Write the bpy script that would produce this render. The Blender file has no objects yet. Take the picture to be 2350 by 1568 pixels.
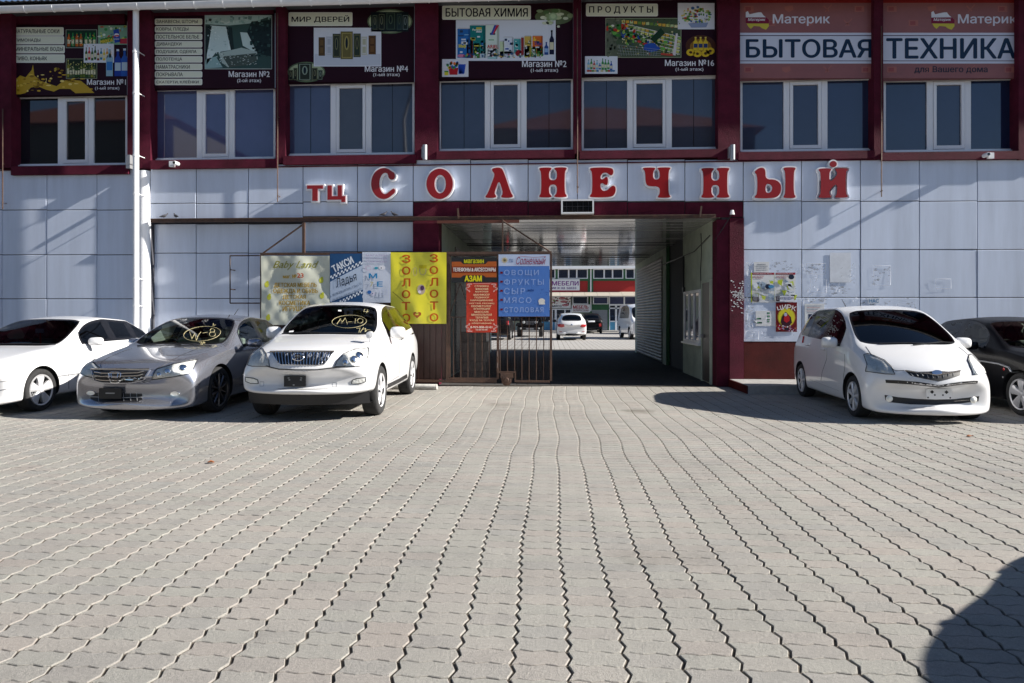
import bpy, bmesh, math, random
from mathutils import Vector, Matrix, noise
from mathutils.bvhtree import BVHTree
from mathutils.geometry import tessellate_polygon, delaunay_2d_cdt
random.seed(7)
R = math.radians
SC = bpy.context.scene
COL = SC.collection

# ------------------------------------------------------------ camera, world, sun, exposure
F, CX, CY, CH, TH = 1567.0, 1175.0, 725.0, 1.47, R(3.1)
cs, sn = math.cos(TH), math.sin(TH)
cd = bpy.data.cameras.new('camera'); cam = bpy.data.objects.new('camera', cd); COL.objects.link(cam)
cam.location = (0, 0, CH); cam.rotation_euler = (R(90), 0, TH)
cd.sensor_width = 36; cd.lens = 36 * F / 2350; cd.shift_y = (725 - 784) / 2350.0
cd.clip_start = .05; cd.clip_end = 2000
SC.camera = cam
SUN_EL, SUN_AZ = R(28.5), R(94.7)         # azimuth clockwise from +Y
w = bpy.data.worlds.new('World'); SC.world = w; w.use_nodes = True
nt = w.node_tree; bg = nt.nodes['Background']
sky = nt.nodes.new('ShaderNodeTexSky'); sky.sky_type = 'NISHITA'; sky.sun_disc = False
sky.sun_elevation = SUN_EL; sky.sun_rotation = SUN_AZ; sky.altitude = 100; sky.air_density = .8; sky.dust_density = .2; sky.ozone_density = 2.5
nt.links.new(sky.outputs[0], bg.inputs[0]); bg.inputs[1].default_value = .055
sd = bpy.data.lights.new('sun', 'SUN'); sun = bpy.data.objects.new('sun', sd); COL.objects.link(sun)
sd.energy = 5.0; sd.angle = R(.5); sd.color = (1, .95, .87)
dv = Vector((math.sin(SUN_AZ) * math.cos(SUN_EL), math.cos(SUN_AZ) * math.cos(SUN_EL), math.sin(SUN_EL)))
sun.rotation_euler = dv.to_track_quat('Z', 'Y').to_euler(); sun.location = (30, 0, 30)
SC.view_settings.view_transform = 'Standard'; SC.view_settings.look = 'None'
SC.view_settings.gamma = 1; SC.view_settings.exposure = 1.12; SC.view_settings.use_curve_mapping = False
SC.render.engine = 'CYCLES'
SC.cycles.max_bounces = 8; SC.cycles.transparent_max_bounces = 16; SC.cycles.sample_clamp_indirect = 6

# ------------------------------------------------------------ pixel helpers (2350 wide picture)
def wp(x, y, Y):
    u = (x - CX) / F; v = (CY - y) / F
    t = Y / (u * sn + cs)
    return ((u * cs - sn) * t, CH + v * t)
def gp(x, y):
    u = (x - CX) / F; t = CH * F / (y - CY)
    return ((u * cs - sn) * t, (u * sn + cs) * t)
def wx(x, Y): return wp(x, 725, Y)[0]

# ------------------------------------------------------------ materials
MATS = {}
def mat(name, c=(.5, .5, .5), rough=.5, metal=0., coat=0., spec=.5, var=0., vs=3., bump=0., bs=60., emit=None, ior=None, stretch=None, c2=None, alpha=None):
    if name in MATS: return MATS[name]
    m = bpy.data.materials.new(name); m.use_nodes = True; MATS[name] = m
    n = m.node_tree; p = n.nodes['Principled BSDF']; L = n.links.new
    p.inputs['Base Color'].default_value = (*c, 1); p.inputs['Roughness'].default_value = rough
    p.inputs['Metallic'].default_value = metal; p.inputs['Coat Weight'].default_value = coat; p.inputs['Coat Roughness'].default_value = .04
    p.inputs['Specular IOR Level'].default_value = spec
    if ior: p.inputs['IOR'].default_value = ior
    if alpha is not None: p.inputs['Alpha'].default_value = alpha
    tc = n.nodes.new('ShaderNodeTexCoord'); src = tc.outputs['Object']
    if stretch:
        mp = n.nodes.new('ShaderNodeMapping'); mp.inputs['Scale'].default_value = stretch; L(src, mp.inputs[0]); src = mp.outputs[0]
    if var or c2:
        nz = n.nodes.new('ShaderNodeTexNoise'); nz.inputs['Scale'].default_value = vs; nz.inputs['Detail'].default_value = 8; nz.inputs['Roughness'].default_value = .65
        L(src, nz.inputs['Vector'])
        r = n.nodes.new('ShaderNodeValToRGB'); L(nz.outputs[0], r.inputs[0])
        r.color_ramp.elements[0].position = .3; r.color_ramp.elements[1].position = .7
        a = c2 or tuple(v * (1 - var) for v in c); b = c if c2 else tuple(min(1, v * (1 + var)) for v in c)
        r.color_ramp.elements[0].color = (*a, 1); r.color_ramp.elements[1].color = (*b, 1)
        L(r.outputs[0], p.inputs['Base Color'])
    if bump:
        nb = n.nodes.new('ShaderNodeTexNoise'); nb.inputs['Scale'].default_value = bs; nb.inputs['Detail'].default_value = 5; L(tc.outputs['Object'], nb.inputs['Vector'])
        b = n.nodes.new('ShaderNodeBump'); b.inputs['Strength'].default_value = bump; b.inputs['Distance'].default_value = .02
        L(nb.outputs[0], b.inputs['Height']); L(b.outputs[0], p.inputs['Normal'])
    return m
def glass_mat(name, tint, ior=1.5, rough=.0):
    if name in MATS: return MATS[name]
    m = bpy.data.materials.new(name); m.use_nodes = True; MATS[name] = m
    n = m.node_tree; n.nodes.remove(n.nodes['Principled BSDF']); o = n.nodes['Material Output']; L = n.links.new
    t = n.nodes.new('ShaderNodeBsdfTransparent'); t.inputs[0].default_value = (*tint, 1)
    g = n.nodes.new('ShaderNodeBsdfGlossy'); g.inputs['Roughness'].default_value = rough; g.inputs[0].default_value = (.95, .97, 1, 1)
    f = n.nodes.new('ShaderNodeFresnel'); f.inputs[0].default_value = ior
    x = n.nodes.new('ShaderNodeMixShader'); L(f.outputs[0], x.inputs[0]); L(t.outputs[0], x.inputs[1]); L(g.outputs[0], x.inputs[2]); L(x.outputs[0], o.inputs[0])
    return m
def print_mat(name='print', rough=.45):
    if name in MATS: return MATS[name]
    m = bpy.data.materials.new(name); m.use_nodes = True; MATS[name] = m
    n = m.node_tree; p = n.nodes['Principled BSDF']; a = n.nodes.new('ShaderNodeVertexColor'); a.layer_name = 'Col'
    n.links.new(a.outputs[0], p.inputs['Base Color']); p.inputs['Roughness'].default_value = rough; p.inputs['Specular IOR Level'].default_value = .25
    return m
M = {}
M['burg'] = mat('burgundy_render', (.088, .009, .024), .8, spec=.15, var=.35, vs=2.2, bump=.9, bs=90)
M['burgplain'] = mat('burgundy_metal', (.085, .012, .024), .5, var=.2, vs=5)
M['plinth'] = mat('red_plinth_render', (.068, .006, .006), .8, spec=.15, var=.35, vs=2, bump=.9, bs=90)
M['panel'] = mat('white_cladding', (.62, .68, .81), .33, var=.12, vs=2.6, bump=.07, bs=1.3, stretch=(1, 1, .11))
M['core'] = mat('dark_core', (.05, .05, .06), .8)
M['pvc'] = mat('white_pvc', (.78, .79, .82), .3)
M['whitem'] = mat('white_metal', (.85, .85, .86), .35, var=.05)
M['wglass'] = mat('window_glass', (.06, .068, .135), .03, spec=.5, ior=1.75, var=.25, vs=.8)
M['blind'] = mat('dark_glass', (.02, .028, .05), .04, spec=1., ior=1.9)
M['roof'] = mat('grey_roof_sheet', (.06, .065, .075), .5)
M['rust'] = mat('rusty_brown_steel', (.12, .065, .042), .65, metal=.2, c2=(.06, .035, .028), vs=9, bump=.3)
M['rustd'] = mat('dark_brown_steel', (.06, .034, .026), .6, c2=(.035, .022, .02), vs=6)
M['board'] = mat('brown_profiled_sheet', (.055, .022, .018), .45, var=.25, vs=4)
M['black'] = mat('black_plastic', (.012, .012, .014), .45)
M['blackg'] = mat('black_gloss', (.008, .008, .01), .12)
M['rubber'] = mat('tyre_rubber', (.02, .02, .021), .85, var=.3, vs=20, bump=.3, bs=120)
M['chrome'] = mat('chrome', (.8, .81, .84), .12, metal=1)
M['rim'] = mat('alloy_rim', (.62, .62, .64), .35, metal=.35)
M['rimd'] = mat('dark_alloy', (.09, .09, .10), .25, metal=.8)
M['pwhite'] = mat('white_car_paint', (.74, .74, .75), .35, coat=1., var=.02, vs=3)
M['psilver'] = mat('silver_car_paint', (.36, .37, .42), .25, metal=.8, coat=1., bump=.02, bs=300)
M['pblack'] = mat('black_car_paint', (.003, .003, .004), .4, coat=.1, spec=.15)
M['pblue'] = mat('dark_blue_car_paint', (.012, .015, .03), .25, coat=1.)
M['cglass'] = glass_mat('car_glass', (.62, .72, .68), 1.5)
M['tglass'] = glass_mat('tinted_car_glass', (.025, .03, .04), 1.55)
M['lens'] = glass_mat('headlight_lens', (.9, .9, .9), 1.25)
M['reflector'] = mat('lamp_reflector', (.85, .85, .80), .42, metal=.3, bump=.6, bs=30, var=.2, vs=14)
M['amber'] = mat('amber_lens', (.6, .45, .2), .2)
M['red'] = mat('red_lens', (.45, .01, .012), .12, coat=1)
M['seat'] = mat('seat_cloth', (.13, .12, .11), .9)
M['seatl'] = mat('grey_seat_cloth', (.3, .29, .27), .9)
M['dash'] = mat('dashboard_plastic', (.03, .03, .032), .7)
M['redl'] = mat('red_acrylic', (.30, .006, .008), .32)
M['letw'] = mat('white_letter_edge', (.85, .85, .87), .4)
M['galv'] = mat('galvanised_steel', (.35, .36, .38), .45, metal=.5)
M['ink'] = mat('black_ink', (.015, .018, .03), .5)
M['white'] = mat('white_print', (.8, .8, .8), .5)
M['yellowp'] = mat('yellow_marker', (.66, .58, .32), .6)
M['green'] = mat('green_wall', (.02, .10, .035), .6, var=.2)
M['gwall'] = mat('pale_green_wall', (.52, .58, .47), .75, c2=(.36, .41, .33), vs=2.5, bump=.2, bs=20)
M['ceil'] = mat('glossy_ceiling_sheet', (.40, .41, .40), .08, spec=.9, c2=(.26, .26, .26), vs=1.2, bump=.05, bs=2, stretch=(.4, 2.5, 1))
M['shut'] = mat('roller_shutter_metal', (.30, .28, .26), .45, metal=.3, c2=(.18, .16, .15), vs=3)
M['door'] = mat('dark_brown_door', (.05, .03, .025), .35)
M['redb'] = mat('red_cladding', (.38, .015, .01), .5)
M['cream'] = mat('cream_awning', (.42, .38, .32), .6)
M['sill'] = mat('grey_concrete', (.33, .32, .31), .85, var=.2, vs=8, bump=.4)
M['skyblue'] = mat('blue_door_panel', (.08, .32, .52), .5)
M['print'] = print_mat()

# ------------------------------------------------------------ mesh helpers
class MB:
    def __init__(s): s.v = []; s.f = []; s.m = []; s.c = []
    def face(s, pts, mi=0, col=None):
        k = len(s.v); s.v += [tuple(p) for p in pts]; s.f.append(list(range(k, k + len(pts)))); s.m.append(mi); s.c.append(col)
    def box(s, x0, x1, y0, y1, z0, z1, mi=0, rot=0, piv=None):
        k = len(s.v); P = [(x, y, z) for x in (x0, x1) for y in (y0, y1) for z in (z0, z1)]
        if rot:
            px, py = piv or ((x0 + x1) / 2, (y0 + y1) / 2); c, q = math.cos(rot), math.sin(rot)
            P = [(px + (x - px) * c - (y - py) * q, py + (x - px) * q + (y - py) * c, z) for x, y, z in P]
        s.v += P
        for f in ((0, 1, 3, 2), (4, 6, 7, 5), (0, 4, 5, 1), (2, 3, 7, 6), (0, 2, 6, 4), (1, 5, 7, 3)):
            s.f.append([k + i for i in f]); s.m.append(mi); s.c.append(None)
        return s
    def obox(s, c, hx, hy, hz, Mx, mi=0):
        k = len(s.v)
        for x in (-hx, hx):
            for y in (-hy, hy):
                for z in (-hz, hz): s.v.append(tuple(Vector(c) + Mx @ Vector((x, y, z))))
        for f in ((0, 1, 3, 2), (4, 6, 7, 5), (0, 4, 5, 1), (2, 3, 7, 6), (0, 2, 6, 4), (1, 5, 7, 3)):
            s.f.append([k + i for i in f]); s.m.append(mi); s.c.append(None)
    def tube(s, pts, r, n=8, mi=0, cap=True, closed=False):
        pts = [Vector(p) for p in pts]; N = len(pts); k0 = len(s.v); up = None
        for i, p in enumerate(pts):
            if closed: d = pts[(i + 1) % N] - pts[i - 1]
            else: d = pts[min(i + 1, N - 1)] - pts[max(i - 1, 0)]
            if d.length < 1e-9: d = Vector((0, 0, 1))
            d.normalize()
            if up is None: up = Vector((0, 0, 1)) if abs(d.z) < .9 else Vector((1, 0, 0))
            a = d.cross(up)
            if a.length < 1e-6: a = d.orthogonal()
            a.normalize(); b = a.cross(d).normalized(); up = b
            rr = r[i] if isinstance(r, (list, tuple)) else r
            for j in range(n):
                t = 2 * math.pi * (j + .5) / n
                s.v.append(tuple(p + a * math.cos(t) * rr + b * math.sin(t) * rr))
        for i in range(N if closed else N - 1):
            for j in range(n):
                a0 = k0 + i * n; b0 = k0 + ((i + 1) % N) * n
                s.f.append([a0 + j, a0 + (j + 1) % n, b0 + (j + 1) % n, b0 + j]); s.m.append(mi); s.c.append(None)
        if cap and not closed:
            s.f.append([k0 + j for j in range(n)][::-1]); s.m.append(mi); s.c.append(None)
            s.f.append([k0 + (N - 1) * n + j for j in range(n)]); s.m.append(mi); s.c.append(None)
        return s
    def lathe(s, prof, n=32, axis='X', c=(0, 0, 0), mi=0, closed=False):
        # prof: (along, radius)
        k0 = len(s.v); N = len(prof)
        for i in range(n):
            t = 2 * math.pi * i / n; ca, sa = math.cos(t), math.sin(t)
            for a, r in prof:
                if axis == 'X': q = (a, r * ca, r * sa)
                elif axis == 'Y': q = (r * ca, a, r * sa)
                else: q = (r * ca, r * sa, a)
                s.v.append((q[0] + c[0], q[1] + c[1], q[2] + c[2]))
        for i in range(n):
            for j in range(N if closed else N - 1):
                a = k0 + i * N + j; b = k0 + i * N + (j + 1) % N; e = k0 + ((i + 1) % n) * N + (j + 1) % N; d = k0 + ((i + 1) % n) * N + j
                s.f.append([a, b, e, d]); s.m.append(mi); s.c.append(None)
        return s
    def prism(s, poly, y0, y1, mi=0, side=None):
        # poly in (x,z), front at y0, back at y1
        n = len(poly); k = len(s.v)
        s.v += [(x, y0, z) for x, z in poly] + [(x, y1, z) for x, z in poly]
        s.f.append([k + i for i in range(n)]); s.m.append(mi); s.c.append(None)
        s.f.append([k + n + i for i in range(n)][::-1]); s.m.append(mi); s.c.append(None)
        for i in range(n):
            j = (i + 1) % n
            s.f.append([k + i, k + n + i, k + n + j, k + j]); s.m.append(side if side is not None else mi); s.c.append(None)
        return s
    def build(s, name, mats, parent=None, smooth=0, local=False, recalc=True):
        me = bpy.data.meshes.new(name); me.from_pydata(s.v, [], s.f)
        if not isinstance(mats, (list, tuple)): mats = [mats]
        for m in mats: me.materials.append(m)
        me.polygons.foreach_set('material_index', s.m)
        if any(c is not None for c in s.c):
            at = me.color_attributes.new('Col', 'FLOAT_COLOR', 'CORNER'); buf = []
            for f, c in zip(s.f, s.c):
                c = c or (.5, .5, .5); buf += [c[0], c[1], c[2], 1] * len(f)
            at.data.foreach_set('color', buf)
        if recalc:
            b = bmesh.new(); b.from_mesh(me); bmesh.ops.recalc_face_normals(b, faces=b.faces); b.to_mesh(me); b.free()
        if smooth:
            me.shade_smooth(); me.set_sharp_from_angle(angle=R(smooth))
        me.update()
        o = bpy.data.objects.new(name, me); COL.objects.link(o)
        if parent: setpar(o, parent, local)
        return o
WMX = {}
def wmat(o):
    m = WMX.get(o.name)
    if m is None: m = Matrix.LocRotScale(o.location, o.rotation_euler, o.scale)
    return m
def setpar(o, p, local=False):
    o.parent = p
    if local: WMX[o.name] = wmat(p) @ Matrix.LocRotScale(o.location, o.rotation_euler, o.scale)
    else:
        o.matrix_parent_inverse = wmat(p).inverted(); WMX[o.name] = Matrix.Identity(4)
def tag(o, label=None, cat=None, group=None, kind=None):
    if label: o['label'] = label
    if cat: o['category'] = cat
    if group: o['group'] = group
    if kind: o['kind'] = kind
    return o
def thing(name, label, cat, loc, rz=0, group=None):
    o = bpy.data.objects.new(name, None); COL.objects.link(o); o.location = loc; o.rotation_euler = (0, 0, rz); o.empty_display_size = .2
    return tag(o, label, cat, group)
def one(mb, name, mats, label, cat, group=None, kind=None, smooth=0):
    return tag(mb.build(name, mats, None, smooth), label, cat, group, kind)

# text -> flat geometry in unit box
_tc = {}
def text_geo(s, bold=0., shear=0., space=1.):
    key = (s, bold, shear, space)
    if key in _tc: return _tc[key]
    c = bpy.data.curves.new('t', 'FONT'); c.body = s; c.offset = bold; c.shear = shear; c.space_character = space; c.resolution_u = 3; c.fill_mode = 'FRONT'; c.size = 1
    o = bpy.data.objects.new('t', c); COL.objects.link(o); dg = bpy.context.evaluated_depsgraph_get(); dg.update()
    cu = o.to_curve(dg); loops = []
    for sp in cu.splines:
        P = []
        if sp.type == 'BEZIER':
            bp = sp.bezier_points; n = len(bp)
            for k in range(n):
                p, q = bp[k], bp[(k + 1) % n]; A, B1, B2, D = (Vector((w_.x, w_.y)) for w_ in (p.co, p.handle_right, q.handle_left, q.co))
                chord = (D - A).normalized() if (D - A).length > 1e-6 else Vector((1, 0))
                st = abs((B1 - A).cross(chord)) + abs((B2 - A).cross(chord)); m_ = 1 if st < .004 else 5
                for e in range(m_):
                    t = e / m_; w1 = A * (1 - t) ** 3 + B1 * 3 * t * (1 - t) ** 2 + B2 * 3 * t * t * (1 - t) + D * t ** 3; P.append(w1)
        else: P = [Vector((w_.co.x, w_.co.y)) for w_ in sp.points]
        P = [p for k, p in enumerate(P) if (p - P[k - 1]).length > 1e-4]
        if len(P) > 2: loops.append(P)
    o.to_curve_clear(); V0 = []; E0 = []
    for P in loops: k0 = len(V0); V0 += P; E0 += [(k0 + k, k0 + (k + 1) % len(P)) for k in range(len(P))]
    V = []; Fc = []
    if V0:
        vo, _, fo, _, _, _ = delaunay_2d_cdt(V0, E0, [], 0, 1e-6)
        bb = [(min(p.x for p in P), max(p.x for p in P), min(p.y for p in P), max(p.y for p in P), P) for P in loops]
        def wind(x, y):
            wn = 0
            for x0, x1, y0, y1, P in bb:
                if x < x0 or x > x1 or y < y0 or y > y1: continue
                for k in range(len(P)):
                    p, q = P[k - 1], P[k]
                    if (p.y <= y) != (q.y <= y):
                        if p.x + (y - p.y) / (q.y - p.y) * (q.x - p.x) > x: wn += 1 if q.y > p.y else -1
            return wn
        for f in fo:
            cx_ = sum(vo[k].x for k in f) / len(f); cy_ = sum(vo[k].y for k in f) / len(f)
            if wind(cx_, cy_) != 0: Fc.append(list(f))
        V = [(p.x, p.y) for p in vo]
        for f in Fc:
            p, q, r_ = (vo[k] for k in f[:3])
            if (q - p).cross(r_ - p) < 0: f.reverse()
    bpy.data.objects.remove(o); bpy.data.curves.remove(c)
    if not V: V = [(0, 0), (1, 0), (0, 1)]; Fc = [[0, 1, 2]]
    x0 = min(v[0] for v in V); x1 = max(v[0] for v in V); y0 = min(v[1] for v in V); y1 = max(v[1] for v in V)
    V = [((a - x0) / (x1 - x0), (b - y0) / max(1e-6, y1 - y0)) for a, b in V]
    _tc[key] = (V, Fc); return _tc[key]
class Board:
    """a flat sign in a plane of constant Y (front face), laid out in picture pixels; fn = relief"""
    def __init__(s, root, Y, map_=None, fn=None):
        s.root = root; s.Y = Y; s.map = map_ or (lambda x, y: (x, y)); s.lay = 0; s.fn = fn; s.pr = MB()
    def P(s, x, y, off):
        x, y = s.map(x, y); X, Z = wp(x, y, s.Y); return (X, s.Y - off - (s.fn(X, Z) if s.fn else 0), Z)
    def plate(s, x0, y0, x1, y1, m, th=.02, name='board', nx=1, nz=1):
        b = MB(); g = {}
        for i in range(nx + 1):
            for j in range(nz + 1): g[i, j] = s.P(x0 + (x1 - x0) * i / nx, y1 + (y0 - y1) * j / nz, 0)
        for i in range(nx):
            for j in range(nz):
                b.face([g[i, j], g[i + 1, j], g[i + 1, j + 1], g[i, j + 1]])
        X0, Z1 = wp(*s.map(x0, y0), s.Y); X1, Z0 = wp(*s.map(x1, y1), s.Y)
        if s.fn:
            for i in range(nx):
                for j in range(nz):
                    b.face([(p[0], p[1] + .004, p[2]) for p in (g[i, j], g[i, j + 1], g[i + 1, j + 1], g[i + 1, j])])
        else:
            b.face([(X0, s.Y + th, Z0), (X0, s.Y + th, Z1), (X1, s.Y + th, Z1), (X1, s.Y + th, Z0)])
            for a, c in (((X0, Z0), (X1, Z0)), ((X1, Z0), (X1, Z1)), ((X1, Z1), (X0, Z1)), ((X0, Z1), (X0, Z0))):
                b.face([(a[0], s.Y, a[1]), (a[0], s.Y + th, a[1]), (c[0], s.Y + th, c[1]), (c[0], s.Y, c[1])])
        return b.build(name, m, s.root, smooth=60 if s.fn else 0, recalc=False)
    def poly(s, pts, col, lay=1, dens=0):
        if dens:
            q = []
            for i in range(len(pts)):
                a, b = pts[i], pts[(i + 1) % len(pts)]
                for k in range(dens): q.append((a[0] + (b[0] - a[0]) * k / dens, a[1] + (b[1] - a[1]) * k / dens))
            pts = q
        for tri in tessellate_polygon([[Vector((x, -y, 0)) for x, y in pts]]):
            P = [s.P(*pts[i], .0012 * lay) for i in tri]
            n = (Vector(P[1]) - Vector(P[0])).cross(Vector(P[2]) - Vector(P[0]))
            if n.y > 0: P = P[::-1]
            s.pr.face(P, 0, col)
    def rect(s, x0, y0, x1, y1, col, lay=1, r=0):
        if s.fn:
            nx = max(1, int(abs(x1 - x0) / 5)); ny = max(1, int(abs(y1 - y0) / 5))
            for i in range(nx):
                for j in range(ny):
                    a = x0 + (x1 - x0) * i / nx; b = x0 + (x1 - x0) * (i + 1) / nx; c = y0 + (y1 - y0) * j / ny; d = y0 + (y1 - y0) * (j + 1) / ny
                    s.pr.face([s.P(a, d, .0012 * lay), s.P(b, d, .0012 * lay), s.P(b, c, .0012 * lay), s.P(a, c, .0012 * lay)], 0, col)
            return
        if r:
            p = []
            for cx, cy, a0 in ((x1 - r, y0 + r, -90), (x1 - r, y1 - r, 0), (x0 + r, y1 - r, 90), (x0 + r, y0 + r, 180)):
                for k in range(4): t = R(a0 + 30 * k); p.append((cx + r * math.cos(t), cy + r * math.sin(t)))
            s.poly(p, col, lay)
        else: s.poly([(x0, y0), (x1, y0), (x1, y1), (x0, y1)], col, lay)
    def ell(s, cx, cy, rx, ry, col, lay=1, n=18, a0=0, a1=360):
        s.poly([(cx + rx * math.cos(R(a0 + (a1 - a0) * i / n)), cy + ry * math.sin(R(a0 + (a1 - a0) * i / n))) for i in range(n + (a1 - a0 < 360))], col, lay)
    def ring(s, cx, cy, rx, ry, wd, col, lay=1, n=20):
        for i in range(n):
            a, b = 2 * math.pi * i / n, 2 * math.pi * (i + 1) / n
            s.poly([(cx + rx * math.cos(a), cy + ry * math.sin(a)), (cx + rx * math.cos(b), cy + ry * math.sin(b)),
                    (cx + (rx - wd) * math.cos(b), cy + (ry - wd) * math.sin(b)), (cx + (rx - wd) * math.cos(a), cy + (ry - wd) * math.sin(a))], col, lay)
    def line(s, pts, wd, col, lay=2):
        for a, b in zip(pts, pts[1:]):
            dx, dy = b[0] - a[0], b[1] - a[1]; l = math.hypot(dx, dy) or 1; nx, ny = -dy / l * wd / 2, dx / l * wd / 2
            s.poly([(a[0] + nx, a[1] + ny), (b[0] + nx, b[1] + ny), (b[0] - nx, b[1] - ny), (a[0] - nx, a[1] - ny)], col, lay)
    def text(s, t, x0, y0, x1, y1, col, bold=.02, shear=0, lay=3, space=1., rot=0, part=True):
        b0 = 0; V, F0 = text_geo(t, b0, shear, space); tgt = MB() if part else s.pr; ca, sa = math.cos(R(rot)), math.sin(R(rot))
        cx, cy = (x0 + x1) / 2, (y0 + y1) / 2; P = []; Fc = []; d = (bold - b0) * abs(y1 - y0) * .8
        for ci, (ox, oy) in enumerate(((0, 0), (d, 0), (-d, 0), (0, d * .6), (0, -d * .6)) if d > 0 else ((0, 0),)):
            Fc += [[i + len(P) for i in f] for f in F0]
            for a, b in V:
                x = x0 + d + a * (x1 - x0 - 2 * d) + ox; y = y1 + b * (y0 - y1) + oy
                if rot: x, y = cx + (x - cx) * ca + (y - cy) * sa, cy - (x - cx) * sa + (y - cy) * ca
                P.append(s.P(x, y, .0012 * lay + (.004 if s.fn else 0) + ci * .00018))
        if part:
            tgt.v = P; tgt.f = [list(f) for f in Fc]; tgt.m = [0] * len(Fc); tgt.c = [col] * len(Fc)
            return tgt.build('lettering', M['print'], s.root, recalc=False)
        k = len(tgt.v); tgt.v += P
        for f in Fc: tgt.f.append([k + i for i in f]); tgt.m.append(0); tgt.c.append(col)
    def done(s, name='picture'):
        if s.pr.f: return s.pr.build(name, M['print'], s.root, recalc=False)
# ============================================================ PAVEMENT
YW = 14.4                                   # plane of the cladding
def wander(y): return .018 * math.sin(y * .9 + .6) + .014 * math.sin(y * 2.3 + 1.) + .006 * math.sin(y * 4.1)
PW, PL = .24, .12
def paver_geo(var=0):
    rnd = random.Random(var); g = .0070; ga = .0027; o = []; zz = .019; am = .0070
    def cross(t): return am * (math.sin(4 * math.pi * t) + .25 * math.sin(8 * math.pi * t))
    N = 8
    for i in range(N + 1):
        t = i / N; o.append((t, 0, cross(t)))
    o.append(('r', .5, 0))
    for i in range(N, -1, -1):
        t = i / N; o.append((t, 1, cross(t)))
    o.append(('l', .5, 0))
    P = []
    for a in o:
        if a[0] == 'r': P.append((PW - g + zz * .55, PL * .5))
        elif a[0] == 'l': P.append((g + zz * .55, PL * .5))
        else:
            x = g + a[0] * (PW - 2 * g) - zz * .45; P.append((x, (ga if a[1] == 0 else PL - ga) + a[2]))
    P = [(x + rnd.uniform(-.0016, .0016), y + rnd.uniform(-.0008, .0008)) for x, y in P]
    return P
PG = [paver_geo(i) for i in range(6)]
def paver_add(mb, x, y, z, tx, ty, v):
    P = PG[v]; n = len(P); k = len(mb.v); mx, my = PW / 2, PL / 2
    def zt(px, py): return z + tx * (px - mx) + ty * (py - my)
    for px, py in P: mb.v.append((x + mx + (px - mx) * .976, y + my + (py - my) * .94, zt(px, py)))
    for px, py in P: mb.v.append((x + px, y + py, zt(px, py) - .0032))
    for px, py in P: mb.v.append((x + px, y + py, z - .022))
    mb.f.append([k + i for i in range(n)]); mb.m.append(0); mb.c.append(None)
    for r in (0, 1):
        for i in range(n):
            j = (i + 1) % n
            mb.f.append([k + r * n + i, k + (r + 1) * n + i, k + (r + 1) * n + j, k + r * n + j]); mb.m.append(0); mb.c.append(None)
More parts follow.
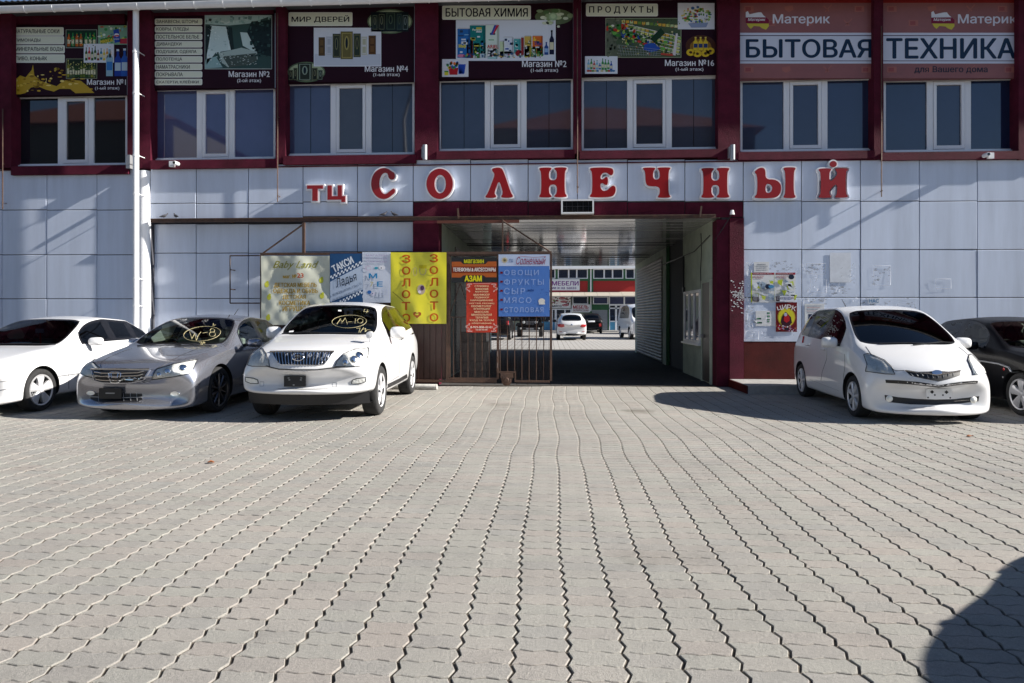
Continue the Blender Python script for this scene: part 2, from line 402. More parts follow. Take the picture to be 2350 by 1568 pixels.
def paver_mat():
    m = bpy.data.materials.new('concrete_paver'); m.use_nodes = True; n = m.node_tree; p = n.nodes['Principled BSDF']; L = n.links.new
    geo = n.nodes.new('ShaderNodeNewGeometry'); oi = n.nodes.new('ShaderNodeObjectInfo')
    ad = n.nodes.new('ShaderNodeMath'); ad.operation = 'ADD'; L(geo.outputs['Random Per Island'], ad.inputs[0]); L(oi.outputs['Random'], ad.inputs[1])
    fr = n.nodes.new('ShaderNodeMath'); fr.operation = 'FRACT'; L(ad.outputs[0], fr.inputs[0])
    r = n.nodes.new('ShaderNodeValToRGB'); L(fr.outputs[0], r.inputs[0]); e = r.color_ramp.elements
    e[0].position = 0; e[0].color = (.362, .356, .328, 1); e[1].position = 1; e[1].color = (.385, .350, .322, 1)
    q = e.new(.35); q.color = (.374, .362, .336, 1); q = e.new(.65); q.color = (.378, .35, .325, 1); q = e.new(.85); q.color = (.346, .340, .322, 1)
    # grit
    def noise_(s, d, rough=.6):
        t = n.nodes.new('ShaderNodeTexNoise'); t.inputs['Scale'].default_value = s; t.inputs['Detail'].default_value = d; t.inputs['Roughness'].default_value = rough; L(geo.outputs['Position'], t.inputs['Vector']); return t
    g1 = noise_(260, 3); g2 = noise_(.55, 8, .7); g3 = noise_(3.5, 6, .7); g4 = noise_(60, 4)
    def ramp(src, a, b, ca, cb):
        t = n.nodes.new('ShaderNodeValToRGB'); L(src.outputs[0], t.inputs[0]); t.color_ramp.elements[0].position = a; t.color_ramp.elements[1].position = b
        t.color_ramp.elements[0].color = (ca, ca, ca, 1); t.color_ramp.elements[1].color = (cb, cb * .995, cb * .985, 1); return t
    def mul(a, b):
        t = n.nodes.new('ShaderNodeMix'); t.data_type = 'RGBA'; t.blend_type = 'MULTIPLY'; t.inputs['Factor'].default_value = 1; L(a, t.inputs['A']); L(b, t.inputs['B']); return t.outputs['Result']
    c = mul(r.outputs[0], ramp(g1, .3, .7, .72, 1.12).outputs[0])
    c = mul(c, ramp(g4, .3, .7, .86, 1.06).outputs[0])
    c = mul(c, ramp(g2, .35, .65, .84, 1.05).outputs[0])
    c = mul(c, ramp(g3, .28, .5, .84, 1.0).outputs[0])
    # a few dark oil drips
    v = n.nodes.new('ShaderNodeTexVoronoi'); v.inputs['Scale'].default_value = .55; L(geo.outputs['Position'], v.inputs['Vector'])
    nz = n.nodes.new('ShaderNodeMath'); nz.operation = 'MULTIPLY_ADD'; L(g3.outputs[0], nz.inputs[0]); nz.inputs[1].default_value = .25; L(v.outputs[0], nz.inputs[2])
    t = n.nodes.new('ShaderNodeValToRGB'); L(nz.outputs[0], t.inputs[0]); t.color_ramp.elements[0].position = .15; t.color_ramp.elements[1].position = .3; t.color_ramp.elements[0].color = (.5, .48, .45, 1); t.color_ramp.elements[1].color = (1, 1, 1, 1)
    c = mul(c, t.outputs[0])
    L(c, p.inputs['Base Color']); p.inputs['Roughness'].default_value = .85
    b = n.nodes.new('ShaderNodeBump'); b.inputs['Strength'].default_value = .8; b.inputs['Distance'].default_value = .006
    a2 = n.nodes.new('ShaderNodeMath'); a2.operation = 'ADD'; L(g1.outputs[0], a2.inputs[0]); L(g4.outputs[0], a2.inputs[1])
    L(a2.outputs[0], b.inputs['Height']); L(b.outputs[0], p.inputs['Normal'])
    return m
M['paver'] = paver_mat()
M['sand'] = mat('joint_sand', (.19, .155, .12), .95, c2=(.035, .028, .02), vs=9, bump=.8, bs=120)
g = MB(); g.face([(-900, -900, -.0075), (900, -900, -.0075), (900, 900, -.0075), (-900, 900, -.0075)])
ground = one(g, 'ground', M['sand'], 'joint sand and bare ground under the paving', 'ground', kind='structure')
pave = MB(); pave.face([(-.5, 2.6, -.0065), (.5, 2.6, -.0065), (.5, 3.6, -.0065), (-.5, 3.6, -.0065)])
pavement = one(pave, 'pavement', M['sand'], 'grey wavy concrete block paving in front of the shopping centre', 'pavement', kind='structure')
cells = []
j0 = int(2.2 / PL); 
x_phase = (gp(1617.7 * .78333, 1135 * .78333)[0] + .018) % PW
for j in range(j0, int((YW - .02) / PL)):
    y = j * PL; xl = -.84 * (y + .2) - .5; xr = .70 * (y + .2) + .4
    i0 = int(math.floor((xl - x_phase) / PW)); i1 = int(math.ceil((xr - x_phase) / PW))
    for i in range(i0, i1 + 1):
        x = x_phase + i * PW
        cells.append((x + wander(y) * min(1, (y - 2) / 4), y))
rp = random.Random(3)
lumps = [(rp.uniform(-10, 9), rp.uniform(3, 14), rp.uniform(.6, 2), rp.uniform(-.006, .006)) for _ in range(60)]
def lump(x, y): return sum(h * math.exp(-((x - a) ** 2 + (y - b) ** 2) / (r * r)) for a, b, r, h in lumps)
def visible(x, y):
    u = ((x + .12) * cs + y * sn) / (-(x + .12) * sn + y * cs); v = CH / (-(x + .12) * sn + y * cs)
    return abs(u) < .752 and v < .55
order = sorted((c for c in cells if visible(*c)), key=lambda c: c[1])[:300]
near = set(order)
rest = MB(); mids = {}
for v in range(6):
    b = MB(); paver_add(b, 0, 0, 0, 0, 0, v); o = b.build('paver', M['paver'], recalc=False); mids[v] = o.data; bpy.data.objects.remove(o)
for c in cells:
    x, y = c; z = rp.gauss(0, .0008) + lump(x, y) * .5; tx, ty = rp.gauss(0, .005), rp.gauss(0, .008); v = rp.randrange(6)
    if c in near:
        o = bpy.data.objects.new('paver', mids[v]); COL.objects.link(o); o.location = (x, y, z); o.rotation_euler = (ty, -tx, rp.gauss(0, .004)); setpar(o, pavement)
    else: paver_add(rest, x + rp.gauss(0, .0006), y, z, tx, ty, v)
o = rest.build('pavers', M['paver'], pavement, recalc=False); o['kind'] = 'stuff'
# courtyard and passage paving: coarser, far away
yard = MB()
for j in range(0, 330):
    y = YW + .12 + j * .155 if j < 100 else None
    if y is None: break
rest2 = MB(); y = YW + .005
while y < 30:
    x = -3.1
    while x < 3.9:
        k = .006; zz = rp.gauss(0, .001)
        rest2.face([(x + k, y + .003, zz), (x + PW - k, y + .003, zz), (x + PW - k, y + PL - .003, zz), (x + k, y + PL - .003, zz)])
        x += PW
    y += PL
M['shade_paver'] = mat('shaded_passage_paving', (.075, .072, .07), .85, c2=(.04, .038, .037), vs=1.5, bump=.4, bs=60)  # passage shade put into the colour: darker than the pavers out front
o = rest2.build('pavers', M['shade_paver'], pavement, recalc=False); o['kind'] = 'stuff'
def yard_mat():
    m = bpy.data.materials.new('courtyard_paving'); m.use_nodes = True; n = m.node_tree; p = n.nodes['Principled BSDF']; L = n.links.new
    tc = n.nodes.new('ShaderNodeTexCoord'); br = n.nodes.new('ShaderNodeTexBrick'); L(tc.outputs['Object'], br.inputs['Vector']); br.offset = 0; br.inputs['Scale'].default_value = 1
    br.inputs['Brick Width'].default_value = .24; br.inputs['Row Height'].default_value = .24; br.inputs['Mortar Size'].default_value = .014
    br.inputs['Color1'].default_value = (.36, .35, .33, 1); br.inputs['Color2'].default_value = (.38, .36, .34, 1); br.inputs['Mortar'].default_value = (.17, .15, .13, 1)
    L(br.outputs[0], p.inputs['Base Color']); p.inputs['Roughness'].default_value = .9; return m
g = MB(); g.face([(-40, 30, -.002), (40, 30, -.002), (40, 64, -.002), (-40, 64, -.002)])
one(g, 'courtyard_pavement', yard_mat(), 'sunlit grey block paving of the inner courtyard', 'pavement', kind='structure')

# ============================================================ SHOPPING CENTRE
XL, XR = -19.0, 17.0
PX0, PX1, YB, ZC = -2.356, 3.485, 27.9, 3.51
bld = thing('shopping_centre', 'two storey shopping centre with white panels below and burgundy window bays above', 'building', (0, YW + .2, 0))
b = MB()
b.box(XL, wx(345, YW), YW + .03, YB, -.05, 4.55); b.box(wx(950, YW) , PX0 - .1, YW + .03, YB, -.05, 4.55); b.box(wx(345, YW) + .002, wx(950, YW) - .002, YW + .20, YB, -.05, 4.55)
b.box(PX1 + .1, XR, YW + .03, YB, -.05, 4.55)
b.box(PX0 - .098, PX1 + .098, YW + .03, YB, ZC + .03, 4.549)
b.box(XL, XR, YW + .33, YB, 4.552, 8.3)
b.build('wall', M['core'], bld)
# roof
b = MB(); n = 560; x0, x1 = XL, 6.0
for side in (0, 1):
    for i in range(n):
        xa, xb = x0 + (x1 - x0) * i / n, x0 + (x1 - x0) * (i + 1) / n
        za = .016 * math.sin(2 * math.pi * xa / .13); zb = .016 * math.sin(2 * math.pi * xb / .13)
        if side == 0:
            b.face([(xa, 13.93, 8.17 + za), (xb, 13.93, 8.17 + zb), (xb, 20, 9.6 + zb), (xa, 20, 9.6 + za)])
        else:
            b.face([(xa, 13.93, 8.155 + za), (xa, 20, 9.585 + za), (xb, 20, 9.585 + zb), (xb, 13.93, 8.155 + zb)])
            b.face([(xa, 13.93, 8.155 + za), (xb, 13.93, 8.155 + zb), (xb, 13.93, 8.17 + zb), (xa, 13.93, 8.17 + za)])
b.face([(x1, 13.93, 8.15), (XR, 13.93, 8.15), (XR, 20, 9.6), (x1, 20, 9.6)])
b.box(XL, XR, 14.05, YW + .3, 8.09, 8.12)
b.build('roof', M['roof'], bld, recalc=False)
b = MB(); gx0, gx1 = XL, XR   # half round gutter
prof = [(13.93 + .075 + .075 * math.cos(R(180 + 180 * k / 10)), 8.06 + .11 * math.sin(R(180 + 180 * k / 10))) for k in range(11)]
for i in range(10):
    (ya, za), (yb, zb) = prof[i], prof[i + 1]
    b.face([(gx0, ya, za), (gx1, ya, za), (gx1, yb, zb), (gx0, yb, zb)])
b.box(gx0, gx1, 13.925, 13.94, 8.05, 8.07)
gut = b.build('gutter', M['whitem'], bld, smooth=40, recalc=False)
xx = XL + .4
while xx < 5:
    h = MB(); h.tube([(xx, y * 1.0, z - .004) for y, z in prof], .012, 5); h.build('gutter_bracket', M['whitem'], gut); xx += .62
# plan positions of cladding joints (picture columns) per section
panel_thick = .025
def panels(xs, rows, Y, m='panel', name='cladding_panel', gap=.008):
    for a, c in zip(xs, xs[1:]):
        for r0, r1 in zip(rows, rows[1:]):
            xm = 0.5 * (a + c)
            X0, X1 = wx(a, Y) + gap, wx(c, Y) - gap
            Z1 = wp(xm, r0, Y)[1] - gap; Z0 = wp(xm, r1, Y)[1] + gap
            t = MB(); dy = rp.uniform(-.002, .002); k = .006
            pts = [(X0, Z0), (X1, Z0), (X1, Z1), (X0, Z1)]
            fr = [(X0 + k, Z0 + k), (X1 - k, Z0 + k), (X1 - k, Z1 - k), (X0 + k, Z1 - k)]
            tl = rp.uniform(-.0025, .0025), rp.uniform(-.002, .002)
            F0 = [(x, Y + dy + tl[0] * (x - X0) + tl[1] * (z - Z0), z) for x, z in fr]; F1 = [(x, Y + .006 + dy + tl[0] * (x - X0) + tl[1] * (z - Z0), z) for x, z in pts]; F2 = [(x, Y + .03, z) for x, z in pts]
            t.face(F0)
            for i in range(4):
                j = (i + 1) % 4
                t.face([F0[i], F1[i], F1[j], F0[j]]); t.face([F1[i], F2[i], F2[j], F1[j]])
            t.build(name, M[m], bld, recalc=False)
base_y = 884
def rowz(x, z): # picture row of height z on the wall at column x
    u = (x - CX) / F; t = YW / (u * sn + cs); return CY - (z - CH) * F / t
xsA = [-160, -100, 4, 107, 222, 313]; rA = [388, 482, 585, 686, 787]
panels(xsA, rA, YW)
panels(xsA, [787, rowz(160, .02)], YW, 'plinth', 'plinth_panel')
xsB = [345, 450, 570, 695]; panels(xsB, [377, 467, 503], YW); panels([347.5, 450, 570, 695], [514, 581, 685, 787], YW + .16)
panels([695, 820, 948], [370, 463, 497], YW); panels([695, 820, 951], [509, 578, 683, 785], YW + .16)
panels([347.5, 450, 570, 695, 820, 951], [786, rowz(600, .02)], YW + .16, 'plinth', 'plinth_panel')
panels([948, 1080, 1212, 1325, 1440, 1572, 1706], [366, 462], YW)
xsR = [1706, 1840, 1975, 2110, 2243, 2380, 2500]
panels(xsR, [366, 462, 573, 683, 785], YW); panels(xsR, [785, rowz(2000, .02)], YW, 'plinth', 'plinth_panel')
panels([948, 1080, 1212, 1325, 1440, 1572, 1706], [463.5, 500], YW - .005, 'burg', 'lintel_panel')
# rounded white corner column beside the downpipe
b = MB(); xa, xb = wx(314, YW), wx(345, YW); rr = (xb - xa) / 2; ps = []
for k in range(17):
    t = math.pi * k / 16; ps.append((xa + rr - rr * math.cos(t), YW + .02 - .11 * math.sin(t)))
for p, q in zip(ps, ps[1:]): b.face([(p[0], p[1], 0), (q[0], q[1], 0), (q[0], q[1], 4.62), (p[0], p[1], 4.62)])
b.build('corner_column', M['pvc'], bld, smooth=50, recalc=False)
# burgundy columns of the gateway
b = MB(); b.box(wx(948, YW) , PX0 + .02, YW - .03, YW + .4, 0, wp(976, 501, YW)[1]); b.build('column', M['burg'], bld)
b = MB(); b.box(wx(1674, YW), wx(1706, YW), YW - .03, YW + .4, 0, wp(1690, 501, YW)[1]); b.build('column', M['burg'], bld)
b = MB(); b.box(PX1, wx(1674, YW) - .002, YW + .0, YW + .4, 0, wp(1690, 504, YW)[1]); b.build('column', M['burg'], bld)
# flecks of torn paper on the right column
b = MB()
for k in range(110):
    y = 666 + abs(rp.gauss(0, 1)) * 22 if k > 25 else rp.uniform(640, 720); x = 1675 + 30 * rp.random() ** .7 if y < 720 else 0
    if not x: continue
    X, Z = wp(x, y, YW); s_ = rp.uniform(.008, .03); Yp = YW - .0325
    a = rp.uniform(0, 6); pts = [(X + s_ * rp.uniform(.5, 1.3) * math.cos(a + i * 1.4), Z + s_ * .7 * rp.uniform(.4, 1.2) * math.sin(a + i * 1.4)) for i in range(4)]
    pts = [(max(x_, wx(1674.5, YW)), z_) for x_, z_ in pts]
    b.face([(x_, Yp, z_) for x_, z_ in pts])
o = b.build('paper_scraps', M['white'], bld, recalc=False); o['kind'] = 'stuff'

# ---- upper floor
YP = YW - .05; YWIN = YW + .18; YS = YW + .12
for a, c, top in ((-40, 27, -5), (293, 346, -5), (633, 655, -5), (952, 1005, -5), (1316, 1334, -5), (1648, 1698, -5), (2006, 2027, -5), (2337, 2420, -5)):
    xm = (a + c) / 2; zb = wp(xm, 384 if xm < 320 else 372 if xm < 700 else 364, YP)[1] - (.02 if a != 1316 else -.1)
    b = MB(); b.box(wx(a, YP), wx(c, YP), YP - (.012 if c - a > 25 else 0), YW + .33, zb, 8.09); b.build('pilaster', M['burg'], bld)
bays = [  # frame x0,x1,y0,y1, panes, sign rect
    (32, 292, 219, 380, (32, 139, 209, 292), (28, 60, 292, 218)),
    (352, 632, 201, 366, (352, 458, 532, 632), (347, 37, 632, 203)),
    (656, 951, 188, 356, (656, 765, 846, 951), (655, 17, 952, 190)),
    (1007, 1315, 180, 345, (1007, 1119, 1202, 1315), (1005, 8, 1316, 180)),
    (1335, 1647, 177, 344, (1335, 1446, 1535, 1647), (1335, 3, 1648, 175)),
    (1699, 2002, 180, 347, (1699, 1805, 1892, 2002), (1698, 0, 2005, 180)),
    (2028, 2336, 180, 348, (2028, 2134, 2221, 2336), (2028, 0, 2342, 180))]
for bi, (x0, x1, y0, y1, pn, sg) in enumerate(bays):
    xm = (x0 + x1) / 2
    fr = MB(); X0, Z1 = wp(x0, y0, YWIN); X1, Z0 = wp(x1, y1, YWIN); X0 = wx(x0, YWIN)
    Z1 = wp(xm, y0, YWIN)[1]; Z0 = wp(xm, y1, YWIN)[1]; wf = .055
    sx = [wx(q, YWIN) for q in pn]
    fr.box(X0, X1, YWIN, YWIN + .07, Z1 - wf, Z1 + .02); fr.box(X0, X1, YWIN, YWIN + .07, Z0, Z0 + wf * .8)
    fr.box(X0, X0 + wf * .8, YWIN + .001, YWIN + .07, Z0 + wf * .8, Z1 - wf); fr.box(X1 - wf * .8, X1, YWIN + .001, YWIN + .07, Z0 + wf * .8, Z1 - wf)
    for q in sx[1:3]: fr.box(q - .06, q + .06, YWIN - .004, YWIN + .07, Z0 + wf * .8, Z1 - wf)
    # opening sash in the middle
    a, c = sx[1] + .06, sx[2] - .06; zt, zb = Z1 - wf - .01, Z0 + wf * .8 + .01; q = .07
    fr.box(a + .008, a + q, YWIN - .012, YWIN + .06, zb, zt); fr.box(c - q, c - .008, YWIN - .012, YWIN + .06, zb, zt)
    fr.box(a + q, c - q, YWIN - .012, YWIN + .06, zt - q, zt); fr.box(a + q, c - q, YWIN - .012, YWIN + .06, zb, zb + q)
    win = fr.build('window', M['pvc'], bld)
    for k, (pa, pc) in enumerate(((X0 + wf * .8, sx[1] - .06), (a + q, c - q), (sx[2] + .06, X1 - wf * .8))):
        zz0, zz1 = (Z0 + wf * .8, Z1 - wf) if k != 1 else (zb + q, zt - q)
        t = MB(); dt = rp.uniform(-.003, .003), rp.uniform(-.003, .003); yy = YWIN + .03
        t.face([(pa, yy + dt[0], zz0), (pc, yy - dt[0], zz0), (pc, yy - dt[0] + dt[1], zz1), (pa, yy + dt[0] + dt[1], zz1)])
        gc = [((.012, .014, .02),) * 3, ((.075, .085, .18),) * 3, ((.065, .08, .15), (.06, .062, .075), (.045, .052, .078)), ((.042, .052, .085), (.045, .05, .07), (.035, .042, .07)), ((.045, .052, .08), (.04, .047, .072), (.045, .054, .085)), ((.03, .042, .085), (.028, .036, .07), (.022, .033, .075)), ((.02, .032, .07), (.025, .035, .07), (.012, .024, .065))][bi][k]
        t.build('pane', mat('window_glass_%d_%d' % (bi, k), gc, .03, spec=.5, ior=1.75, var=.15, vs=.7), win, recalc=False)
        if bi in (2, 3, 4) and k != 1:   # strip of a vertical blind edge behind the pane
            t = MB(); xq = pa + (pc - pa) * (.52 if k == 0 else .5); t.box(xq, xq + .012, yy - .006, yy - .002, zz0, zz1); t.build('glazing_seam', M['blackg'], win)
    s_ = MB(); s_.box(wx(x0 - 5, YP), wx(x1 + 4, YP), YP - .028, YW + .25, wp(xm, y1 + (21 if bi < 3 else 19), YP)[1], wp(xm, y1 + 1, YP)[1]); s_.build('sill', M['burg'], bld)
    s_ = MB(); s_.box(X0, X1, YWIN - .05, YWIN, Z0 - .012, Z0 + .01); s_.build('sill_flashing', M['pvc'], bld)
    s_ = MB(); zf = wp(xm, sg[1] - 1, YS)[1]; s_.box(X0, X1, YS - .04, YW + .33, zf, 8.089); s_.build('frieze', M['burg'], bld)
b = MB(); b.box(XL, XR, YP + .01, YW + .02, wp(2000, 367, YP)[1] - .0, wp(2000, 365, YP)[1]); 
# right of last pilaster and left of the first: blank burgundy wall
b.box(wx(2420, YP), XR, YP, YW + .33, 4.6, 8.09); b.box(XL, wx(-40, YP), YP, YW + .33, 4.6, 8.09)
b.build('burgundy_wall', M['burg'], bld)
# downpipe
def pipe(px, Y, r, y0, y1, m, nm='downpipe', brackets=(), sides=12):
    X = wx(px, Y); Z1 = wp(px, y0, Y)[1]; Z0 = max(.1, wp(px, y1, Y)[1]); b = MB(); b.tube([(X, Y, Z0), (X, Y, Z1)], r, sides); o = b.build(nm, m, bld, smooth=60)
    for q in brackets:
        t = MB(); z = wp(px, q, Y)[1]; t.tube([(X, Y, z - .02), (X, Y, z + .02)], r * 1.14, sides); t.box(X + r, X + r + .015, Y - .006, Y + .2, z - .006, z + .006); t.build('pipe_clip', m, o)
    return o
pipe(312, 14.12, .06, 14, 900, M['whitem'], brackets=(120, 215, 358, 446, 640, 702))
for px, ya, yb in ((6, 250, 480), (637, 30, 464), (1325, 20, 443), (2023, 60, 452)):
    pipe(px, YW - .09, .012, ya, yb, M['rust'], 'conduit', brackets=(ya + (yb - ya) * .55, yb - 14), sides=6)

# ---- passage
b = MB()
b.box(PX1, PX1 + .098, YW + .4, 18.0, 0, ZC); b.build('side_wall', M['gwall'], bld)
b = MB(); b.box(PX1, PX1 + .098, 20.6, 21.2, 0, ZC); b.box(PX1, PX1 + .098, 27.3, YB, 0, ZC); b.box(PX1, PX1 + .098, 21.2, 27.3, 3.3, ZC - .001)
b.build('side_wall', M['gwall'], bld)
b = MB(); b.box(PX1 + .8, PX1 + .9, 18.0, 20.6, 0, ZC); b.box(PX1 + .0, PX1 + .8, 20.55, 20.6, 0, ZC); b.build('green_recess', M['green'], bld)
b = MB(); b.box(PX0 - .098, PX0, YW + .4, YB, 0, ZC); b.build('passage_wall', M['gwall'], bld)
b = MB(); y = YW + .06
while y < YB:
    dz = rp.uniform(-.006, .006); b.box(PX0 - .09, PX1 + .09, y, y + .245, ZC + dz, ZC + .02); y += .25
b.build('ceiling', M['ceil'], bld)
def shutter(X, sgn, ya, yb, z1):
    root = MB(); root.box(min(X, X + sgn * .02), max(X, X + sgn * .02), ya, yb, .04, z1)
    o = root.build('roller_shutter', M['shut'], bld); z = .05
    while z < z1 - .05:
        for (p, q) in ((ya, ya + (yb - ya) * .62), (ya + (yb - ya) * .62 + .05, yb)):
            t = MB(); xs_ = [X - sgn * .001, X - sgn * .03, X - sgn * .045, X - sgn * .03, X - sgn * .001]; zs_ = [z + .004, z + .02, z + .05, z + .08, z + .096]
            for i in range(4): t.face([(xs_[i], p, zs_[i]), (xs_[i], q, zs_[i]), (xs_[i + 1], q, zs_[i + 1]), (xs_[i + 1], p, zs_[i + 1])])
            t.build('slat', M['shut'], o, recalc=False)
        z += .1
shutter(PX1, 1, 21.25, 27.25, 3.28)
b = MB(); b.box(PX0 - .0, PX0 + .03, 17, 24, .05, 3.2)
for k in range(31): b.box(PX0 + .03, PX0 + .045, 17, 24, .07 + k * .1, .14 + k * .1)
b.build('roller_shutter', M['shut'], bld)
# door & window in the right hand passage wall
b = MB(); b.box(PX1 - .03, PX1, 14.86, 15.62, .03, 2.2); dr = b.build('door', M['door'], bld)
b = MB(); b.box(PX1 - .05, PX1 - .0, 14.8, 14.86, .0, 2.26); b.box(PX1 - .05, PX1, 15.62, 15.68, 0, 2.26); b.box(PX1 - .05, PX1, 14.86, 15.62, 2.2, 2.26); b.build('frame', M['gwall'], dr)
b = MB(); b.box(PX1 - .09, PX1 - .03, 15.5, 15.54, .98, 1.06); b.box(PX1 - .09, PX1 - .07, 15.42, 15.54, 1.02, 1.045); b.build('handle', M['galv'], dr)
b = MB(); Y0, Y1, Z0, Z1 = 15.85, 17.7, .82, 2.08
for p, q in ((Y0, Y0 + .07), (Y0 + .62, Y0 + .69), (Y0 + 1.22, Y0 + 1.29), (Y1 - .07, Y1)): b.box(PX1 - .05, PX1, p, q, Z0, Z1)
b.box(PX1 - .05, PX1, Y0 + .07, Y1 - .07, Z1 - .07, Z1); b.box(PX1 - .05, PX1, Y0 + .07, Y1 - .07, Z0, Z0 + .07); b.box(PX1 - .1, PX1, Y0 - .05, Y1 + .05, Z0 - .04, Z0)
wn = b.build('window', M['pvc'], bld)
for p, q in ((Y0 + .07, Y0 + .62), (Y0 + .69, Y0 + 1.22), (Y0 + 1.29, Y1 - .07)):
    t = MB(); t.face([(PX1 - .02, p, Z0 + .07), (PX1 - .02, q, Z0 + .07), (PX1 - .02, q, Z1 - .07), (PX1 - .02, p, Z1 - .07)]); t.build('pane', M['wglass'], wn)
b = MB()
b.tube([(PX1 - .03, 14.9, 3.2), (PX1 - .03, 16.5, 3.0), (PX1 - .03, 20.6, 3.02), (PX1 - .03, 27, 3.1)], .012, 5)
b.build('cable', M['black'], bld); b = MB()
b.tube([(PX1 - .03, 15.75, 3.35), (PX1 - .03, 15.7, 2.9), (PX1 - .03, 15.8, 2.5), (PX1 - .03, 15.75, 2.1)], .01, 5)
b.build('cable', M['black'], bld); b = MB()
b.tube([(PX1 - .03, 17.75, 3.0), (PX1 - .03, 17.75, 2.1)], .022, 6); b.box(PX1 - .06, PX1, 17.7, 17.8, 2.05, 2.2)
b.build('cable', M['black'], bld)
b = MB()
b.tube([(PX1 - .03, YW + .02, 3.05), (wx(1680, YW - .06), YW - .06, wp(1680, 492, YW)[1])], .01, 5)
b.build('cable', M['black'], bld)
for q, (xx, zz) in enumerate(((-2.35, 3.45), (.4, 3.44))): b = MB(); b.tube([(xx, 19.5, 3.49), (PX1 - .05, 19.6, 3.48)] if q == 0 else [(xx, 23.5, 3.48), (PX1 - .05, 23.5, 3.47)], .012, 5); b.build('cable', M['black'], bld)
b = MB(); X, Z = wp(1680, 486, YW - .1); b.tube([(X, YW - .1, Z - .06), (X, YW - .1, Z + .03)], [.05, .03], 8); b.build('insulator', M['white'], bld, smooth=40)

# kerb platform to the right of the gateway
b = MB(); b.box(wx(1700, 13.1) + .12, 8.5, 13.05, YW - .01, 0, .15); st = one(b, 'step_platform', M['sill'], 'low concrete step with worn white front edge at the right of the gateway', 'step')
b = MB(); b.box(wx(1700, 13.1) + .1, wx(1700, 13.1) + .12, 13.05, YW - .035, 0, .152); b.build('red_painted_side', M['plinth'], st)
b = MB(); x = wx(1700, 13.1) + .13
while x < 8.3:
    for q in range(4): b.box(x, x + .325, 13.07 + q * .33, 13.07 + q * .33 + .322, .15, .158)
    x += .33
b.build('tile', M['sill'], st)
# concrete parking stop behind the big white car
b = MB(); b.tube([(wx(880, 13.55), 13.55, .055), (wx(1003, 13.5), 13.5, .055)], .055, 12); one(b, 'parking_stop', mat('worn_white_pipe', (.5, .49, .46), .6, var=.3, vs=9), 'worn white pipe lying as a parking stop behind the white car', 'parking stop', smooth=40)
# thin black frame left of the gate
b = MB(); Yf = 14.32; X0, Z1 = wp(528, 587, Yf); X1, Z0 = wp(596, 696, Yf)
for p, q in (((X0, Z0), (X1, Z0)), ((X0, Z1), (X1, Z1)), ((X0, Z0), (X0, Z1))): b.tube([(p[0], Yf, p[1]), (q[0], Yf, q[1])], .014, 6)
b.tube([(X0, Yf, Z0 + .3), (X0, YW + .16, Z0 + .3)], .012, 5); b.tube([(X0, Yf, Z1 - .3), (X0, YW + .16, Z1 - .3)], .012, 5)
one(b, 'wire_frame', M['rustd'], 'thin black metal rectangle fixed to the panels left of the banners', 'frame')

# ---- gate guide beam, solar box, lamps, cameras
Yb = 14.3
beam = MB()
Xa, Xc, Xd = wx(347, Yb), wx(948, Yb), wx(1642, Yb)
beam.box(Xa, Xd, Yb - .03, Yb + .03, wp(1300, 503.5, Yb)[1], wp(1300, 496.5, Yb)[1])
ZB = wp(1300, 500, Yb)[1]
beam.box(Xa, Xd, Yb - .045, Yb + .05, ZB + .025, ZB + .045)
for q in (360, 520, 700, 948, 1300, 1600): beam.box(wx(q, Yb), wx(q, Yb) + .05, Yb + .05, YW + (.16 if q < 940 else -.02), ZB - .02, ZB + .02)
for q, h in ((1052, 22), (1607, 22)): beam.obox((wx(q, Yb), Yb - .05, ZB + .1), .018, .01, .11, Matrix.Rotation(R(8 if q > 1500 else -4), 3, 'Y'))
bo = one(beam, 'gate_guide_beam', M['rust'], 'long rusty horizontal steel beam above the gate and banners', 'beam')
b = MB(); X0, X1 = wx(1005, 14.3), wx(1192, 14.3); b.box(X0, X1, 14.2, 14.24, ZB - .11, ZB - .05); b.build('guide_rail', mat('red_brown_rail', (.12, .035, .02), .6), bo)
t = thing('display_box', 'black glass panel in a white frame above the gateway', 'display', (wx(1325, 14.1), 14.1, wp(1325, 489, 14.1)[1]))
X0, Z1 = wp(1288, 458, 14.1); X1, Z0 = wp(1363, 490, 14.1)
b = MB(); q = .03
b.box(X0, X1, 14.1, 14.3, Z0, Z0 + q); b.box(X0, X1, 14.1, 14.3, Z1 - q, Z1); b.box(X0, X0 + q, 14.1, 14.3, Z0 + q, Z1 - q); b.box(X1 - q, X1, 14.1, 14.3, Z0 + q, Z1 - q); b.build('frame', M['whitem'], t)
b = MB(); b.box(X0 + q, X1 - q, 14.115, 14.3, Z0 + q, Z1 - q); b.build('screen', M['blackg'], t)
b = MB()
for k in range(1, 6): xk = X0 + (X1 - X0) * k / 6; b.box(xk, xk + .004, 14.112, 14.115, Z0 + q, Z1 - q)
b.box(X0 + q, X1 - q, 14.112, 14.1149, (Z0 + Z1) / 2, (Z0 + Z1) / 2 + .004); b.build('grid_line', mat('grid_line_grey', (.05, .05, .06), .5), t)
for px, lab in ((975, 'grey tube wall lamp on the pillar between the doors sign and household goods sign'), (1681, 'grey tube wall lamp on the pillar right of the groceries sign')):
    Yl = YP - .12; X, Z1 = wp(px, 333, Yl); Z0 = wp(px, 367, Yl)[1]
    t = thing('wall_lamp', lab, 'lamp', (X, Yl, Z0), group='tube wall lamps')
    b = MB(); b.lathe([(Z0, .0), (Z0, .05), (Z1, .05), (Z1, .0)], 20, 'Z', (X, Yl, 0)); b.build('lamp_body', M['galv'], t, smooth=40)
    b = MB(); b.box(X - .07, X - .02, Yl + .0, YP - .014, (Z0 + Z1) / 2 - .1, (Z0 + Z1) / 2 + .12); b.build('bracket', M['galv'], t)
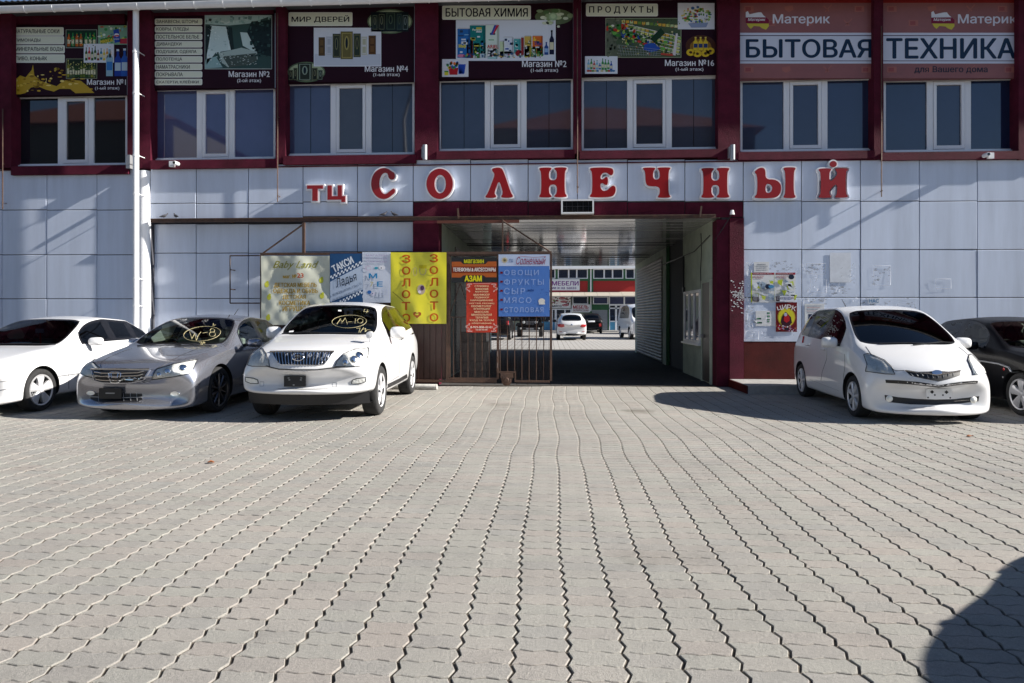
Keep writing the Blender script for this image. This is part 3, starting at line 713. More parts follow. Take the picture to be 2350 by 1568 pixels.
for px, py, lab, sgn in ((398, 376, 'white security camera under the curtain shop window', 1), (2270, 357, 'white security camera under the rightmost upper window', -1)):
    Yc = YP - .1; X, Z = wp(px, py, Yc)
    t = thing('security_camera', lab, 'camera', (X, Yc, Z), group='security cameras')
    b = MB(); b.box(X - .05 - sgn * .05, X + .05 - sgn * .05, Yc, YP - .03, Z - .06, Z + .06); b.build('junction_box', M['whitem'], t)
    b = MB(); b.lathe([(-.12, .0), (-.12, .035), (-.1, .042), (.04, .042), (.06, 0)], 14, 'Y', (X + sgn * .08, Yc, Z)); b.build('camera_body', M['whitem'], t, smooth=40)
    b = MB(); b.lathe([(-.125, .0), (-.125, .026), (-.119, .03)], 14, 'Y', (X + sgn * .08, Yc, Z)); b.build('lens', M['blackg'], t, smooth=40)
t = MB(); X, Z = wp(298, 373, YP - .05); t.box(X - .045, X + .045, YP - .12, YP - .013, Z - .14, Z + .15); one(t, 'junction_box', M['galv'], 'slim grey electrical box beside the white downpipe', 'box')
# pigeons
def pigeon(px, yaw, lab):
    X = wx(px, Yb); Z = ZB + .045
    b = MB(); t = thing('pigeon', lab, 'pigeon', (X, Yb, Z), yaw, 'pigeons on the beam'); t.scale = (.62, .62, .62)
    n = 12; P = [(-.15, .06, .004), (-.11, .07, .018), (-.06, .085, .035), (0, .095, .05), (.05, .11, .05), (.08, .135, .036), (.095, .16, .024), (.105, .18, .026), (.122, .185, .022), (.135, .182, .004)]
    k0 = 0
    for x, z, r in P:
        for j in range(n): a = 2 * math.pi * j / n; b.v.append((x, r * math.cos(a), z + r * math.sin(a)))
    for i in range(len(P) - 1):
        for j in range(n): b.f.append([i * n + j, i * n + (j + 1) % n, (i + 1) * n + (j + 1) % n, (i + 1) * n + j]); b.m.append(0); b.c.append(None)
    b.tube([(0, .015, .05), (.005, .015, 0)], .004, 5); b.tube([(0, -.015, .05), (.005, -.015, 0)], .004, 5)
    o = b.build('body', mat('pigeon_grey', (.05, .05, .06), .7), t, smooth=60, local=True)
    b = MB(); b.tube([(.133, 0, .182), (.15, 0, .176)], [.005, .001], 6); b.build('beak', M['black'], t, local=True)
for px, yw, l in ((376, .5, 'leftmost pigeon, perched near the left end of the steel beam'), (404, 2.6, 'second pigeon from the left on the steel beam'), (880, .3, 'pigeon on the beam above the white paper banner'), (905, 2.9, 'rightmost pigeon, on the beam beside the burgundy column')): pigeon(px, yw, l)
# ============================================================ CHANNEL LETTERS
def chaikin(P, n=2, q=.25):
    for _ in range(n):
        o = []
        for i in range(len(P)):
            a, b = P[i], P[(i + 1) % len(P)]
            o += [(a[0] + (b[0] - a[0]) * q, a[1] + (b[1] - a[1]) * q), (a[0] + (b[0] - a[0]) * (1 - q), a[1] + (b[1] - a[1]) * (1 - q))]
        P = o
    return P
def ellp(cx, cy, rx, ry, n=40, tilt=0):
    o = []
    for i in range(n):
        a = 2 * math.pi * i / n; x, y = rx * math.cos(a), ry * math.sin(a); t = R(tilt); o.append((cx + x * math.cos(t) - y * math.sin(t), cy + x * math.sin(t) + y * math.cos(t)))
    return o
Hh = [(0,1),(.46,1),(.46,.93),(.37,.86),(.37,.58),(.63,.58),(.63,.86),(.54,.93),(.54,1),(1,1),(1,.92),(.93,.85),(.93,.15),(1,.08),(1,0),(.54,0),(.54,.07),(.63,.14),(.63,.42),(.37,.42),(.37,.14),(.46,.07),(.46,0),(0,0),(0,.08),(.07,.15),(.07,.85),(0,.92)]
Ch = [(0,1),(.46,1),(.46,.94),(.38,.86),(.38,.61),(.60,.61),(.60,.86),(.52,.94),(.52,1),(1,1),(1,.94),(.93,.86),(.93,.14),(1,.06),(1,0),(.53,0),(.53,.06),(.60,.14),(.60,.37),(.22,.37),(.09,.46),(.08,.86),(0,.94)]
Ee = [(.02,1),(.82,1),(.92,.88),(.88,.73),(.76,.72),(.64,.82),(.50,.80),(.43,.72),(.42,.62),(.50,.60),(.58,.68),(.68,.69),(.71,.55),(.68,.41),(.58,.40),(.48,.48),(.41,.44),(.43,.30),(.52,.22),(.68,.25),(.80,.38),(.92,.41),(1,.32),(.98,.14),(.84,0),(0,0),(0,.08),(.09,.16),(.09,.84),(0,.92)]
El = [(.27,.97),(.42,1),(.55,.99),(.64,.92),(.74,.68),(.92,.18),(1,.08),(.98,0),(.60,0),(.55,.05),(.63,.15),(.57,.36),(.49,.56),(.39,.3),(.34,.15),(.42,.06),(.37,0),(.02,0),(0,.06),(.09,.16),(.27,.58),(.34,.78),(.25,.87),(.24,.94)]
Soft = [(.03,.90),(.16,.99),(.34,1),(.42,.9),(.42,.62),(.76,.62),(.96,.50),(1,.31),(.94,.11),(.74,0),(0,0),(0,.08),(.10,.16),(.10,.74),(.0,.84)]
SoftH = [(.42,.46),(.58,.46),(.67,.33),(.58,.19),(.42,.19)]
Ii = [(0,1),(1,1),(1,.92),(.86,.85),(.86,.15),(1,.08),(1,0),(0,0),(0,.08),(.14,.15),(.14,.85),(0,.92)]
Iy = [(0,1),(.44,1),(.44,.93),(.38,.86),(.38,.52),(.62,.76),(.62,.86),(.56,.93),(.56,1),(1,1),(1,.92),(.93,.85),(.93,.15),(1,.08),(1,0),(.56,0),(.56,.07),(.62,.14),(.62,.50),(.38,.26),(.38,.14),(.44,.07),(.44,0),(0,0),(0,.08),(.07,.15),(.07,.85),(0,.92)]
Cc = []
for k in range(17): a = R(50 + 262 * k / 16); Cc.append((.52 + .52 * math.cos(a), .5 + .5 * math.sin(a)))
Cc += [(.98, .2), (1.0, .3), (.92, .36), (.82, .30)]
for k in range(13): a = R(306 - 242 * k / 12); Cc.append((.58 + .22 * math.cos(a) * 1.02, .5 + .33 * math.sin(a)))
Cc += [(.70, .68), (.80, .60), (.95, .62), (1.0, .72), (.96, .84)]
Tt = [(0,1),(1,1),(1,.75),(.68,.75),(.68,0),(.32,0),(.32,.75),(0,.75)]
Ts = [(0,1),(.27,1),(.27,.38),(.56,.38),(.56,1),(.82,1),(.82,.38),(1,.38),(1,0),(.76,0),(.76,.14),(0,.14)]
def sc(P, x0, x1, y0=0, y1=1): return [(x0 + (x1 - x0) * a, y0 + (y1 - y0) * b) for a, b in P]
LET = [
 ('Т', [Tt], 704, 742, 425, 462, 0, 'small red block letter in the shape of a T, left of the smaller pair'),
 ('Ц', [Ts], 751, 793, 425, 465, 0, 'small red block letter like a U with a tail, right of the small pair'),
 ('С', [Cc], 851, 908, 385, 458, 1, 'big red letter in the shape of a C, first of the large word'),
 ('О', [ellp(.5, .49, .5, .5, tilt=0)[:], ellp(.52, .48, .2, .29)[::-1]], 978, 1040, 386, 457, 1, 'big red letter O with an open middle, second of the large word'),
 ('Л', [El], 1113, 1178, 384, 455, 1, 'big red letter shaped like an upturned V, third of the large word'),
 ('Н', [Hh], 1237, 1301, 384, 454, 1, 'big red letter H left of the thin brown conduit, fourth of the large word'),
 ('Е', [Ee], 1353, 1414, 384, 454, 1, 'big red letter E above the black display box, fifth of the large word'),
 ('Ч', [Ch], 1475, 1539, 384, 455, 1, 'big red letter shaped like a flat 4, sixth of the large word'),
 ('Н', [Hh], 1609, 1674, 385, 455, 1, 'big red letter H right of centre beneath the tube lamp, seventh of the large word'),
 ('Ы', [sc(Soft, 0, .66), sc(SoftH, 0, .66)[::-1], sc(Ii, .70, 1)], 1731, 1826, 384, 456, 1, 'wide double red letter like a b beside an I, eighth of the large word'),
 ('Й', [Iy, ellp(.5, 1.13, .13, .115, 20)], 1878, 1946, 386, 455, 1, 'last big red letter, a reversed N shape with a round dot on top')]
def curve_mesh(spl, off, ext):
    c = bpy.data.curves.new('c', 'CURVE'); c.dimensions = '2D'; c.fill_mode = 'BOTH'; c.offset = 0; c.extrude = ext
    for P in spl:
        s = c.splines.new('POLY'); s.points.add(len(P) - 1)
        for p, q in zip(s.points, P): p.co = (q[0], q[1], 0, 1)
        s.use_cyclic_u = True
    o = bpy.data.objects.new('c', c); COL.objects.link(o); dg = bpy.context.evaluated_depsgraph_get(); dg.update()
    me = bpy.data.meshes.new_from_object(o.evaluated_get(dg)); V = [tuple(v.co) for v in me.vertices]; Fc = [list(p.vertices) for p in me.polygons]
    bpy.data.objects.remove(o); bpy.data.curves.remove(c); bpy.data.meshes.remove(me); return V, Fc
def offs(P, d):
    n = len(P); A = sum(P[i][0] * P[(i + 1) % n][1] - P[(i + 1) % n][0] * P[i][1] for i in range(n)); s = 1 if A < 0 else -1
    o = []
    for i in range(n):
        a, b, c = P[i - 1], P[i], P[(i + 1) % n]
        n1 = Vector((-(b[1] - a[1]), b[0] - a[0])); n2 = Vector((-(c[1] - b[1]), c[0] - b[0]))
        if n1.length < 1e-9 or n2.length < 1e-9: o.append(b); continue
        m = n1.normalized() + n2.normalized()
        if m.length < .3: m = n1.normalized() * 1
        m.normalize(); k = 1 / max(.6, m.dot(n1.normalized()))
        o.append((b[0] + s * m.x * d * k, b[1] + s * m.y * d * k))
    return o
for ch, spl, x0, x1, y0, y1, rnd_, lab in LET:
    Yl = YW - .10; X0, Z1 = wp(x0, y0, Yl); X1, _ = wp(x1, y0, Yl); Z0 = wp((x0 + x1) / 2, y1, Yl)[1]; Z1 = wp((x0 + x1) / 2, y0, Yl)[1]
    t = thing('channel_letter', lab, 'letter', ((X0 + X1) / 2, YW, Z0), group='red channel letters on the facade')
    P3 = []
    for q, P in enumerate(spl):
        W = [(X0 + a * (X1 - X0), Z0 + b * (Z1 - Z0)) for a, b in P]
        if rnd_: W = chaikin(W, 2)
        P3.append(W)
    hole = lambda q: (q == 1 and ch in 'ОЫ')
    V, Fc = curve_mesh([offs(P, -.024 if hole(q) else .024) for q, P in enumerate(P3)], 0, .045)
    b = MB(); b.v = [(x, Yl + .045 - z, y) for x, y, z in V]; b.f = Fc; b.m = [0] * len(Fc); b.c = [None] * len(Fc); b.build('white_case', M['letw'], t)
    V, Fc = curve_mesh([offs(P, .006 if hole(q) else -.006) for q, P in enumerate(P3)], 0, .004)
    b = MB(); b.v = [(x, Yl - .004 - z, y) for x, y, z in V]; b.f = Fc; b.m = [0] * len(Fc); b.c = [None] * len(Fc); b.build('red_face', M['redl'], t)

# ============================================================ UPPER SIGNS
def C(h):  # sRGB hex -> linear
    return tuple((int(h[i:i + 2], 16) / 255) ** 2.2 for i in (0, 2, 4))
DK = C('2e0c1e'); CR = C('dfe3cf'); INK = C('0e1020'); WH = C('e6e6ea')
s1 = lambda x, y: (x * .3097, y * .3097); s3 = lambda x, y: (626.7 + x * .3097, y * .3097); s5 = lambda x, y: (1253.3 + x * .3098, y * .3098); s6 = lambda x, y: (1684 + x * .3097, y * .3097)
M['signb'] = mat('dark_maroon_sign', C('2a0a1c'), .6, spec=.2, var=.08, vs=1)
def sign(lab, mp, r, px=None, col='signb', Y=YS - .04):
    X0, Z = wp(*mp((r[0] + r[2]) / 2, r[3]), Y)
    t = thing('shop_sign', lab, 'sign', (X0, Y, Z), group='shop signs above the upper windows')
    B = Board(t, Y, mp); B.plate(*r, M[col], .03)
    e = MB(); a = wp(*mp(r[0], r[1]), Y); c = wp(*mp(r[2], r[3]), Y); q = .018
    e.box(a[0] - q, a[0], Y - .008, Y + .03, c[1], a[1]); e.box(c[0], c[0] + q, Y - .008, Y + .03, c[1], a[1]); e.build('edge_strip', M['galv'], t)
    return B
rs = random.Random(11)
def pick(*h): return C(rs.choice(h))
def bottle(B, x, y, w, h, c, cap=None, lay=3, lab=None):
    B.poly([(x, y), (x, y - h * .62), (x + w * .32, y - h * .76), (x + w * .34, y - h * .93), (x + w * .66, y - h * .93), (x + w * .68, y - h * .76), (x + w, y - h * .62), (x + w, y)], c, lay)
    B.rect(x + w * .3, y - h, x + w * .7, y - h * .92, cap or c, lay)
    B.rect(x + w * .08, y - h * .5, x + w * .92, y - h * .2, lab or C('d8d2b0'), lay + 1)
def doorp(B, x0, y0, x1, y1, c, c2, lay=3, oval=True):
    B.rect(x0, y0, x1, y1, c, lay); w, h = x1 - x0, y1 - y0
    B.rect(x0 + w * .1, y0 + h * .05, x1 - w * .1, y1 - h * .04, c2, lay + 1); B.rect(x0 + w * .16, y0 + h * .08, x1 - w * .16, y1 - h * .07, c, lay + 2)
    if oval: B.ell((x0 + x1) / 2, y0 + h * .42, w * .2, h * .26, c2, lay + 3, 14); B.ell((x0 + x1) / 2, y0 + h * .42, w * .1, h * .2, C('10202a'), lay + 4, 14)
    else:
        B.rect(x0 + w * .25, y0 + h * .14, x1 - w * .25, y0 + h * .45, c2, lay + 3); B.rect(x0 + w * .25, y0 + h * .55, x1 - w * .25, y0 + h * .88, c2, lay + 3)
def shop_no(B, t, r, t2, r2): B.text(t, *r, WH, .025); B.text(t2, *r2, WH, .018)
def tagt(B, r, t, tr, bold=.02):
    B.rect(*r, C('f2f2ea'), 1, 10); B.rect(r[0] + 4, r[1] + 4, r[2] - 4, r[3] - 4, CR, 2, 9); B.text(t, *tr, INK, bold)
def speck(B, r, n, pal, s0, s1, lay=12):
    for k in range(n):
        x, y = rs.uniform(r[0], r[2]), rs.uniform(r[1], r[3]); w_, h_ = rs.uniform(s0, s1), rs.uniform(s0, s1); a = rs.uniform(-.6, .6)
        B.poly([(x, y), (min(r[2], x + w_), y + a * 4), (min(r[2], x + w_ * .8), min(r[3], y + h_)), (x - a * 3, min(r[3], y + h_ * .8))], C(rs.choice(pal)), lay + k % 4)
# 1 drinks
B = sign('dark sign with drink photos and a golden splash, leftmost above the upper windows', s1, (92, 182, 943, 706))
for r, t, tr in (((103, 203, 472, 266), 'НАТУРАЛЬНЫЕ СОКИ', (110, 218, 440, 247)), ((103, 269, 475, 329), 'ЛИМОНАДЫ', (110, 287, 300, 314)), ((103, 336, 480, 396), 'МИНЕРАЛЬНЫЕ ВОДЫ', (113, 350, 468, 383)), ((103, 404, 480, 466), 'ПИВО, КОНЬЯК', (118, 420, 350, 452))): tagt(B, r, t, tr)
B.rect(488, 220, 720, 357, C('9aa39a'), 2); B.rect(492, 224, 716, 353, C('123524'), 3)
for k in range(7): bottle(B, 500 + k * 30 + (8 if k > 3 else 0), 345, 22, 100, pick('b03030', '2c8a3c', 'd8b030', 'c06020', '3a9a50'), C('2a9040'), 4)
B.rect(728, 190, 943, 332, C('7fa98c'), 2)
for k in range(40): B.ell(rs.uniform(735, 935), rs.uniform(196, 320), rs.uniform(4, 16), rs.uniform(4, 12), pick('d7e3d2', '3e8e4e', 'c8d45c', 'b5402c', '7fb7c8'), 3, 7)
B.poly([(840, 225), (880, 215), (895, 310), (850, 320)], C('2848a8'), 4); B.ell(866, 262, 18, 14, C('e8e8f0'), 5, 12); B.poly([(850, 262), (884, 262), (880, 272), (855, 273)], C('c02030'), 6); B.text('pepsi', 848, 285, 885, 298, C('e8e8f0'), part=False, lay=6)
B.poly([(745, 290), (835, 270), (838, 305), (748, 328)], C('3a7a30'), 4); B.text('MIRINDA', 745, 292, 838, 318, C('e8c840'), .03, part=False, lay=5, rot=12)
B.poly([(885, 290), (943, 285), (943, 325), (890, 325)], C('b83040'), 4)
speck(B, (496, 260, 712, 345), 60, ['2c8a3c', 'b03030', 'd8b030', '0e2a1c', 'd8d8c0', '1c5a2c'], 3, 10, 6); speck(B, (500, 470, 712, 575), 70, ['8a8a30', '2c4a1c', 'c8c070', '101a0a', 'a8a470', 'e0dcb0'], 3, 10, 6)
B.rect(622, 326, 846, 466, C('dcdfe6'), 5)
for k in range(9): bottle(B, 632 + k * 22, 450 - (k % 2) * 6, 18, rs.uniform(70, 108), pick('c03030', '3a5a2c', '2c7a9a', 'd09030', '7a3a20', '2a3a7a', 'd8c040'), None, 6)
B.rect(490, 436, 720, 584, C('8e9478'), 2); B.rect(494, 440, 716, 580, C('1c2a12'), 3)
for k in range(11): bottle(B, 498 + k * 19.5, 574, 17, rs.uniform(95, 130), pick('5a6a20', '8a8a30', '2c4a1c', 'a09a50', '4a5a3a'), C('c8c070'), 4)
for k, (x, h, c) in enumerate(((788, 215, '8fb4c4'), (850, 200, '1f3f9a'), (900, 205, '2a5ab0'))): bottle(B, x, 566, 50, h, C(c), C('d8e4ee'), 7, C('3a7ac0') if k == 0 else C('b8ccd8'))
pts = [(95, 700), (95, 610), (150, 560), (190, 575), (235, 520), (245, 480), (255, 560), (300, 600), (360, 620), (420, 640), (470, 600), (520, 590), (600, 600), (650, 640), (700, 690), (640, 690), (560, 692), (520, 660), (440, 660), (400, 680), (340, 665), (280, 640), (230, 650), (190, 690), (150, 700)]
B.poly(pts, C('b8962c'), 2)
for k in range(70):
    x = rs.uniform(100, 680); yy = 600 + 50 * math.sin(x / 90) * .6 + rs.gauss(0, 30); B.ell(x, yy, rs.uniform(3, 22), rs.uniform(2, 10), pick('d8b848', '8a6a18', 'e8d278', 'c8a030'), 3, 8)
shop_no(B, 'Магазин №1', (645, 588, 934, 630), '(1-ый этаж)', (705, 642, 885, 671)); B.done()
# 2 curtains
B = sign('dark sign listing nine curtain and bedding words beside a bedroom photo', s1, (1128, 120, 2037, 655))
W9 = (('ЗАНАВЕСЫ, ШТОРЫ', 1465), ('КОВРЫ, ПЛЕДЫ', 1397), ('ПОСТЕЛЬНОЕ БЕЛЬЕ', 1476), ('ДИВАНДЕКИ', 1345), ('ПОДУШКИ, ОДЕЯЛА', 1457), ('ПОЛОТЕНЦА', 1350), ('НАМАТРАСНИКИ', 1407), ('ПОКРЫВАЛА', 1355), ('СКАТЕРТИ, КЛЕЁНКИ', 1472))
for k, (t, xe) in enumerate(W9):
    y = 139 + k * 55.7; tagt(B, (1148, y, 1499, y + 47), t, (1160, y + 10, xe, y + 37))
B.rect(1517, 113, 2016, 514, C('b4beb8'), 1); B.rect(1521, 118, 2012, 509, C('38504c'), 2)
B.poly([(1521, 118), (2012, 118), (1850, 175), (1700, 190), (1521, 180)], C('a9c4c0'), 3)
B.poly([(1560, 190), (1690, 200), (1720, 370), (1600, 390), (1530, 480), (1540, 260)], C('d4e6e4'), 3)
B.poly([(1521, 190), (1570, 195), (1548, 330), (1521, 470)], C('24302e'), 4); B.poly([(1675, 200), (1720, 205), (1735, 365), (1712, 375)], C('22302e'), 4)
B.poly([(1780, 240), (1850, 245), (1900, 360), (1880, 385), (1800, 340)], C('c2d6d2'), 3); B.poly([(1830, 240), (1865, 160), (2012, 150), (2012, 420), (1910, 400)], C('1d2c2c'), 4)
B.poly([(1620, 395), (1790, 355), (1905, 385), (1910, 440), (1830, 480), (1690, 500), (1650, 470)], C('a8bab4'), 5); B.poly([(1650, 420), (1800, 405), (1900, 395), (1905, 450), (1830, 485), (1700, 500)], C('4a5650'), 6)
for k in range(60): B.ell(rs.uniform(1640, 1900), rs.uniform(400, 490), 6, 3, pick('8fa09a', '5e6a64', 'c0ccc8'), 7, 6)
for k in range(26): B.line([(1565 + k * 5.2, 200), (1560 + k * 5.0, 380)], 1.2, C('aac4c0'), 4)
speck(B, (1850, 160, 2008, 420), 60, ['2c4240', '1a2828', '3a5450', '142020'], 8, 26, 5); speck(B, (1530, 200, 1700, 480), 50, ['c2d8d6', 'dceceb', 'a8c2c0', 'e6f2f0'], 4, 14, 4); speck(B, (1524, 120, 2008, 175), 40, ['8fb0ac', 'b8d0cc', '6a8a86'], 8, 30, 4)
B.line([(1675, 118), (1675, 160)], 3, C('c0ccc8'), 6)
for k in range(9): B.ell(1640 + k * 9, 165 + abs(k - 4) * -4 + 10, 4, 7, C('d0dcd6'), 6, 8)
B.poly([(1521, 440), (1600, 420), (1650, 500), (1521, 509)], C('8fb0b0'), 3)
shop_no(B, 'Магазин №2', (1695, 528, 1999, 572), '(2-ой этаж)', (1758, 584, 1935, 617)); B.done()
# 3 doors
B = sign('dark sign showing carved doors on a white photo, above the third window', s3, (90, 60, 1046, 608))
tagt(B, (115, 92, 588, 194), 'МИР ДВЕРЕЙ', (137, 115, 565, 170), .03)
B.ell(866, 160, 168, 92, C('5a6a50'), 1, 24); B.ell(866, 160, 158, 82, C('a8b490'), 2, 24); B.rect(726, 90, 1004, 236, C('0c1a1e'), 3)
for x0, x1, y0 in ((735, 775, 110), (780, 830, 100), (834, 910, 90), (915, 955, 100), (958, 1002, 110)): doorp(B, x0, y0, x1, 225, pick('1e2c2a', '22343a', '141e1c'), pick('4a5a4a', '6a705a', '7a8a8a'), 4)
B.ell(247, 535, 140, 76, C('5a6a50'), 1, 24); B.ell(247, 535, 130, 66, C('a8b490'), 2, 24)
for x0, x1, y0 in ((115, 148, 520), (152, 180, 505), (184, 288, 470), (290, 330, 505), (334, 368, 520)): doorp(B, x0, y0, x1, 598 - abs(x0 - 184) * .03, pick('2a3026', '1c241e'), pick('7a7a5a', '8a9a8a'), 4)
B.rect(302, 207, 802, 494, C('d9dde6'), 3); B.rect(310, 400, 795, 486, C('c4cad6'), 4)
for x0, y0, x1, y1, c, c2, ov in ((338, 278, 385, 415, '4a3a26', '6a5230', False), (392, 270, 440, 412, 'c8ccd4', 'b0b6c0', False), (442, 252, 500, 430, '33382c', '6e7050', True), (596, 250, 650, 425, '2e3a2e', '76744c', True), (652, 270, 700, 412, 'd0d2d2', 'b4b49a', False), (708, 265, 762, 405, '4e3620', '6e4e2c', False), (502, 236, 592, 440, '6a6238', 'a2955a', True)): doorp(B, x0, y0, x1, y1, C(c), C(c2), 5 if x0 != 502 else 10, ov)
shop_no(B, 'Магазин №4', (680, 488, 1000, 533), '(1-ый этаж)', (742, 541, 938, 572)); B.done()
# 4 household
B = sign('dark sign with washing powder packs and white flowers, above the fourth window', s3, (1220, 32, 2222, 582))
tagt(B, (1253, 42, 1910, 147), 'БЫТОВАЯ ХИМИЯ', (1278, 62, 1888, 125), .03)
B.ell(2080, 125, 140, 60, C('5d6b4c'), 1, 20)
for k in range(26): B.ell(2080 + rs.gauss(0, 55), 125 + rs.gauss(0, 24), rs.uniform(10, 30), rs.uniform(8, 20), pick('dfe6cf', 'b8c8a0', '8aa078', '5a7a50', 'cfd8c0'), 2 + k % 5, 9)
B.ell(2075, 125, 32, 30, C('9ab894'), 7, 16); B.ell(2075, 122, 20, 18, C('b8d2ae'), 8, 16)
B.rect(1355, 150, 2094, 452, C('dbe0ea'), 2)
def pack(x0, y0, x1, y1, c, c2=None, t=None, tc='f0f0f0', tr=None):
    B.rect(x0, y0, x1, y1, C(c), 4); 
    if c2:
        for k in range(7): q_ = rs.uniform(.1, .45); xx = rs.uniform(x0 + 3, x1 - (x1 - x0) * q_ - 2); yy = rs.uniform(y0 + 6, y1 - 24); B.rect(xx, yy, xx + (x1 - x0) * q_, yy + rs.uniform(5, 20), C(rs.choice([c2, c2, c, 'e0e4e8', '30405a'])), 5)
    B.rect(x1 - (x1 - x0) * .16, y0, x1, y1, tuple(v * .6 for v in C(c)), 5)
    B.poly([(x0, y0), (x1, y0), (x1 - (x1 - x0) * .1, y0 - 8), (x0 + (x1 - x0) * .1, y0 - 8)], C('c8ccd0'), 4)
    if t: B.text(t, *(tr or (x0 + 8, (y0 + y1) / 2 - 12, x1 - 8, (y0 + y1) / 2 + 12)), C(tc), .03, part=False, lay=7)
pack(1458, 190, 1575, 400, '1c7a78', 'c8c050', 'Pampers', 'e8f0e0', (1478, 215, 1548, 235)); pack(1366, 215, 1462, 430, '2a6ab0', '8ac0d8', 'Миф', 'f0e040', (1376, 330, 1430, 362))
pack(1566, 188, 1676, 420, 'd8e6da', '3a9a50'); B.text('ARIEL', 1586, 335, 1670, 360, C('c02030'), .03, part=False, lay=8); B.poly([(1640, 188), (1676, 188), (1630, 260), (1610, 262)], C('3050a8'), 6); B.poly([(1655, 188), (1676, 188), (1640, 250), (1628, 256)], C('c03040'), 7)
pack(1680, 310, 1712, 425, 'c6d8ae', None); pack(1704, 280, 1782, 400, 'd6dee8', '2a50a0'); pack(1785, 290, 1835, 400, '4aa0a0', 'd8e8e4'); pack(1838, 280, 1858, 410, '903030'); pack(1862, 270, 1915, 420, 'cfae50', 'e8e0c0', 'Tonus', '2a6a3a', (1868, 316, 1912, 332)); pack(1922, 268, 1998, 400, 'd86a28', 'e8c040', 'Tide', '20308a', (1934, 310, 1990, 338))
pack(1486, 330, 1532, 432, '2f8a3a', 'c8d860'); pack(1436, 300, 1482, 432, '7a2030', '202020'); pack(1540, 310, 1576, 430, 'bcd8e0', '3a7ac0'); pack(1590, 370, 1662, 438, '9fd0d2', 'e0f0ee'); pack(1676, 390, 1786, 425, 'e2e6ec', None, 'persil', '305080', (1690, 400, 1750, 414)); pack(1862, 350, 1906, 425, 'c8c848', None); pack(1912, 355, 1950, 425, '3a9a58', 'e0e8d0'); pack(1954, 350, 2000, 420, '6ab04a', 'c8e08a')
B.ell(1820, 395, 26, 24, C('8a2028'), 5, 12); bottle(B, 2048, 405, 34, 180, C('1e1e3a'), C('101020'), 5); bottle(B, 2010, 408, 30, 95, C('2a4a8a'), None, 5, C('90b0d8'))
B.ell(1395, 415, 28, 12, C('d080a0'), 6, 12)
speck(B, (1370, 395, 2040, 432), 70, ['c8ccd4', '3a5a8a', '5a9a6a', 'd0b060', '903848', 'e4e6ea', '304050'], 6, 18)
B.rect(1253, 440, 1448, 571, C('dcdce2'), 5); B.poly([(1300, 505), (1372, 505), (1366, 556), (1308, 556)], C('b02028'), 6)
for k in range(14): B.ell(rs.uniform(1290, 1370), rs.uniform(465, 505), 10, 12, pick('40a050', 'd8c040', '4080c0', 'e07030', 'd0e0e0'), 7, 8)
for k in range(7): B.poly([(1372 + k * 8, 480), (1380 + k * 8, 476), (1388 + k * 5, 545), (1374 + k * 6, 552)], C('2a50b8'), 8)
B.rect(1270, 535, 1300, 560, C('d8d040'), 7); B.rect(1270, 527, 1300, 536, C('3a8a40'), 7)
shop_no(B, 'Магазин №2', (1845, 450, 2174, 498), '(1-ый этаж)', (1909, 508, 2112, 541)); B.done()
# 5 groceries
B = sign('dark sign with a full supermarket trolley photo, above the fifth window', s5, (262, 8, 1276, 554))
tagt(B, (295, 28, 828, 122), 'П Р О Д У К Т Ы', (318, 48, 793, 104), .03)
B.rect(440, 135, 1001, 428, C('a0a68c'), 2); B.rect(444, 139, 997, 424, C('4a5a40'), 3)
B.poly([(444, 139), (560, 139), (510, 300), (560, 424), (444, 424)], C('5d6452'), 4)
for row in range(6):
    for k in range(15):
        x = 560 + k * 30 + row * 26; y = 150 + row * 32 + k * 7 * (1 if row > 0 else .4)
        if x < 985 and y < 400: B.rect(x, y, x + 24, y + 20, pick('c8c870', '8ab05a', 'd8a840', 'b8c890', '6a8a3a', 'e0d8a0'), 5)
    x0_, y0_ = 560 + row * 26, 174 + row * 32
    B.line([(x0_, y0_), (min(990, x0_ + 430), y0_ + 100 * min(1, (990 - x0_) / 430))], 5, C('d8d8cc'), 6)
for k in range(130):
    t = rs.random(); x = 480 + t * 380 + rs.gauss(0, 25); y = 215 + t * 130 + rs.gauss(0, 26)
    if 450 < x < 985 and 145 < y < 415: B.ell(x, y, rs.uniform(8, 20), rs.uniform(6, 15), pick('3a7a30', '6aa84a', 'c8c040', '2a5030', 'b83828', '3050a0', 'd8d8c8', '88b060', '24402c'), 7 + k % 5, 8)
B.poly([(730, 330), (800, 320), (840, 370), (780, 390), (720, 370)], C('2a50a8'), 13); B.poly([(770, 290), (850, 210), (880, 250), (800, 320)], C('1e3a22'), 13)
for k in range(15): B.line([(540 + k * 20, 340 + k * 3), (560 + k * 18, 418)], 2.2, C('9aa0a0'), 14)
for k in range(4): B.line([(530, 335 + k * 22), (850, 372 + k * 14)], 2.2, C('9aa0a0'), 14)
B.poly([(935, 410), (960, 250), (975, 255), (958, 415)], C('d8d0d0'), 12); B.poly([(850, 395), (940, 405), (938, 418), (850, 410)], C('b84a3a'), 15)
B.rect(975, 24, 1247, 219, C('d9dce4'), 6)
for k in range(90):
    a = rs.uniform(0, 6.28); q = rs.random() ** .5; x = 1112 + 105 * q * math.cos(a); y = 120 + 65 * q * math.sin(a); B.ell(x, y, rs.uniform(5, 15), rs.uniform(4, 12), pick('3a7a3a', '8ab85a', 'd8d0a0', 'b84a38', '5a8a40', 'd0c060', '486a9a', 'e0e0d8'), 7 + k % 5, 8)
B.poly([(1050, 175), (1200, 170), (1185, 205), (1075, 208)], C('8a98b8'), 12)
B.ell(1145, 340, 112, 80, C('4a2a16'), 1, 24); B.ell(1145, 350, 80, 60, C('8a6420'), 2, 24)
for k in range(3): bottle(B, 1090 + k * 37, 375, 34, 100, C('d8b830'), C('e8d060'), 4, C('2a3a6a'))
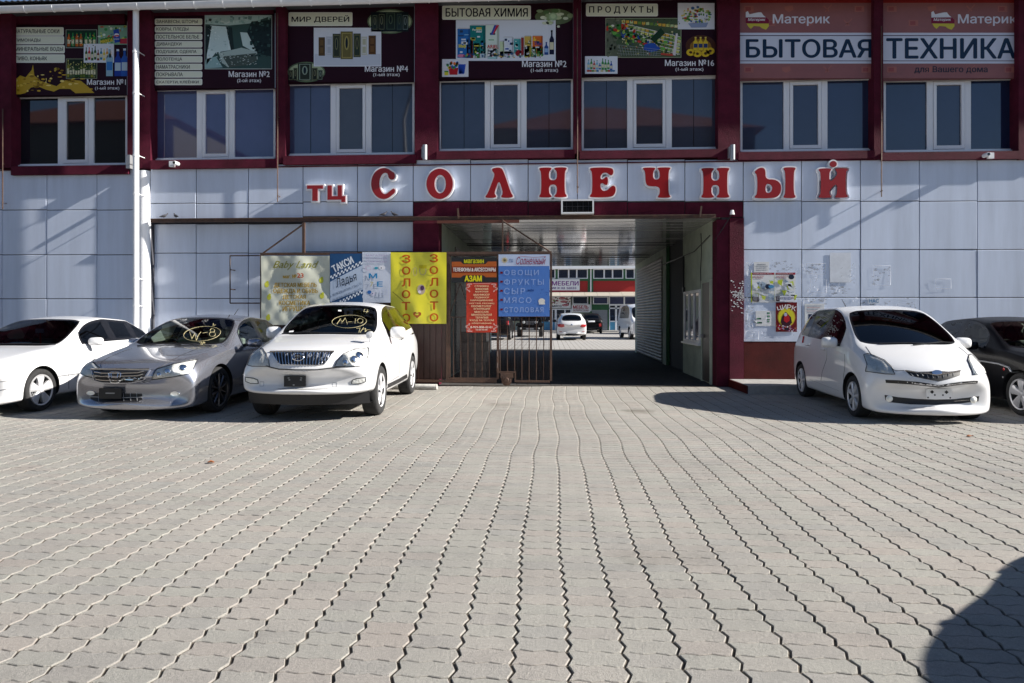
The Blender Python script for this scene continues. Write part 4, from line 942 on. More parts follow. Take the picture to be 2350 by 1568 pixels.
for x, y in ((1070, 390), (1215, 380), (1120, 400), (1180, 398)):
    B.ell(x, y, 32, 26, C('d8b428'), 7, 14); B.ell(x, y, 12, 10, C('4a3010'), 8, 10)
B.rect(288, 418, 529, 548, C('dde2ea'), 5)
for k in range(9): bottle(B, 305 + k * 21, 520 + rs.uniform(-6, 4), 18, rs.uniform(40, 88), pick('3a8a4a', '2a50a0', 'd8d8e0', 'b84040', '80b8d0'), C('2a7a40'), 6)
for k in range(12): B.ell(312 + k * 17, 527, 12, 8, pick('d8c890', '6a9a4a', 'e8e8e0', 'c05040', '4a80b0'), 9, 8)
speck(B, (444, 139, 560, 424), 60, ['4a5440', '6a7058', '58604a', '7a8068'], 8, 24, 4); speck(B, (560, 145, 990, 410), 170, ['88904a', 'b8b468', '3a4a2a', 'd0c890', '5a7a3a', 'a85038', '304a6a', 'e0dcc0'], 4, 14, 8)
shop_no(B, 'Магазин №16', (880, 444, 1244, 490), '(1-ый этаж)', (958, 501, 1165, 532)); B.done()
# 6, 7 household appliances banners
M['banner_red'] = mat('faded_red_banner', (.30, .105, .10), .5, c2=(.24, .085, .085), vs=1.4)
def islandm(B, x, y):
    B.poly([(x, y + 5), (x + 15, y - 5), (x + 28, y + 20), (x + 60, y + 12), (x + 95, y + 5), (x + 115, y + 5), (x + 132, y + 28), (x + 150, y + 42), (x - 0, y + 45)], C('dfe3ee'), 4)
    B.poly([(x, y + 42), (x + 150, y + 42), (x + 172, y + 62), (x + 170, y + 88), (x, y + 86)], C('7c1a3a'), 4)
    B.poly([(x + 6, y + 88), (x + 170, y + 88), (x + 172, y + 108), (x + 150, y + 134), (x + 118, y + 122), (x + 105, y + 110), (x + 60, y + 106), (x + 38, y + 128), (x + 20, y + 112)], C('c9bd48'), 4)
    B.text('Материк', x + 16, y + 48, x + 146, y + 74, C('e8e8f0'), .02, shear=.2, part=False, lay=5)
def icons(B, L, y, sx=1):
    for k, x in enumerate(L):
        c = C('a4675f')
        if k % 3 == 0: B.rect(x, y, x + 70, y + 44, c, 1); B.rect(x + 10, y + 8, x + 50, y + 36, C('935050'), 2)
        elif k % 3 == 1: B.poly([(x, y + 6), (x + 60, y - 4), (x + 66, y + 28), (x + 30, y + 46), (x + 4, y + 30)], c, 1)
        else: B.line([(x, y), (x + 40, y + 40)], 10, c, 1); B.line([(x + 60, y - 10), (x + 10, y + 44)], 8, c, 1)
def appl(lab, x0, x1, word, wr, lg, mt, sub=None):
    B = sign(lab, s6, (x0, -6, x1, 582), col='banner_red')
    B.rect(x0 + 1, -5, x1 - 1, 22, C('8a2420'), 2)
    B.rect(x0 + 1, 244, x1 - 1, 472, C('cfd3e2'), 2); B.rect(x0 + 1, 262, x1 - 1, 268, C('4a3a50'), 3); B.rect(x0 + 1, 450, x1 - 1, 455, C('4a3a50'), 3)
    icons(B, [x0 + 30, x0 + 330, x0 + 620, x0 + 850], 45); icons(B, [x0 + 190, x0 + 480, x0 + 770], 150); icons(B, [x0 + 30, x0 + 310, x0 + 620, x0 + 900], 495)
    B.text(word, *wr, C('16304a'), .045); islandm(B, lg, 88); B.text('Материк', *mt, C('d8d8e4'), .03)
    if sub: B.text(sub, 1338, 492, 1880, 545, C('26303e'), .02)
    B.done()
appl('faded red and white appliance banner, second from the right at the top', 46, 1036, 'БЫТОВАЯ', (88, 293, 1024, 428), 88, (288, 108, 712, 192))
appl('faded red and white appliance banner, rightmost, with a small text line', 1106, 2124, 'ТЕХНИКА', (1128, 287, 2090, 433), 1463, (1660, 108, 2096, 192), 'для Вашего дома')

# ============================================================ POSTERS ON THE RIGHT WALL
s8 = lambda x, y: (1684 + .1598 * x, 579.6 + .1598 * y)
def poster(name, lab, cat, r, m='white', grp=None, fn=None, lift=.003):
    Y = YW - .006 - lift; X, Z = wp(*s8((r[0] + r[2]) / 2, r[3]), Y); t = thing(name, lab, cat, (X, Y, Z), group=grp); B = Board(t, Y, s8); B.plate(*r, M[m], .003, 'sheet'); return B
M['paper'] = mat('white_paper', (.72, .72, .72), .6, var=.08, vs=6); M['gpaper'] = mat('grey_weathered_paper', (.68, .71, .77), .5, var=.12, vs=6)
M['tape'] = mat('clear_tape', (.78, .8, .84), .15, alpha=.45)
B = poster('notice', 'small white notice with four grey lines above the coloured posters', 'notice', (290, 135, 508, 285), 'paper')
for k, (t, a, b_) in enumerate((('ЯКУБОВСКАЯ', 335, 455), ('сеанс смеха для всех', 315, 485), ('на сцене театра', 325, 470), ('билеты в кассе 8', 320, 480))): B.text(t, a, 165 + k * 27, b_, 178 + k * 27, C('5a6070'), part=False, lay=1)
B.done()
def collage(r, lab, sd):
    q = random.Random(sd); B = poster('event_poster', lab, 'poster', r, 'paper', lift=.005); x0, y0, x1, y1 = r
    B.rect(x0, y0, x0 + 18 if sd == 1 else x0 + 2, y1, C('b8c832'), 1); B.rect(x0 + 20, y0, x1, y0 + 30, C('9a2c3c'), 1); B.text('ТОНИРОВАНИЕ АВТО', x0 + 30, y0 + 6, x1 - 40, y0 + 24, C('e0c8c8'), part=False, lay=2)
    B.text('САЛОН', x0 + 60, y0 + 42, x0 + 190, y0 + 62, C('a83848'), .02, shear=.2, part=False, lay=3); B.text('АЛИСА', x0 + 60, y0 + 68, x0 + 170, y0 + 86, C('a83848'), .02, shear=.2, part=False, lay=3)
    B.ell(x0 + 42, y0 + 62, 15, 15, C('a83848'), 2, 12); B.ell(x0 + 42, y0 + 62, 9, 9, C('dcdcdc'), 3, 12)
    for k in range(16):
        a = (q.uniform(x0 + 20, x1 - 60), q.uniform(y0 + 95, y0 + 330)); c = q.choice(['b6c43a', 'c3cf52', 'd8dce0', 'dfe3e8', '9fb0c0', 'e4e4e4'])
        B.poly([a, (a[0] + q.uniform(40, 90), a[1] + q.uniform(-15, 20)), (min(x1, a[0] + q.uniform(40, 100)), min(y1, a[1] + q.uniform(40, 90))), (a[0] + q.uniform(-5, 20), a[1] + q.uniform(30, 80))], C(c), 4 + k % 5)
    B.ell(x0 + (245 if sd == 1 else 240), y0 + (200 if sd == 1 else 62), 42, 36, C('16263e'), 10, 14)
    if sd == 1: B.ell(x0 + 290, y0 + 200, 40, 24, C('4a8ab8'), 11, 12); B.line([(x0 + 200, y0 + 150), (x0 + 330, y0 + 100)], 8, C('c8d0d8'), 10)
    for k in range(4): B.text('НОВЫЙ ГОД', x0 + 30, y0 + 248 + k * 22, x0 + 150, y0 + 264 + k * 22, C('4a4a3a' if k % 2 else '6a7a2a'), part=False, lay=11)
    B.rect(x0 + 20, y1 - 82, x0 + 110, y1 - 12, C('2c1420'), 10)
    for k in range(4): B.line([(x0 + 30, y1 - 72 + k * 14), (x0 + 95, y1 - 72 + k * 14)], 4, C('c8c8d0'), 11)
    for k in range(40): a = (q.uniform(x0 + 120, x1 - 10), q.uniform(y0 + 180, y1 - 20)); B.line([a, (a[0] + q.uniform(10, 40), a[1] + q.uniform(-3, 3))], 3, C(q.choice(['5a7a9a', '404a5a', '8a94a4', '2a3a5a'])), 11)
    if sd == 2:
        B.rect(x0 + 75, y1 - 85, x1 - 25, y1 - 5, C('d8dae4'), 12); B.text('12', x0 + 82, y1 - 68, x0 + 115, y1 - 38, C('20202a'), .04, part=False, lay=13); B.text('13', x1 - 62, y1 - 70, x1 - 32, y1 - 42, C('7a2030'), .04, part=False, lay=13)
        for k in range(3): B.text('чудеса цирка', x0 + 125, y1 - 74 + k * 16, x1 - 70, y1 - 62 + k * 16, C('5a5a9a'), part=False, lay=13)
    B.done()
collage((245, 290, 580, 718), 'torn yellow and white event poster with a blue guitar, left one of the pair', 1)
collage((583, 290, 885, 710), 'torn yellow and white event poster with the numbers 12 and 13 at its foot', 2)
B = poster('circus_poster', 'red circus poster with a yellow ring and arched white title', 'poster', (603, 716, 908, 1140), 'paper', lift=.009)
B.rect(603, 716, 908, 1140, C('6a0e18'), 1)
for k, ch in enumerate('ЦИРК'): B.text(ch, 622 + k * 70, 742 + abs(k - 1.5) * 18, 686 + k * 70, 808 + abs(k - 1.5) * 18, C('e4dcd8'), .04, part=False, lay=4, rot=18 - 12 * k)
B.ell(755, 930, 130, 140, C('b89038'), 2, 26); B.ell(755, 930, 118, 128, C('d2c832'), 3, 26); B.poly([(745, 850), (820, 930), (835, 1010), (790, 1060), (700, 1060), (672, 1000), (690, 920)], C('3a1a28'), 4); B.poly([(755, 870), (800, 930), (800, 980), (755, 1010), (715, 980), (720, 920)], C('b02028'), 5); B.ell(742, 892, 22, 26, C('b8b4c8'), 6, 12)
for k in range(40): B.ell(rs.uniform(610, 900), 1085 + rs.gauss(0, 22), rs.uniform(5, 16), rs.uniform(4, 12), pick('b8a4c8', 'd8d0d8', 'c03848', '7a3060', 'd8b060'), 6 + k % 4, 8)
B.rect(730, 1080, 790, 1120, C('2a2030'), 10); B.done()
B = poster('flyer_sheet', 'white sheet with small green photos left of the circus poster', 'poster', (315, 838, 600, 1056), 'paper')
for r in ((330, 940, 395, 962), (330, 998, 405, 1020), (480, 860, 515, 885), (480, 905, 515, 930), (480, 955, 515, 975), (480, 985, 512, 1003)): B.rect(*r, C('1f4a38'), 1); B.rect(r[0] + 8, r[1] + 5, r[0] + 22, r[3] - 5, C('7ac090'), 2)
B.done()
B = poster('blank_sheet', 'blank pale sheet taped high on the second right panel', 'poster', (1380, 2, 1682, 430), 'gpaper'); B.done()
B = poster('price_list', 'white printed sheet partly hidden behind the small white hatchback', 'poster', (1020, 735, 1300, 1172), 'paper')
for k in range(5): B.text('требуются продавцы на работу', 1045, 762 + k * 24, 1270 - (k % 3) * 30, 775 + k * 24, C('b04050' if k % 2 else '4a5a80'), part=False, lay=1)
B.rect(1070, 885, 1120, 995, C('1e2a4a'), 1)
for k in range(6): B.text('оплата ежедневно', 1045, 1010 + k * 24, 1200, 1022 + k * 24, C('5a6070'), part=False, lay=1)
B.done()
B = poster('torn_sticker', 'remnant of a pale sticker with blue letters on the third right panel', 'sticker', (1925, 655, 2095, 735), 'gpaper'); B.text('НАС', 1945, 668, 2085, 722, C('3a7aa8'), .03, lay=1); B.done()
# scraps of tape and paper, ghost outlines
b = MB(); q = random.Random(5)
def tape(x0, y0, x1, y1, wd=9):
    B_ = Board(None, YW - .0075, s8); dx, dy = x1 - x0, y1 - y0; l = math.hypot(dx, dy); nx, ny = -dy / l * wd, dx / l * wd
    b.face([B_.P(x0 - nx, y0 - ny, 0), B_.P(x1 - nx * .7, y1 - ny * .7, q.uniform(0, .004)), B_.P(x1 + nx, y1 + ny, q.uniform(0, .01)), B_.P(x0 + nx * .8, y0 + ny * .8, 0)])
for x0, y0, x1, y1 in ((2010, 190, 2250, 470), (1040, 160, 1320, 310), (160, 1125, 355, 1255), (1100, 380, 1330, 580), (2900, 380, 3120, 520), (2350, 740, 2600, 980)):
    for e in (((x0, y0), (x1, y0)), ((x1, y0), (x1, y1)), ((x1, y1), (x0, y1)), ((x0, y1), (x0, y0))): tape(*e[0], *e[1], 5)
for k in range(120):
    x = q.choice([q.uniform(150, 930), q.uniform(980, 1780), q.uniform(160, 260)]); y = q.uniform(150, 1230) if x < 960 else q.uniform(160, 740); a = q.uniform(-1.2, 1.2) if q.random() < .5 else q.uniform(1.2, 1.9); l = q.uniform(20, 70); tape(x, y, x + l * math.cos(a), y + l * math.sin(a), q.uniform(4, 11))
o = b.build('tape_scraps', M['tape'], bld, recalc=False); o['kind'] = 'stuff'; b = MB()
M['residue'] = mat('glue_residue', (.28, .29, .31), .7, alpha=.4, var=.4, vs=20)
for x0, y0, x1, y1 in ((515, 110, 830, 270), (1000, 640, 1330, 745), (1400, 450, 1660, 600), (170, 760, 330, 1040), (1830, 640, 2260, 750), (1050, 170, 1300, 300), (2400, 650, 2650, 1000), (2000, 200, 2240, 460)):
    B_ = Board(None, YW - .0068, s8)
    for k in range(26):
        x, y = q.uniform(x0, x1), q.uniform(y0, y1); r_ = q.uniform(6, 30); n_ = 7
        b.face([B_.P(x + r_ * q.uniform(.4, 1.2) * math.cos(i * 6.283 / n_), y + r_ * .6 * q.uniform(.4, 1.2) * math.sin(i * 6.283 / n_), k * .00002) for i in range(n_)])
o = b.build('glue_residue', M['residue'], bld, recalc=False); o['kind'] = 'stuff'; b = MB()
for k in range(8): tape(175 + q.uniform(-10, 40), 140 + k * 24, 190 + q.uniform(-10, 60), 165 + k * 24, 9)
o = b.build('tape_scraps', M['tape'], bld, recalc=False); o['kind'] = 'stuff'

# ============================================================ SLIDING GATE AND BANNERS
YG = 14.2
gt = thing('sliding_gate', 'rusty brown steel sliding gate with mesh panels, carrying the shop banners', 'gate', (wx(930, YG), YG, 0))
def gx(x): return wx(x, YG)
def gz(y, x=1100): return wp(x, y, YG)[1]
fr = MB()
def bar(x0, x1, y0, y1, d=.025, tgt=None): (tgt or fr).box(gx(x0), gx(x1), YG - d, YG + d, gz(y1), gz(y0))
bar(598, 1266, 578, 584); bar(598, 604, 584, 880, .028); bar(1024, 1030, 584, 874, .022); bar(1262, 1267, 584, 873, .022); bar(1140, 1145.5, 584, 870, .022); bar(604, 1140, 872, 878, .026); bar(1182, 1262, 872, 877); bar(1030, 1140, 867, 871.9, .02)
bar(1142, 1184, 852, 856, .03); bar(1181, 1184, 856, 876, .028); bar(1030, 1140, 727, 729, .012); bar(757, 761, 584, 872, .02); bar(890, 893, 584, 872, .02); bar(1030, 1140, 584, 588, .012); bar(1145.5, 1262, 726, 728, .012)
bar(694, 700, 508, 578, .02); bar(1152, 1155, 503, 578, .015); bar(1030.2, 1034, 588, 866, .018)
frame_o = fr.build('frame', M['rust'], gt)
b = MB(); b.tube([(gx(602), YG, gz(580)), (gx(696), YG, gz(512))], .018, 6); b.tube([(gx(1153), YG, gz(507)), (gx(1264), YG, gz(580))], .016, 6)
b.tube([(gx(1033), YG + .01, gz(722)), (gx(1056), YG + .01, gz(650))], .008, 5); b.tube([(gx(1056), YG + .01, gz(650)), (gx(1078), YG + .01, gz(722))], .008, 5)
b.build('brace', M['rust'], gt, smooth=40)
for x, y0, y1 in [(1147 + k * 16.6, 729, 852 if k < 3 else 872) for k in range(7)] + [(1040 + k * 16.4, 729, 867) for k in range(6)]:
    b = MB(); b.box(gx(x), gx(x + 2.0), YG - .008, YG + .008, gz(y1), gz(y0)); b.build('bar', M['rust'], gt)
b = MB()   # woven wire mesh behind the bars
def wires(x0, x1, y0, y1, st):
    xa, xb, za, zb = gx(x0), gx(x1), gz(y1), gz(y0); x = xa
    while x < xb: b.box(x, x + .0028, YG + .012, YG + .0148, za, zb); x += st
    z = za
    while z < zb: b.box(xa, xb, YG + .0148, YG + .0176, z, z + .0028); z += st
wires(1145, 1262, 729, 850, .032); wires(1185, 1262, 850, 872, .032); wires(1145, 1181, 835, 852, .032); wires(1031, 1140, 650, 867, .032)
o = b.build('wire_mesh', M['rustd'], gt, recalc=False); o['kind'] = 'stuff'
x = 605
while x < 1022:
    b = MB(); xa, xb = gx(x), gx(min(1023, x + 13.4)); b.box(xa, xb - .006, YG + .03, YG + .042, gz(871), gz(600)); b.box(xa, xa + .015, YG + .02, YG + .0298, gz(871), gz(600)); b.build('profiled_strip', M['board'], gt); x += 13.6
b = MB()   # roller in its housing
cx, cz = gx(1163), gz(868)
b.box(gx(1149), gx(1178), YG - .07, YG - .032, gz(866), gz(856)); b.prism([(gx(1150), gz(866)), (gx(1176), gz(866)), (gx(1174), gz(878)), (gx(1169), gz(884)), (gx(1157), gz(884)), (gx(1152), gz(878))], YG - .05, YG - .034)
b.build('roller_housing', M['rust'], gt)
b = MB(); b.lathe([(-.03, 0), (-.03, .04), (-.012, .05), (-.012, .085), (.01, .09), (.01, .0)], 24, 'Y', (cx, YG - .06, max(cz - .03, .1))); b.build('roller', M['rust'], gt, smooth=35)
for y in (695, 812, 838): b = MB(); b.tube([(gx(1141), YG - .03, gz(y + 6)), (gx(1141), YG - .03, gz(y - 6))], .018, 8); b.build('hinge', M['rustd'], gt)

def wrinkle(seed, amp=.012, dirs=((1, .6), (.3, 1))):
    q = random.Random(seed); W = [(q.uniform(1.5, 7), q.uniform(-6, 6), q.uniform(0, 6.28), q.uniform(.3, 1)) for _ in range(7)]
    def f(X, Z):
        s = sum(a * math.sin(kx * X * 1.4 + kz * Z + p) ** 3 for kx, kz, p, a in W) / 3.2
        return amp * (s + .9 * noise.noise(Vector((X * 2.2 + seed, Z * 1.6, seed))))
    return f
sH = lambda x, y: (532.6 + x * .3248, 470 + y * .3248); sG = lambda x, y: (900.8 + .28975 * x, 470 + .28975 * y)
def banner(lab, mp, r, m, seed, amp=.012, Y=YG - .05, nx=60, nz=60):
    X, Z = wp(*mp((r[0] + r[2]) / 2, r[3]), Y); t = thing('banner', lab, 'banner', (X, Y, Z), group='shop banners on the sliding gate'); B = Board(t, Y, mp, wrinkle(seed, amp) if amp else None)
    B.plate(*r, M[m], .012, 'sheet', nx, nz); return B
M['b_cream'] = mat('cream_vinyl', (.62, .63, .52), .3, var=.06, vs=2); M['b_blue'] = mat('blue_vinyl', C('1c4a78'), .35); M['b_white'] = mat('white_vinyl', (.62, .66, .76), .35, var=.04); M['b_yellow'] = mat('yellow_vinyl', (.66, .60, .035), .3, var=.06, vs=2); M['b_sky'] = mat('blue_board', C('4a74bc'), .4, var=.06, vs=2); M['b_red'] = mat('red_board', C('b8341c'), .4, var=.1, vs=1.5)
B = banner('wrinkled cream banner for a baby goods shop, largest and leftmost on the gate', sH, (206, 362, 690, 850), 'b_cream', 3, .026)
B.text('Baby Land', 288, 398, 612, 462, C('8e8a20'), .0, shear=.45); B.text('маг. №', 358, 494, 458, 520, C('c8a030'), .04); B.text('23', 462, 486, 508, 516, C('c04a20'), .05)
for t, x0, x1, y0, y1 in (('ДЕТСКАЯ МЕБЕЛЬ', 296, 598, 552, 588), ('ОДЕЖДА И ОБУВЬ', 292, 606, 594, 630), ('ДЕТСКАЯ', 358, 522, 638, 670), ('КОСМЕТИКА', 332, 552, 678, 710), ('ИГРУШКИ', 358, 536, 718, 752)): B.text(t, x0, y0, x1, y1, C('b08c22'), .035)
for x, y in ((243, 565), (262, 655), (628, 535), (635, 645), (255, 800)): B.ell(x, y, 16, 20, C('c8c84a'), 2, 10); B.ell(x + 5, y - 18, 9, 9, C('b8bc3a'), 3, 10)
B.done()
B = banner('blue and white taxi banner with chequered stripes between cream and white banners', sH, (691, 345, 925, 690), 'b_blue', 5, .0022)
B.poly([(693, 545), (924, 425), (924, 600), (693, 688)], C('b8c6da'), 1, 12)
def checks(x0, y0, x1, y1, n, w_):
    for k in range(n):
        for r_ in range(2):
            if (k + r_) % 2: continue
            a = k / n; c = (k + 1) / n; xa, xc = x0 + (x1 - x0) * a, x0 + (x1 - x0) * c; ya, yc = y0 + (y1 - y0) * a, y0 + (y1 - y0) * c
            B.poly([(xa, ya + r_ * w_), (xc, yc + r_ * w_), (xc, yc + (r_ + 1) * w_), (xa, ya + (r_ + 1) * w_)], C('dfe6f0'), 3)
checks(693, 505, 922, 392, 18, 14); checks(760, 678, 922, 600, 14, 13)
B.text('ТАКСИ', 702, 398, 862, 448, C('e0e6ee'), .06, rot=27); B.text('Ладья', 726, 500, 888, 572, C('16283e'), -.005, shear=.4, rot=20)
B.text('8-929-804-15-10', 702, 590, 922, 606, C('8896ac'), .03, rot=22); B.text('8-924-268-12-30', 704, 628, 922, 642, C('8896ac'), .03, rot=22); B.done()
B = banner('narrow white paper banner with few blue letters next to the yellow one', sH, (920, 334, 1120, 692), 'b_white', 7, .004)
for k, t in enumerate(('МАГАЗИН', 'ДЕТСКОЙ', 'ОДЕЖДЫ')): B.text(t, 946, 352 + k * 22, 1094, 366 + k * 22, C('b8b0cc'), .03)
B.text('М', 966, 486, 1026, 520, C('2a8ac0'), .06); B.text('С', 940, 430, 985, 466, C('d0c4d8'), .03); B.text('Е', 1024, 544, 1066, 578, C('2a8ac0'), .06); B.text('7', 975, 545, 998, 580, C('b8b078'), 0); B.text('Ш', 1040, 604, 1100, 640, C('ccd2e4'), .03)
B.ell(1018, 448, 14, 9, C('3a9ab0'), 2, 10); B.ell(1060, 445, 24, 16, C('e4e4ea'), 2, 12); B.ell(1055, 447, 4, 4, C('202030'), 3, 8); B.ell(970, 618, 15, 13, C('3a70b8'), 2, 12); B.ell(995, 630, 18, 15, C('dcd8e8'), 2, 12); B.ell(992, 628, 4, 4, C('305080'), 3, 8); B.done()
B = banner('bright yellow banner with vertical orange gold lettering and jewellery', sG, (-14, 378, 427, 943), 'b_yellow', 9, .016)
for x0, x1, n_ in ((74, 142, 0), (294, 362, 1)):
    for k, ch in enumerate('ЗОЛОТО'): B.text(ch, x0, 398 + k * 93.5 - n_ * 4, x1, 460 + k * 93.5 - n_ * 4, C('b8541c'), .05)
B.ring(178, 530, 17, 34, 5, C('b8a87a'), 3); B.ring(240, 520, 28, 40, 5, C('b8a87a'), 3); B.rect(212, 480, 270, 505, C('bcae22'), 5)
B.ell(228, 672, 32, 40, C('a8988a'), 3, 12); B.ell(236, 660, 15, 20, C('4a3050'), 4, 10); B.ell(215, 690, 12, 12, C('d0c8d0'), 5, 10)
B.poly([(196, 900), (165, 872), (166, 855), (182, 848), (196, 860), (210, 848), (228, 856), (226, 874)], C('a05a2a'), 3, 4); B.line([(0, 690), (90, 768)], 6, C('8a8430'), 3); B.done()
B = banner('black and orange phone accessories sign on the gate door', sG, (467, 418, 826, 616), 'black', 1, 0)
B.poly([(468, 452), (540, 452), (560, 470), (735, 470), (755, 450), (824, 450), (824, 575), (740, 575), (720, 560), (560, 560), (540, 577), (468, 577)], C('a8582c'), 1); B.rect(468, 490, 824, 540, C('7a3018'), 2)
B.text('магазин', 566, 434, 724, 464, C('c8c420'), .06); B.text('ТЕЛЕФОНЫ & АКСЕССУАРЫ', 478, 498, 816, 530, C('e4dcd8'), .05); B.text('АЗАМ', 570, 562, 708, 608, C('d8cc20'), .08); B.done()
B = banner('narrow red sign listing beauty salon services with white ornament corners', sG, (585, 619, 828, 1012), 'b_red', 1, 0, Y=YG - .065)
for k, (t, a, c) in enumerate((('СТРИЖКА', 650, 764), ('женская', 656, 758), ('мужская', 656, 758), ('МАНИКЮР', 643, 770), ('ПЕДИКЮР', 650, 765), ('НАРАЩИВАНИЕ', 618, 796), ('НОГТЕЙ, РЕСНИЦ', 608, 806), ('КОСМЕТОЛОГ', 625, 785), ('ЭПИЛЯЦИЯ', 640, 772), ('МАССАЖ', 650, 762), ('МАНУАЛЬНАЯ', 626, 786), ('ТЕРАПИЯ', 656, 758), ('УХОД ЗА ТЕЛОМ', 610, 802), ('обертывание', 628, 784))): B.text(t, a, 638 + k * 22.6, c, 653 + k * 22.6, C('ecd8a8'), .03)
B.text('8-929-808-42-01', 617, 962, 790, 978, C('f0e4d0'), .04); B.text('10.00-20.00', 660, 984, 752, 996, C('f0e4d0'), .03)
for x, y, sx, sy in ((600, 635, 1, 1), (812, 635, -1, 1), (600, 996, 1, -1), (812, 996, -1, -1)):
    for k in range(9): B.ring(x - sx * 4 + sx * 14 * math.sin(k), y + sy * k * 6.5, 5, 5, 2, C('e8d8d0'), 2, 8)
    for k in range(4): B.ring(x + sx * k * 9, y - sy * 6, 4, 4, 2, C('e8d8d0'), 2, 8)
B.line([(640, 626), (775, 626)], 2, C('e8d8d0'), 2); B.done()
B = banner('faded blue board listing market goods under a white shopping centre header', sG, (840, 394, 1244, 885), 'b_sky', 1, 0)
B.rect(840, 394, 1244, 486, C('b4c2de'), 1); B.ell(888, 440, 20, 20, C('d8c8a0'), 2, 14)
for k in range(10): a = k * .628; B.line([(888, 440), (888 + 30 * math.cos(a), 440 + 30 * math.sin(a))], 3, C('d8c8a0'), 2)
B.text('ТЦ', 922, 430, 956, 458, C('4a6aa0'), .04); B.text('Солнечный', 980, 410, 1214, 474, C('8a2a4a'), .005, shear=.42); B.line([(1010, 408), (1120, 418), (1214, 410)], 3, C('9a4a60'), 3); B.line([(1030, 468), (1100, 470), (1190, 460)], 2.5, C('9a4a60'), 3)
for t, x0, x1, y0, y1 in (('ОВОЩИ', 885, 1158, 516, 566), ('ФРУКТЫ', 884, 1198, 588, 636), ('СЫР', 884, 1050, 660, 708), ('МЯСО', 882, 1100, 734, 778), ('СТОЛОВАЯ', 884, 1196, 812, 852)):
    B.text(t, x0, y0, x1, y1, C('8ea4d4'), -.004 if t != 'СТОЛОВАЯ' else .02, space=1.25); B.rect(853, (y0 + y1) / 2 - 10, 874, (y0 + y1) / 2 + 6, C('6a1424'), 2)
B.ell(1182, 764, 27, 22, C('d8d4cc'), 2, 14); B.rect(1160, 778, 1208, 790, C('d8d4cc'), 3)
for k in range(14): B.rect(*(lambda x, y: (x, y, x + rs.uniform(4, 14), y + 4))(rs.uniform(1060, 1230), rs.uniform(660, 800)), C('3a5aa0'), 2)
B.rect(1070, 672, 1120, 686, C('305090'), 2); B.done()
# plastic wrapped stack behind the gate door
b = MB(); q = random.Random(4); X0, X1 = wx(1062, 15.4), wx(1122, 15.4)
for k in range(5):
    z0 = .02 + k * .22; b.box(X0 + q.uniform(-.03, .03), X1 + q.uniform(-.04, .04), 15.0, 15.7, z0, z0 + .215)
one(b, 'box_stack', mat('wrapped_boxes', (.1, .095, .09), .3, var=.5, vs=5), 'dark plastic wrapped boxes stacked behind the gate door', 'boxes')
